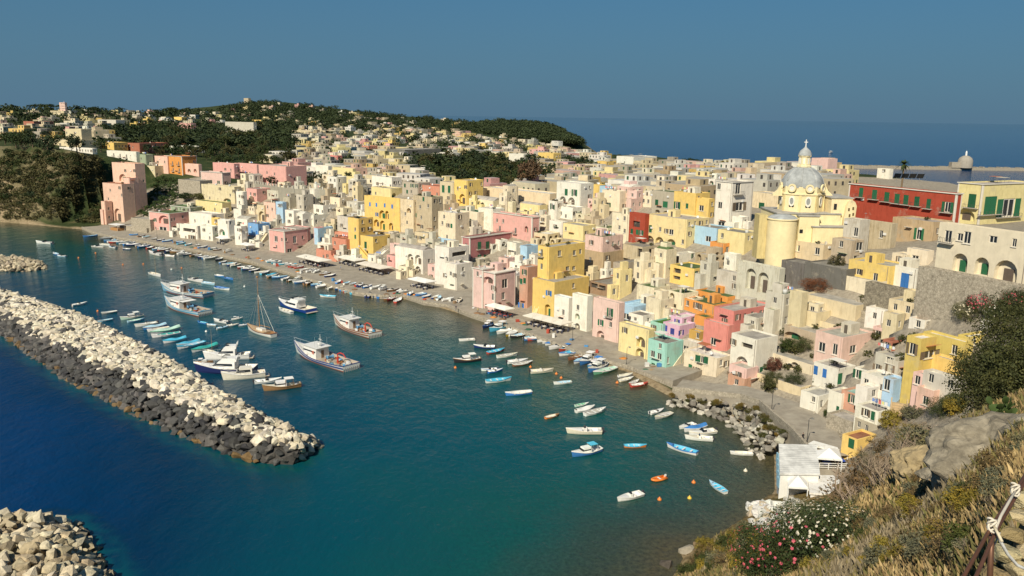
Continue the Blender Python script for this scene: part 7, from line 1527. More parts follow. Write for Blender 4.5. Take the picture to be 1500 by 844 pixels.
BIGBUSH = [leaf_blob('foliage', 150, 60, .026, .8, seed=s) for s in (21, 22)]
SPRAY = [leaf_blob('foliage', 46, 30, .05, .8, seed=s) for s in (14, 15)]
def twig_mesh(seed, n=26, leaf=False):
    q = random.Random(seed); b = MB()
    def grow(p, d, L, r, lev):
        e = p + d * L + Vector((q.uniform(-.1, .1), q.uniform(-.1, .1), 0)) * L; mid = (p + e) / 2 + Vector((q.uniform(-.08, .08), q.uniform(-.08, .08), 0)) * L; b.tube([p, mid, e], r, 4, r * .55, False)
        if lev > 0:
            for k in range(q.randint(2, 3)): dd = (d + Vector((q.uniform(-.9, .9), q.uniform(-.9, .9), q.uniform(-.1, .6)))).normalized(); grow(p.lerp(e, q.uniform(.5, 1)), dd, L * q.uniform(.55, .8), r * .55, lev - 1)
    for k in range(n // 4): a = q.uniform(0, 6.3); grow(Vector((math.cos(a) * .12, math.sin(a) * .12, -.05)), Vector((math.cos(a) * q.uniform(.2, .8), math.sin(a) * q.uniform(.2, .8), 1)).normalized(), .36, .022, 3)
    me = b.mesh('branches'); me.materials.append(M['bark']); return me
TWIGS = [twig_mesh(s) for s in (1, 2, 3)]
def shrub(P, h, w, label, group=None, kind='bush', colr=(.05, .06, .02), flowers=None, name='shrub'):
    t = thing(name, label, 'shrub', P, fr_.uniform(0, 6), group)
    if kind in ('bush', 'spray'): obj('foliage', fr_.choice(SPRAY if kind == 'spray' else BIGBUSH if w > 4.2 else BUSH), None, t, jit(colr, .15), (0, 0, h * .45), None, (w / 2, w / 2, h * .62))
    if kind in ('twig', 'spray'): obj('branches', fr_.choice(TWIGS), None, t, jit((.30, .235, .17) if kind == 'twig' else (.20, .14, .09), .2), None, None, (w * .8, w * .8, h * .95))
    if kind == 'bush': obj('branches', TWIGS[0], None, t, (.14, .10, .06), None, None, (w * .5, w * .5, h * .7))
    if flowers:
        q = fr_; n_ = flowers[1]; b = MB()
        for k in range(n_):
            while True:
                d = Vector((q.gauss(0, 1), q.gauss(0, 1), q.uniform(-.2, 1)))
                if d.length > .2: break
            d.normalize(); c = Vector((d.x * w * .5, d.y * w * .5, h * .45 + d.z * h * .52)) * q.uniform(.9, 1.03); s = q.uniform(.06, .13) * flowers[2]
            for j in range(5): a = j * 1.257; u = d.orthogonal().normalized(); v = d.cross(u); p1 = c + (u * math.cos(a) + v * math.sin(a)) * s; p2 = c + (u * math.cos(a + .9) + v * math.sin(a + .9)) * s; b.poly([c + d * s * .3, p1, p2])
        stuff(b.build('flowers', 'cloth', t, flowers[0]))
    return t
def fg(x, y, r_=None):
    if r_ is None:
        P = ground(x, y)
        if P is None: return None
    else: d = ray(x, y); h = math.hypot(d[0], d[1]); P = Vector((d[0] / h * r_, d[1] / h * r_, 0))
    P.z = float(surf([P.x], [P.y])[0]); return P
# the flowering bushes that stand out
for x, y, h, w, lb, cc, fl in [(1120, 840, 2.9, 4.6, 'dark green oleander with pink flowers on the near slope', (.034, .052, .018), ((.66, .12, .16), 110, .75)), (1168, 832, 3.3, 4.8, 'dark green oleander with pink flowers beside the white-flowered bush', (.036, .055, .018), ((.66, .13, .18), 90, .75)), (1218, 800, 2.9, 5.2, 'oleander covered in white flowers below the restaurant', (.05, .07, .03), ((.74, .68, .54), 380, .7)), (1180, 785, 2.6, 4.8, 'white-flowered bush against the restaurant terrace', (.055, .075, .03), ((.74, .66, .50), 260, .7))]:
    P = fg(x, y)
    shrub(P, h, w, lb, None, 'bush', cc, fl, 'oleander')
LS = [('low yellow-green bush at the foot of the slope', 'bush', (.20, .16, .030)), ('dry brown twiggy shrub on the slope', 'twig', (.2, .14, .08)), ('grey-green sage bush on the slope', 'bush', (.13, .13, .085)), ('small dark green bush on the slope', 'bush', (.05, .065, .02)), ('straggly half-dry shrub on the slope', 'spray', (.12, .085, .04))]
def scatter(poly, n, mixw, hr, tries=60):
    got = []; xs = [p[0] for p in poly]; ys = [p[1] for p in poly]; t = 0
    while len(got) < n and t < n * tries:
        t += 1; x, y = fr_.uniform(min(xs), max(xs)), fr_.uniform(min(ys), max(ys))
        if not inpoly(x, y, poly): continue
        P = fg(x, y)
        if P is None or P.z < .8: continue
        r_ = math.hypot(P.x, P.y); sc = min(1.6, .35 + r_ / 45); h = fr_.uniform(*hr) * sc; w = h * fr_.uniform(1.1, 1.8)
        if any((P - q).length < w * .42 for q in got): continue
        got.append(P.copy()); k = fr_.choices(range(5), mixw)[0]; zone = 'above the shore' if x < 1150 else 'below the restaurant' if x < 1300 else 'below the grey rock'
        lab = LS[k][0].replace('on the slope', zone).replace('at the foot of the slope', zone); P.z -= .08; shrub(P, h, w, lab, lab, LS[k][1], LS[k][2])
scatter([(935, 846), (985, 822), (1060, 796), (1090, 772), (1110, 790), (1150, 844)], 40, (5, 2, 1, 3, 2), (.7, 1.4))
scatter([(1090, 844), (1130, 826), (1240, 815), (1330, 805), (1440, 800), (1440, 844)], 46, (5, 3, 3, 2, 3), (.4, .8))
scatter([(1240, 810), (1250, 770), (1300, 720), (1420, 660), (1500, 640), (1500, 700), (1440, 800), (1330, 805)], 80, (.6, 5, 5, 1, 4), (.35, .75))
scatter([(1230, 760), (1240, 690), (1300, 620), (1400, 590), (1420, 630), (1330, 700)], 34, (1, 8, 3, 1.5, 2), (1.2, 2.4))
for k, (x, y, h, w) in enumerate([(1470, 588, 7, 9), (1445, 560, 6, 7), (1492, 520, 7, 9), (1505, 580, 7, 9), (1455, 590, 5, 6), (1500, 480, 6, 8)]):
    y += 25; r_ = (78, 84, 84, 76, 74, 92)[k]; P = fg(x, y, r_); d = ray(x, y); P.z = max(P.z - .5, HC + d[2] / math.hypot(d[0], d[1]) * r_ - .5); shrub(P, h, w, 'big dark green evergreen bush on top of the grey rock', 'evergreen bushes over the grey rock', 'bush', (.050, .055, .020))
for k, (x, y, h, w) in enumerate([(1262, 690, 6, 6), (1290, 680, 7, 6), (1320, 660, 7.5, 7), (1350, 640, 6, 6), (1250, 730, 5, 6), (1310, 720, 5, 5), (1385, 600, 5, 6), (1400, 585, 4.5, 5), (1275, 740, 5.5, 6)]):
    P = fg(x, y, (92, 90, 88, 86, 80, 74, 80, 82, 76)[k]); shrub(P, h, w, 'tall leafless grey-brown branches in front of the right-hand houses', 'bare branches before the houses', 'spray' if k in (4, 8) else 'twig', (.13, .09, .05))
for x, y, h, w, cc, fl, lb in [(1415, 470, 4, 5, (.10, .10, .045), ((.7, .62, .45), 90, 1.3), 'yellowish flowering bush beside the terracotta terrace'), (1440, 462, 4.5, 6, (.05, .055, .02), ((.62, .12, .16), 200, 1.3), 'oleander with red-pink flowers under the rubble wall'), (1462, 470, 4, 5, (.05, .07, .025), ((.75, .70, .6), 60, 1.2), 'green bush with white flowers under the rubble wall'), (1490, 462, 5, 6, (.04, .05, .02), ((.55, .12, .14), 90, 1.3), 'dark bush with red flowers at the end of the rubble wall')]:
    P = ground(x, y); shrub(P, h, w, lb, None, 'bush', cc, fl, 'flowering_shrub')
for x, y, h, w, cc, lb in [(full('J', 810, 610)[0], full('J', 810, 640)[1], 3.6, 8, (.15, .06, .03), 'rust brown dry shrub on top of the cream wall'), (full('K', 560, 420)[0], full('K', 560, 430)[1], 3, 4, (.05, .07, .02), 'green shrub in the vaulted garden terrace'), (full('K', 700, 420)[0], full('K', 700, 440)[1], 3.4, 5, (.045, .06, .02), 'leafy garden bush beside the wavy pink house'), (full('K', 440, 570)[0], full('K', 440, 620)[1], 3.4, 3.6, (.13, .06, .045), 'reddish round tree in the playground garden'), (full('K', 390, 770)[0], full('K', 390, 800)[1], 4.5, 4, (.06, .065, .025), 'olive tree by the slotted fence wall'), (full('K', 620, 720)[0], full('K', 620, 740)[1], 2.8, 5, (.035, .05, .016), 'dense dark hedge bush in the playground garden'), (full('K', 430, 690)[0], full('K', 440, 700)[1], 2, 5, (.06, .07, .02), 'low green hedge in the playground garden'), (full('J', 980, 420)[0], full('J', 1000, 480)[1], 5, 4, (.07, .065, .03), 'climbing plant on the grey-brown house wall'), (full('O', 790, 400)[0], full('O', 790, 420)[1], 2, 1.6, (.05, .07, .02), 'potted bush at the steep lane'), (full('H', 700, 680)[0], full('H', 640, 700)[1], 2, 2.5, (.045, .06, .02), 'palm-like plant on the cream quay house terrace')]:
    P = ground(x, y); shrub(P, h, w, lb, None, 'bush', cc)
for k in range(26):      # weeds on the bank below the road
    i = fr_.randrange(6); t = fr_.random(); P = BANK[i][0].lerp(BANK[i + 1][0], t).lerp(BANK[i][1].lerp(BANK[i + 1][1], t), fr_.uniform(.55, 1.0)); P.z += .1; shrub(P, fr_.uniform(.6, 1.3), fr_.uniform(1.0, 2.2), 'yellow-brown weed clump on the bank under the road', 'weeds on the road bank', 'bush', fr_.choice([(.16, .115, .03), (.10, .09, .03), (.07, .075, .025)]), name='weed_clump')
# grey rock outcrop and the bare slab in front
def outcrop(name, label, c, size, seed, colm, sub=5, amp=.28):
    bm = bmesh.new(); bmesh.ops.create_icosphere(bm, subdivisions=sub, radius=1.0); o_ = Vector((seed * 3.1, seed * 1.7, 0))
    for v in bm.verts:
        d = v.co.copy(); n1 = mnoise.fractal(d * 1.3 + o_, 1.0, 2.0, 5); n2 = mnoise.ridged_multi_fractal(d * 2.2 + o_, 1.0, 2.2, 5, .9, 2.0) if hasattr(mnoise, 'ridged_multi_fractal') else 0; st = math.sin(d.z * 11 + n1 * 3) * .025; v.co = d * (1 + amp * n1 - .07 * n2 + st)
    me = bpy.data.meshes.new(name); bm.to_mesh(me); bm.free(); o = obj(name, me, colm, None, None, c, fr_.uniform(-.3, .3), size); return tag(o, label, 'rock')
P = fg(1442, 650); outcrop('rock_outcrop', 'big fractured grey rock outcrop on the near slope', P + Vector((.3, 0, -1.5)), (2.7, 1.9, 1.5), 2, 'cliff_rock')
P = fg(1515, 640); outcrop('rock_outcrop', 'ledge of grey rock joining the fractured outcrop', P + Vector((0, 0, -1.4)), (2.4, 1.8, 1.5), 5, 'cliff_rock')
P = fg(1365, 715, 46); outcrop('rock_slab', 'smooth tan rock slab below the grey outcrop', P + Vector((0, 0, -.9)), (2.4, 1.4, 1.5), 8, 'tufa', 5, .25)
# prickly pears
pad = MB(); pad.lathe([(.01, 0), (.10, .05), (.19, .18), (.21, .32), (.15, .46), (.01, .52)], 10); PAD = pad.mesh('pad', True); PAD.materials.append(M['leaf'])
for x, y, n_, lb in [(1440, 690, 16, 'prickly pear with broad green pads below the grey rock'), (1470, 672, 18, 'tall prickly pear beside the grey rock ledge'), (1452, 712, 12, 'low prickly pear on the dry slope'), (1488, 660, 16, 'prickly pear under the rock ledge')]:
    P = fg(x, y, 34); t = thing('prickly_pear', lb, 'cactus', P, 0); tips = [(Vector((fr_.uniform(-.6, .6), fr_.uniform(-.4, .4), 0)), Vector((0, 0, 1)))for _ in range(5)]
    for k in range(n_ * 2):
        p, d = fr_.choice(tips); d2 = (d + Vector((fr_.uniform(-.8, .8), fr_.uniform(-.5, .5), fr_.uniform(.1, .7)))).normalized(); o = obj('pad', PAD, None, t, jit((.055, .090, .028), .25), p); q_ = d2.to_track_quat('Z', 'Y') @ Matrix.Rotation(fr_.uniform(0, 6), 3, 'Z').to_quaternion(); o.rotation_euler = q_.to_euler(); o.scale = (.62, .13, .62); tips.append((p + d2 * .29, d2))
# ---- stone wall and rusty rail beside the viewer
def nr(x, y, r_): d = ray(x, y); h = math.hypot(d[0], d[1]); return Vector((d[0] / h * r_, d[1] / h * r_, HC + d[2] / h * r_))
root = thing('tufa_wall', 'low wall of rough tan tufa stones beside the viewer', 'wall', nr(1490, 800, 4.6) + Vector((0, 0, -.5))); o_ = root.location; TS = [rock_mesh(s, 16, .85) for s in (61, 62, 63, 64, 65)]
for me in TS: me.materials.clear(); me.materials.append(M['rock'])
for y, x0 in [(700, 1508), (728, 1494), (756, 1482), (784, 1472), (812, 1462), (842, 1448), (874, 1436), (906, 1424)]:
    x = x0 + fr_.uniform(-3, 3)
    while x < 1640:
        P = nr(x + 14, y + fr_.uniform(-5, 5), 4.6 + (844 - y) * .006 + (x - x0) * .0035); o = obj('stone', fr_.choice(TS), None, root, jit(fr_.choice([(.46, .34, .16), (.54, .42, .22), (.40, .30, .15), (.58, .48, .28)]), .1), P - o_); s = fr_.uniform(.062, .085); o.scale = (s * 1.25, s * 1.1, s * .85); o.rotation_euler = (fr_.uniform(-.3, .3), fr_.uniform(-.3, .3), fr_.uniform(0, 6)); x += fr_.uniform(29, 40)
b = MB(); c = [nr(1515, 700, 5.75), nr(1700, 700, 6.3), nr(1700, 960, 4.9), nr(1432, 940, 4.35)]; b.poly([p - o_ + Vector((0, 0, -.05)) for p in c])
for k in range(4): b.quad(c[k] - o_ + Vector((0, 0, -1.6)), c[(k + 1) % 4] - o_ + Vector((0, 0, -1.6)), c[(k + 1) % 4] - o_ + Vector((0, 0, -.05)), c[k] - o_ + Vector((0, 0, -.05)))
b.build('mortar', 'tufa', root)
root = thing('rusty_rail', 'two rusty handrails lashed together with pale rope', 'railing', nr(1440, 800, 3.6) + Vector((0, 0, -.4))); o_ = root.location
def rl(name, pts, r0, colr, mat='metal', n=8): b = MB(); b.tube([nr(*p) - o_ for p in pts], r0, n); return b.build(name, mat, root, colr, True)
rl('rail', [(1388, 890, 3.1), (1412, 844, 3.25), (1453, 770, 3.7), (1487, 720, 4.1), (1530, 650, 4.6)], .0075, (.20, .09, .05)); rl('rail', [(1408, 890, 3.12), (1430, 844, 3.28), (1460, 776, 3.72), (1490, 724, 4.12), (1535, 652, 4.62)], .0075, (.22, .10, .06)); rl('rope', [(1458, 775, 3.68), (1466, 756, 3.75), (1478, 735, 3.95), (1488, 718, 4.05)], .006, (.55, .50, .42), 'cloth')
rl('rope', [(1455, 768, 3.66), (1464, 790, 3.66), (1476, 812, 3.7), (1490, 828, 3.75), (1520, 842, 3.8)], .0065, (.62, .62, .60), 'cloth'); rl('rope', [(1455, 770, 3.66), (1462, 782, 3.62), (1468, 794, 3.6)], .006, (.66, .58, .42), 'cloth'); rl('wire', [(1465, 780, 3.7), (1452, 808, 3.7), (1458, 824, 3.7)], .003, (.5, .48, .44))
for (x, y, r_) in ((1453, 768, 3.66), (1487, 716, 4.05)):
    b = MB(); c = nr(x, y, r_) - o_
    for k in range(5): b.tube([c + Vector((math.cos(t) * .016, math.sin(t) * .012 + (k - 2) * .003, math.sin(t + k) * .016 + (k - 2) * .006)) for t in np.linspace(0, 6.1, 10)], .0048, 6)
    b.build('knot', 'cloth', root, (.66, .60, .50), True)
rl('post', [(1453, 772, 3.69), (1450, 845, 3.69), (1446, 930, 3.69)], .012, (.2, .1, .06))

# ------------------------------------------------------------------ life on the quay
def cafe(rg, x, y, w, d_, label, colr=(.76, .72, .63), tables=6, tc=(.75, .72, .68)):
    P = atz(*full(rg, x, y), 1.2); root = thing('cafe_canopy', label, 'canopy', P, R(-45)); b = MB(); n = max(1, round(w / 4)); ww = w / n; H_ = 2.7
    for k in range(n):
        x0, x1 = -w / 2 + k * ww, -w / 2 + (k + 1) * ww - .12; c = ((x0 + x1) / 2, 0, H_ + .75); cs = [(x0, -d_ / 2, H_), (x1, -d_ / 2, H_), (x1, d_ / 2, H_), (x0, d_ / 2, H_)]
        for j in range(4): b.poly([cs[j], cs[(j + 1) % 4], c]); a, e = cs[j], cs[(j + 1) % 4]; b.quad((a[0], a[1], H_ - .22), (e[0], e[1], H_ - .22), e, a)
        bxo('pole', 'paint', root, Vector(((x0 + x1) / 2, 0, H_ / 2 + .3)), (.1, .1, H_ + .7), (.5, .42, .32))
    b.build('canopy', 'cloth', root, colr)
    for k in range(tables):
        q = P + Matrix.Rotation(R(-45), 3, 'Z') @ Vector((-w / 2 + w * (k % max(1, tables // 2) + .5) / max(1, tables // 2), (-.28 if k * 2 < tables else .25) * d_, 0)); lb = f'cafe table with chairs under the {label.split(" on ")[0].split(" before ")[0].split(" by ")[0]}'
        t = thing('cafe_table', lb, 'table', q, fr_.uniform(0, 1), lb); bxo('tabletop', 'cloth', t, Vector((0, 0, .74)), (1.0, 1.0, .06), tc); bxo('leg', 'paint', t, Vector((0, 0, .36)), (.1, .1, .72), (.2, .15, .1))
        for a in range(4): v = Vector((math.cos(a * 1.571), math.sin(a * 1.571), 0)) * .85; bxo('chair_seat', 'paint', t, v + Vector((0, 0, .45)), (.42, .42, .05), (.08, .09, .14)); bxo('chair_back', 'paint', t, v * 1.22 + Vector((0, 0, .7)), (.42 if a % 2 else .05, .05 if a % 2 else .42, .5), (.08, .09, .14)); bxo('chair_legs', 'paint', t, v + Vector((0, 0, .22)), (.34, .34, .42), (.06, .06, .09))
cafe('B', 720, 765, 17, 6, 'large cream parasol row before the terracotta house', tables=10); cafe('B', 1050, 765, 13, 6, 'cream canopy row before the yellow palace', tables=8); cafe('B', 1250, 830, 16, 6, 'wide beige canopy by the white arcaded house', (.70, .64, .54), 10); cafe('D', 110, 545, 10, 5, 'white canopy before the pink and yellow house', (.80, .78, .74), 6); cafe('D', 790, 790, 9, 4, 'white canopy with red tables before the pink corner house', (.80, .78, .72), 8, (.50, .10, .08)); cafe('F', 370, 660, 15, 5, 'long cream canopy before the tall yellow house', (.72, .67, .57), 10); cafe('B', 140, 640, 7, 4, 'small white canopy by the blue house', (.8, .78, .74), 4); cafe('A', 1180, 790, 7, 4, 'white canopy by the round-window house', (.8, .78, .74), 4)
P = atz(*full('A', 250, 672), 1.2); root = thing('beach_kiosk', 'timber kiosk with a white roof at the foot of the peach tower', 'kiosk', P, R(-35)); bxo('counter', 'paint', root, Vector((0, 0, .6)), (7, 3, 1.2), (.42, .22, .08)); bxo('roof', 'cloth', root, Vector((0, 0, 2.9)), (8, 4.2, .2), (.80, .78, .74))
for sx in (-1, 1):
    for sy in (-1, 1): bxo('post', 'paint', root, Vector((sx * 3.6, sy * 1.8, 1.45)), (.14, .14, 2.9), (.6, .5, .4))
# net heaps, crates and fish boxes on the quay
for k in range(70):
    t = fr_.random(); i = int(t * 21); A_ = QUAY[2 + i].lerp(QUAY[3 + i], fr_.random()); P = A_ + Vector((.71, .70, 0)) * fr_.uniform(1.5, 6); P.z = 1.16
    x_, _ = project(P); zone = next((z for m_, z in [(300, 'below the white quay houses'), (430, 'by the pink and blue houses'), (650, 'by the parasols'), (820, 'by the cafe canopies'), (3000, 'below the mint house')] if x_ < m_)); kk = fr_.random()
    if kk < .45:
        cn, cc = fr_.choice([('blue', (.08, .25, .5)), ('wooden', (.36, .24, .13)), ('white', (.75, .74, .7)), ('red', (.45, .08, .05))]); lb = f'{cn} fish crate stack on the quay {zone}'; t_ = thing('fish_crate', lb, 'crate', P, fr_.uniform(0, 3), lb)
        for j in range(fr_.randint(1, 3)): bxo('crate', 'paint', t_, Vector((0, 0, .2 + .38 * j)), (1.0, .7, .34), jit(cc, .15))
    else:
        cn, cc = fr_.choice([('brown', (.22, .13, .07)), ('orange', (.55, .22, .06)), ('green', (.05, .13, .08)), ('grey', (.25, .23, .2))]); lb = f'{cn} heap of fishing nets on the quay {zone}'; b = MB(); b.lathe([(1.0, 0), (.9, .16), (.65, .26), (.3, .33), (.02, .3)], 10)
        for j, v in enumerate(b.v): b.v[j] = (v[0] * (1 + .3 * math.sin(j * 2.3 + k)), v[1] * (.7 + .2 * math.cos(j * 1.7)), v[2] * (1 + .25 * math.sin(j + k)))
        o = b.build('net_heap', 'cloth', None, jit(cc, .2), True, P); tag(o, lb, 'fishing net', lb)
# street lamps
for x, y, lb in [(*full('O', 610, 652), 'street lamp on the road above the restaurant'), (*full('O', 300, 372), 'street lamp at the head of the sea steps'), (*full('H', 105, 745), 'street lamp before the cream yellow quay house'), (*full('F', 590, 772), 'street lamp before the white three-storey house'), (*full('B', 640, 790), 'street lamp by the large parasol row'), (*full('A', 940, 780), 'street lamp before the white quay houses'), (*full('A', 600, 740), 'street lamp before the pink loggia house')]:
    P = atz(x, y, 5.5 if x > 1080 else 1.2); root = thing('street_lamp', lb, 'lamp', P); b = MB(); b.tube([(0, 0, 0), (0, 0, .5)], .12, 8); b.tube([(0, 0, .4), (0, 0, 4.2), (.15, 0, 4.5), (.6, 0, 4.6)], .055, 6); b.build('pole', 'metal', root, (.10, .10, .10)); b = MB(); b.lathe([(.02, 4.62), (.2, 4.55), (.24, 4.35), (.02, 4.33)], 10, .65, 0); b.build('lamp_head', 'metal', root, (.3, .3, .28))
# people
def person_mesh():
    vs_ = [(0, 0, .95), (0, 0, 1.2), (0, 0, 1.43), (0, .01, 1.53), (0, .02, 1.64), (0, .02, 1.76), (.10, 0, .90), (.12, .08, .50), (.12, .02, .08), (.12, .14, .04), (-.10, 0, .90), (-.12, -.08, .50), (-.12, -.2, .10), (-.12, -.1, .04), (.19, 0, 1.40), (.26, -.04, 1.14), (.27, .06, .90), (.27, .09, .80), (-.19, 0, 1.40), (-.26, .05, 1.14), (-.27, .14, .92), (-.27, .17, .82)]
    ed = [(0, 1), (1, 2), (2, 3), (3, 4), (4, 5), (0, 6), (6, 7), (7, 8), (8, 9), (0, 10), (10, 11), (11, 12), (12, 13), (2, 14), (14, 15), (15, 16), (16, 17), (2, 18), (18, 19), (19, 20), (20, 21)]; rr = [.15, .14, .15, .055, .10, .07, .095, .065, .045, .035, .095, .065, .045, .035, .065, .05, .038, .03, .065, .05, .038, .03]
    me = bpy.data.meshes.new('person'); me.from_pydata(vs_, ed, []); o = bpy.data.objects.new('person_src', me); col.objects.link(o); m_ = o.modifiers.new('s', 'SKIN'); sv = me.skin_vertices[0].data
    for v, r_ in zip(sv, rr): v.radius = (r_, r_ * .85)
    sv[0].use_root = True; o.modifiers.new('d', 'SUBSURF').levels = 2; dg = bpy.context.evaluated_depsgraph_get(); out = bpy.data.meshes.new_from_object(o.evaluated_get(dg)); bpy.data.objects.remove(o); return out
PM = person_mesh()
def person(x, y, z, top, legs, label, rz=0.0):
    me = PM.copy(); me.materials.clear()
    for c in (top, legs, (.50, .32, .24), (.05, .035, .03)):
        k = 'cloth_%d_%d_%d' % tuple(int(q * 100) for q in c)
        if k not in M: m_, n_, l_, P_ = newmat(k); P_.inputs['Base Color'].default_value = (*c, 1); P_.inputs['Roughness'].default_value = .9; M[k] = m_
        me.materials.append(M[k])
    for p in me.polygons: c = p.center; p.material_index = 3 if (c.z > 1.69 or (c.z > 1.6 and c.y < 0)) else 2 if c.z > 1.48 or (abs(c.x) > .22 and c.z < 1.1) else 0 if c.z > .95 else 1; p.use_smooth = True
    P = atz(x, y, z); o = obj('person', me, None, None, None, P, rz); return tag(o, label, 'person')
person(*full('O', 572, 642), 5.45, (.02, .02, .025), (.03, .03, .04), 'person in black walking on the road above the restaurant', .6)
for k, (x, y, t, l_, lb) in enumerate([(462, 391, (.6, .6, .58), (.05, .06, .12), 'person in a white shirt by the parasol row'), (466, 393, (.45, .1, .08), (.05, .05, .06), 'person in a red top by the parasol row'), (499, 396, (.1, .2, .45), (.3, .26, .2), 'person in a blue top walking past the canopies'), (668, 455, (.05, .05, .06), (.1, .1, .14), 'person in dark clothes before the pink corner house'), (700, 459, (.6, .5, .2), (.06, .06, .08), 'person in a yellow top on the quay by the cafe'), (672, 447, (.55, .55, .52), (.25, .22, .18), 'person in pale clothes beside the quay boats')]): person(x, y, 1.18, t, l_, lb, k)
# steps and lanes between the houses
stairway('pale steps down the side of the tall yellow house', 'F', [(250, 570), (350, 290), 3.0], 1.6, 'pyel')
stairway('steps beside the blue and red house', 'B', [(240, 590), (310, 490), 4], 1.6, 'pcream')
stairway('whitewashed stairs beside the small pink canopy house', 'B', [(1250, 735), (1355, 640), 5], 2.0, 'white')
stairway('yellow stairs below the yellow palace', 'B', [(1200, 715), (1110, 610), 3], 1.6, 'yellow')
stairway('terracotta steps in front of the terracotta house', 'B', [(930, 745), (860, 670), 4], 1.5, 'salmon')
stairway('mint steps up to the mint green house', 'H', [(480, 790), (590, 640), 4], 1.6, 'pcream')
stairway('brown brick steps beside the light blue tall house', 'O', [(1400, 480), (1420, 300), 5], 2.4, 'tan')
stairway('steep walled lane between white houses above the road', 'O', [(720, 440), (770, 280), 9], 2.2, 'stone')
H('M', 'stone', 'bare grey rock face below the blue-doored cottage', [(70, 495, 515, 800, 520)], '', 'd', 'bare_cliff', 'cliff', clutter=False, nowin=True, mat='cliff_rock')
H('J', 'pcream', 'sloping cream parapet below the yellow house with brown door', [(960, 1350, 1360, 690, 560)], '', 's', 'ramp_wall', 'wall', clutter=False, nowin=True)
H('M', 'rbrown', 'open porch with a red-brown sloping roof above the terrace', [(660, 885, 940, 700, 600)], 'b 815,660,34,80', 'r', 'porch', 'porch', clutter=False)
H('N', 'white', 'white hut behind the dark bush at the mustard villa', [(1148, 1210, 1250, 190, 140)], '', 'w', clutter=False)
H('O', 'stone', 'stone garden wall along the road below the salmon brown house', [(770, 1000, 1010, 560, 470)], '', 's', 'garden_wall', 'wall', clutter=False, nowin=True, mat='rubble')
H('N', 'ppink', 'narrow pink house below the mustard villa', [(535, 592, 650, 850, 590)], 'd 560,640 565,720 620,700', 's', clutter=False)
H('K', 'cream', 'stepped cream terrace wall behind the wavy pink house', [(790, 800, 1170, 260, 110)], '', 's', 'terrace_wall', 'wall', clutter=False, nowin=True)
H('K', 'cream', 'tall cream wall beside the flowered white terrace', [(560, 650, 790, 250, 40)], '', 's', 'terrace_wall', 'wall', clutter=False, nowin=True)
H('M', 'pcream', 'small cream vaulted house between grey-brown house and arcaded house', [(455, 640, 690, 300, 165)], 'w 540,245,50,70', 's', clutter=False, vault=True)
H('M', 'pcream', 'low cream house in front of the tan house', [(330, 460, 470, 300, 200)], '', 's', clutter=False)
H('O', 'gwhite', 'white house on the slope above the light blue tall house', [(1300, 1400, 1500, 60, -60)], 'd 1340,0', 's', clutter=False)
H('K', 'white', 'white terrace house hung with red flowers', [(340, 490, 570, 260, 95)], 'b 535,190,26,50', 'w', clutter=False)

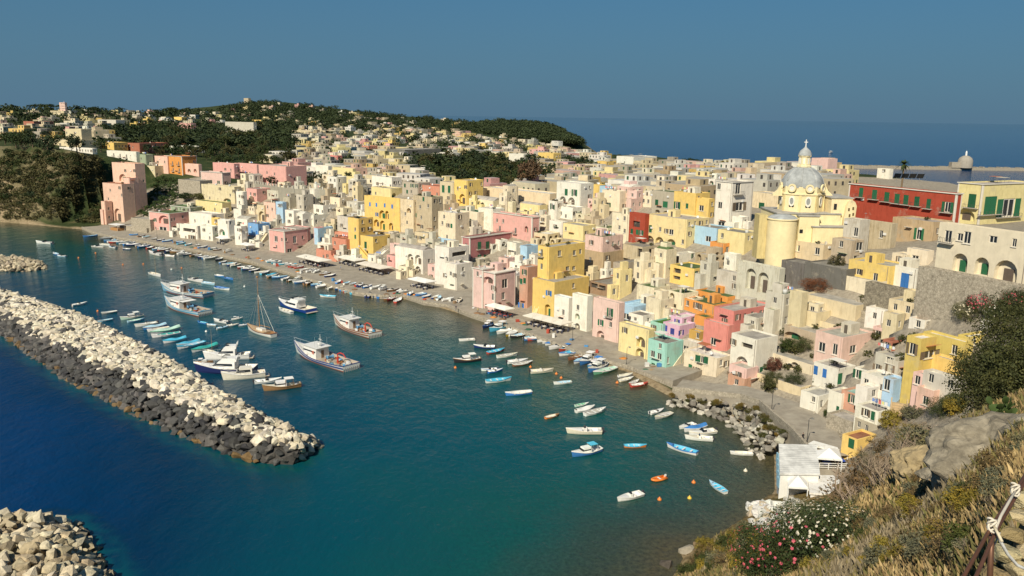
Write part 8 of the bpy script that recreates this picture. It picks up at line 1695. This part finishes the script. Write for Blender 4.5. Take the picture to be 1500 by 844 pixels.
# ------------------------------------------------------------------ lived-in clutter on walls and roofs
cr = random.Random(99)
AER = MB(); AER.tube([(0, 0, 0), (0, 0, 2.2)], .03, 4); AER.box(-.5, .5, -.015, .015, 1.9, 1.94)
for k in range(5): AER.box(-.42 + k * .2, -.40 + k * .2, -.3, .3, 1.9, 1.93)
AER = AER.mesh('aerial'); AER.materials.append(M['metal'])
for root, c, Rv, Lv, W, D, z, far, vault, nowin, bi, faces, zb_, top, wc in ROOFS:
    if nowin: continue
    X = Matrix((Rv, Lv, Vector((0, 0, 1)))).transposed(); P_ = lambda a, b_, h: c + Rv * a * D / 2 + Lv * b_ * W / 2 + Vector((0, 0, z + h - c.z))
    if not vault and not far and W > 5.5 and D > 4.5 and cr.random() < .33:
        w_, d_, h_ = cr.uniform(2.2, 3.4), cr.uniform(2.2, 3.2), cr.uniform(1.9, 2.4); q = P_(cr.uniform(-.1, .35), cr.uniform(-.35, .35), h_ / 2); o = bxo('roof_room', 'plaster', root, q, (d_, w_, h_), cr.choice([wc, (.76, .70, .56), (.6, .55, .45)]), X); bxo('roof_door', 'paint', root, q - Rv * (d_ / 2 + .02) + Vector((0, 0, -.2)), (.05, .8, h_ - .5), (.12, .10, .08), X)
    if not vault and W > 3.5 and D > 3:
        for k in range(cr.choice((0, 1, 1, 2)) if not far else cr.choice((0, 0, 1, 1))):
            q = P_(cr.uniform(-.75, .6), cr.uniform(-.75, .75), 0); t = cr.random()
            if t < .3: obj('roof_plant', cr.choice(CR_MD), None, root, jit(cr.choice(GREENS), .2), q + Vector((0, 0, .5)), None, (.8, .8, .7))
            elif t < .55: obj('aerial', AER, None, root, (.35, .34, .33), q, cr.uniform(0, 6))
            elif t < .75:
                for j in range(cr.randint(3, 6)): bxo('laundry', 'cloth', root, q + Lv * (j * .62 - 1) + Vector((0, 0, 1.3)), (.03, .5, cr.uniform(.5, .9)), cr.choice([(.8, .8, .78), (.7, .2, .18), (.2, .3, .6), (.75, .7, .3), (.78, .78, .8)]), X)
                bxo('laundry_line', 'metal', root, q + Lv * .5 + Vector((0, 0, 1.75)), (.02, 4, .02), (.3, .3, .3), X)
            elif W > 5 and D > 4: bxo('awning', 'cloth', root, q + Vector((0, 0, 1.9)), (2.2, 2.8, .06), cr.choice([(.62, .55, .42), (.35, .22, .14), (.75, .72, .65), (.45, .16, .08)]), X); [bxo('awning_post', 'metal', root, q + Rv * sx + Lv * sy * 1.3 + Vector((0, 0, .95)), (.06, .06, 1.9), (.3, .28, .26), X) for sx in (-1, 1) for sy in (-1, 1)]
    for O, U, N_, ln in faces:
        if ln < 3: continue
        Xf = Matrix((U, -N_, Vector((0, 0, 1)))).transposed(); h_ = top - zb_
        if cr.random() < .45: bxo('downpipe', 'paint', root, O + U * (ln - cr.uniform(.25, .6)) + N_ * .06 + Vector((0, 0, zb_ + h_ / 2 - O.z)), (.1, .1, h_ - .4), (.30, .26, .22) if cr.random() < .5 else tuple(q * .75 for q in wc), Xf)
        if not far and h_ > 4 and cr.random() < .4: bxo('air_conditioner', 'paint', root, O + U * ln * cr.uniform(.15, .85) + N_ * .18 + Vector((0, 0, zb_ + h_ * cr.uniform(.5, .85) - O.z)), (.85, .32, .6), (.74, .73, .70), Xf)
        if cr.random() < .22: w_ = cr.uniform(1.6, 2.6); bxo('window_awning', 'cloth', root, O + U * ln * cr.uniform(.3, .7) + N_ * .5 + Vector((0, 0, zb_ + min(2.6, h_ * .6) - O.z)), (w_, 1.0, .06), cr.choice([(.72, .68, .58), (.5, .2, .1), (.2, .3, .2), (.76, .74, .70)]), Xf @ Matrix.Rotation(R(-20), 3, 'X'))
H('N', 'gwhite', 'small grey-white house below the washing balcony', [(430, 520, 640, 700, 575)], 'd 470,640', 's', clutter=False)
wood([(1130, 445), (1330, 440), (1340, 500), (1330, 590), (1180, 600), (1100, 545)], 34, (1.2, 2.3), 'small green garden shrub between the houses under the cream wall', 'garden shrubs on the right slope', 1.2, CR_MD, (.07, .075, .028), 'garden_shrub', (1.0, 1.6), 0, .1, 'shrub')
for rg, x0, x1, yb, yt, lb in [('K', 820, 1120, 300, 262, 'low cream garden wall behind the wavy pink house'), ('N', 0, 200, 110, 60, 'stone terrace wall above the wavy pink house'), ('J', 1150, 1420, 800, 745, 'rough stone terrace wall under the bare cliff'), ('N', 230, 470, 250, 205, 'pale terrace wall beside the terracotta terrace')]:
    H(rg, 'cream' if 'cream' in lb else 'stone', lb, [(x0, x1, x1 + 8, yb, yt)], '', 's', 'terrace_wall', 'wall', clutter=False, nowin=True, mat='plaster' if 'cream' in lb or 'pale' in lb else 'rubble')
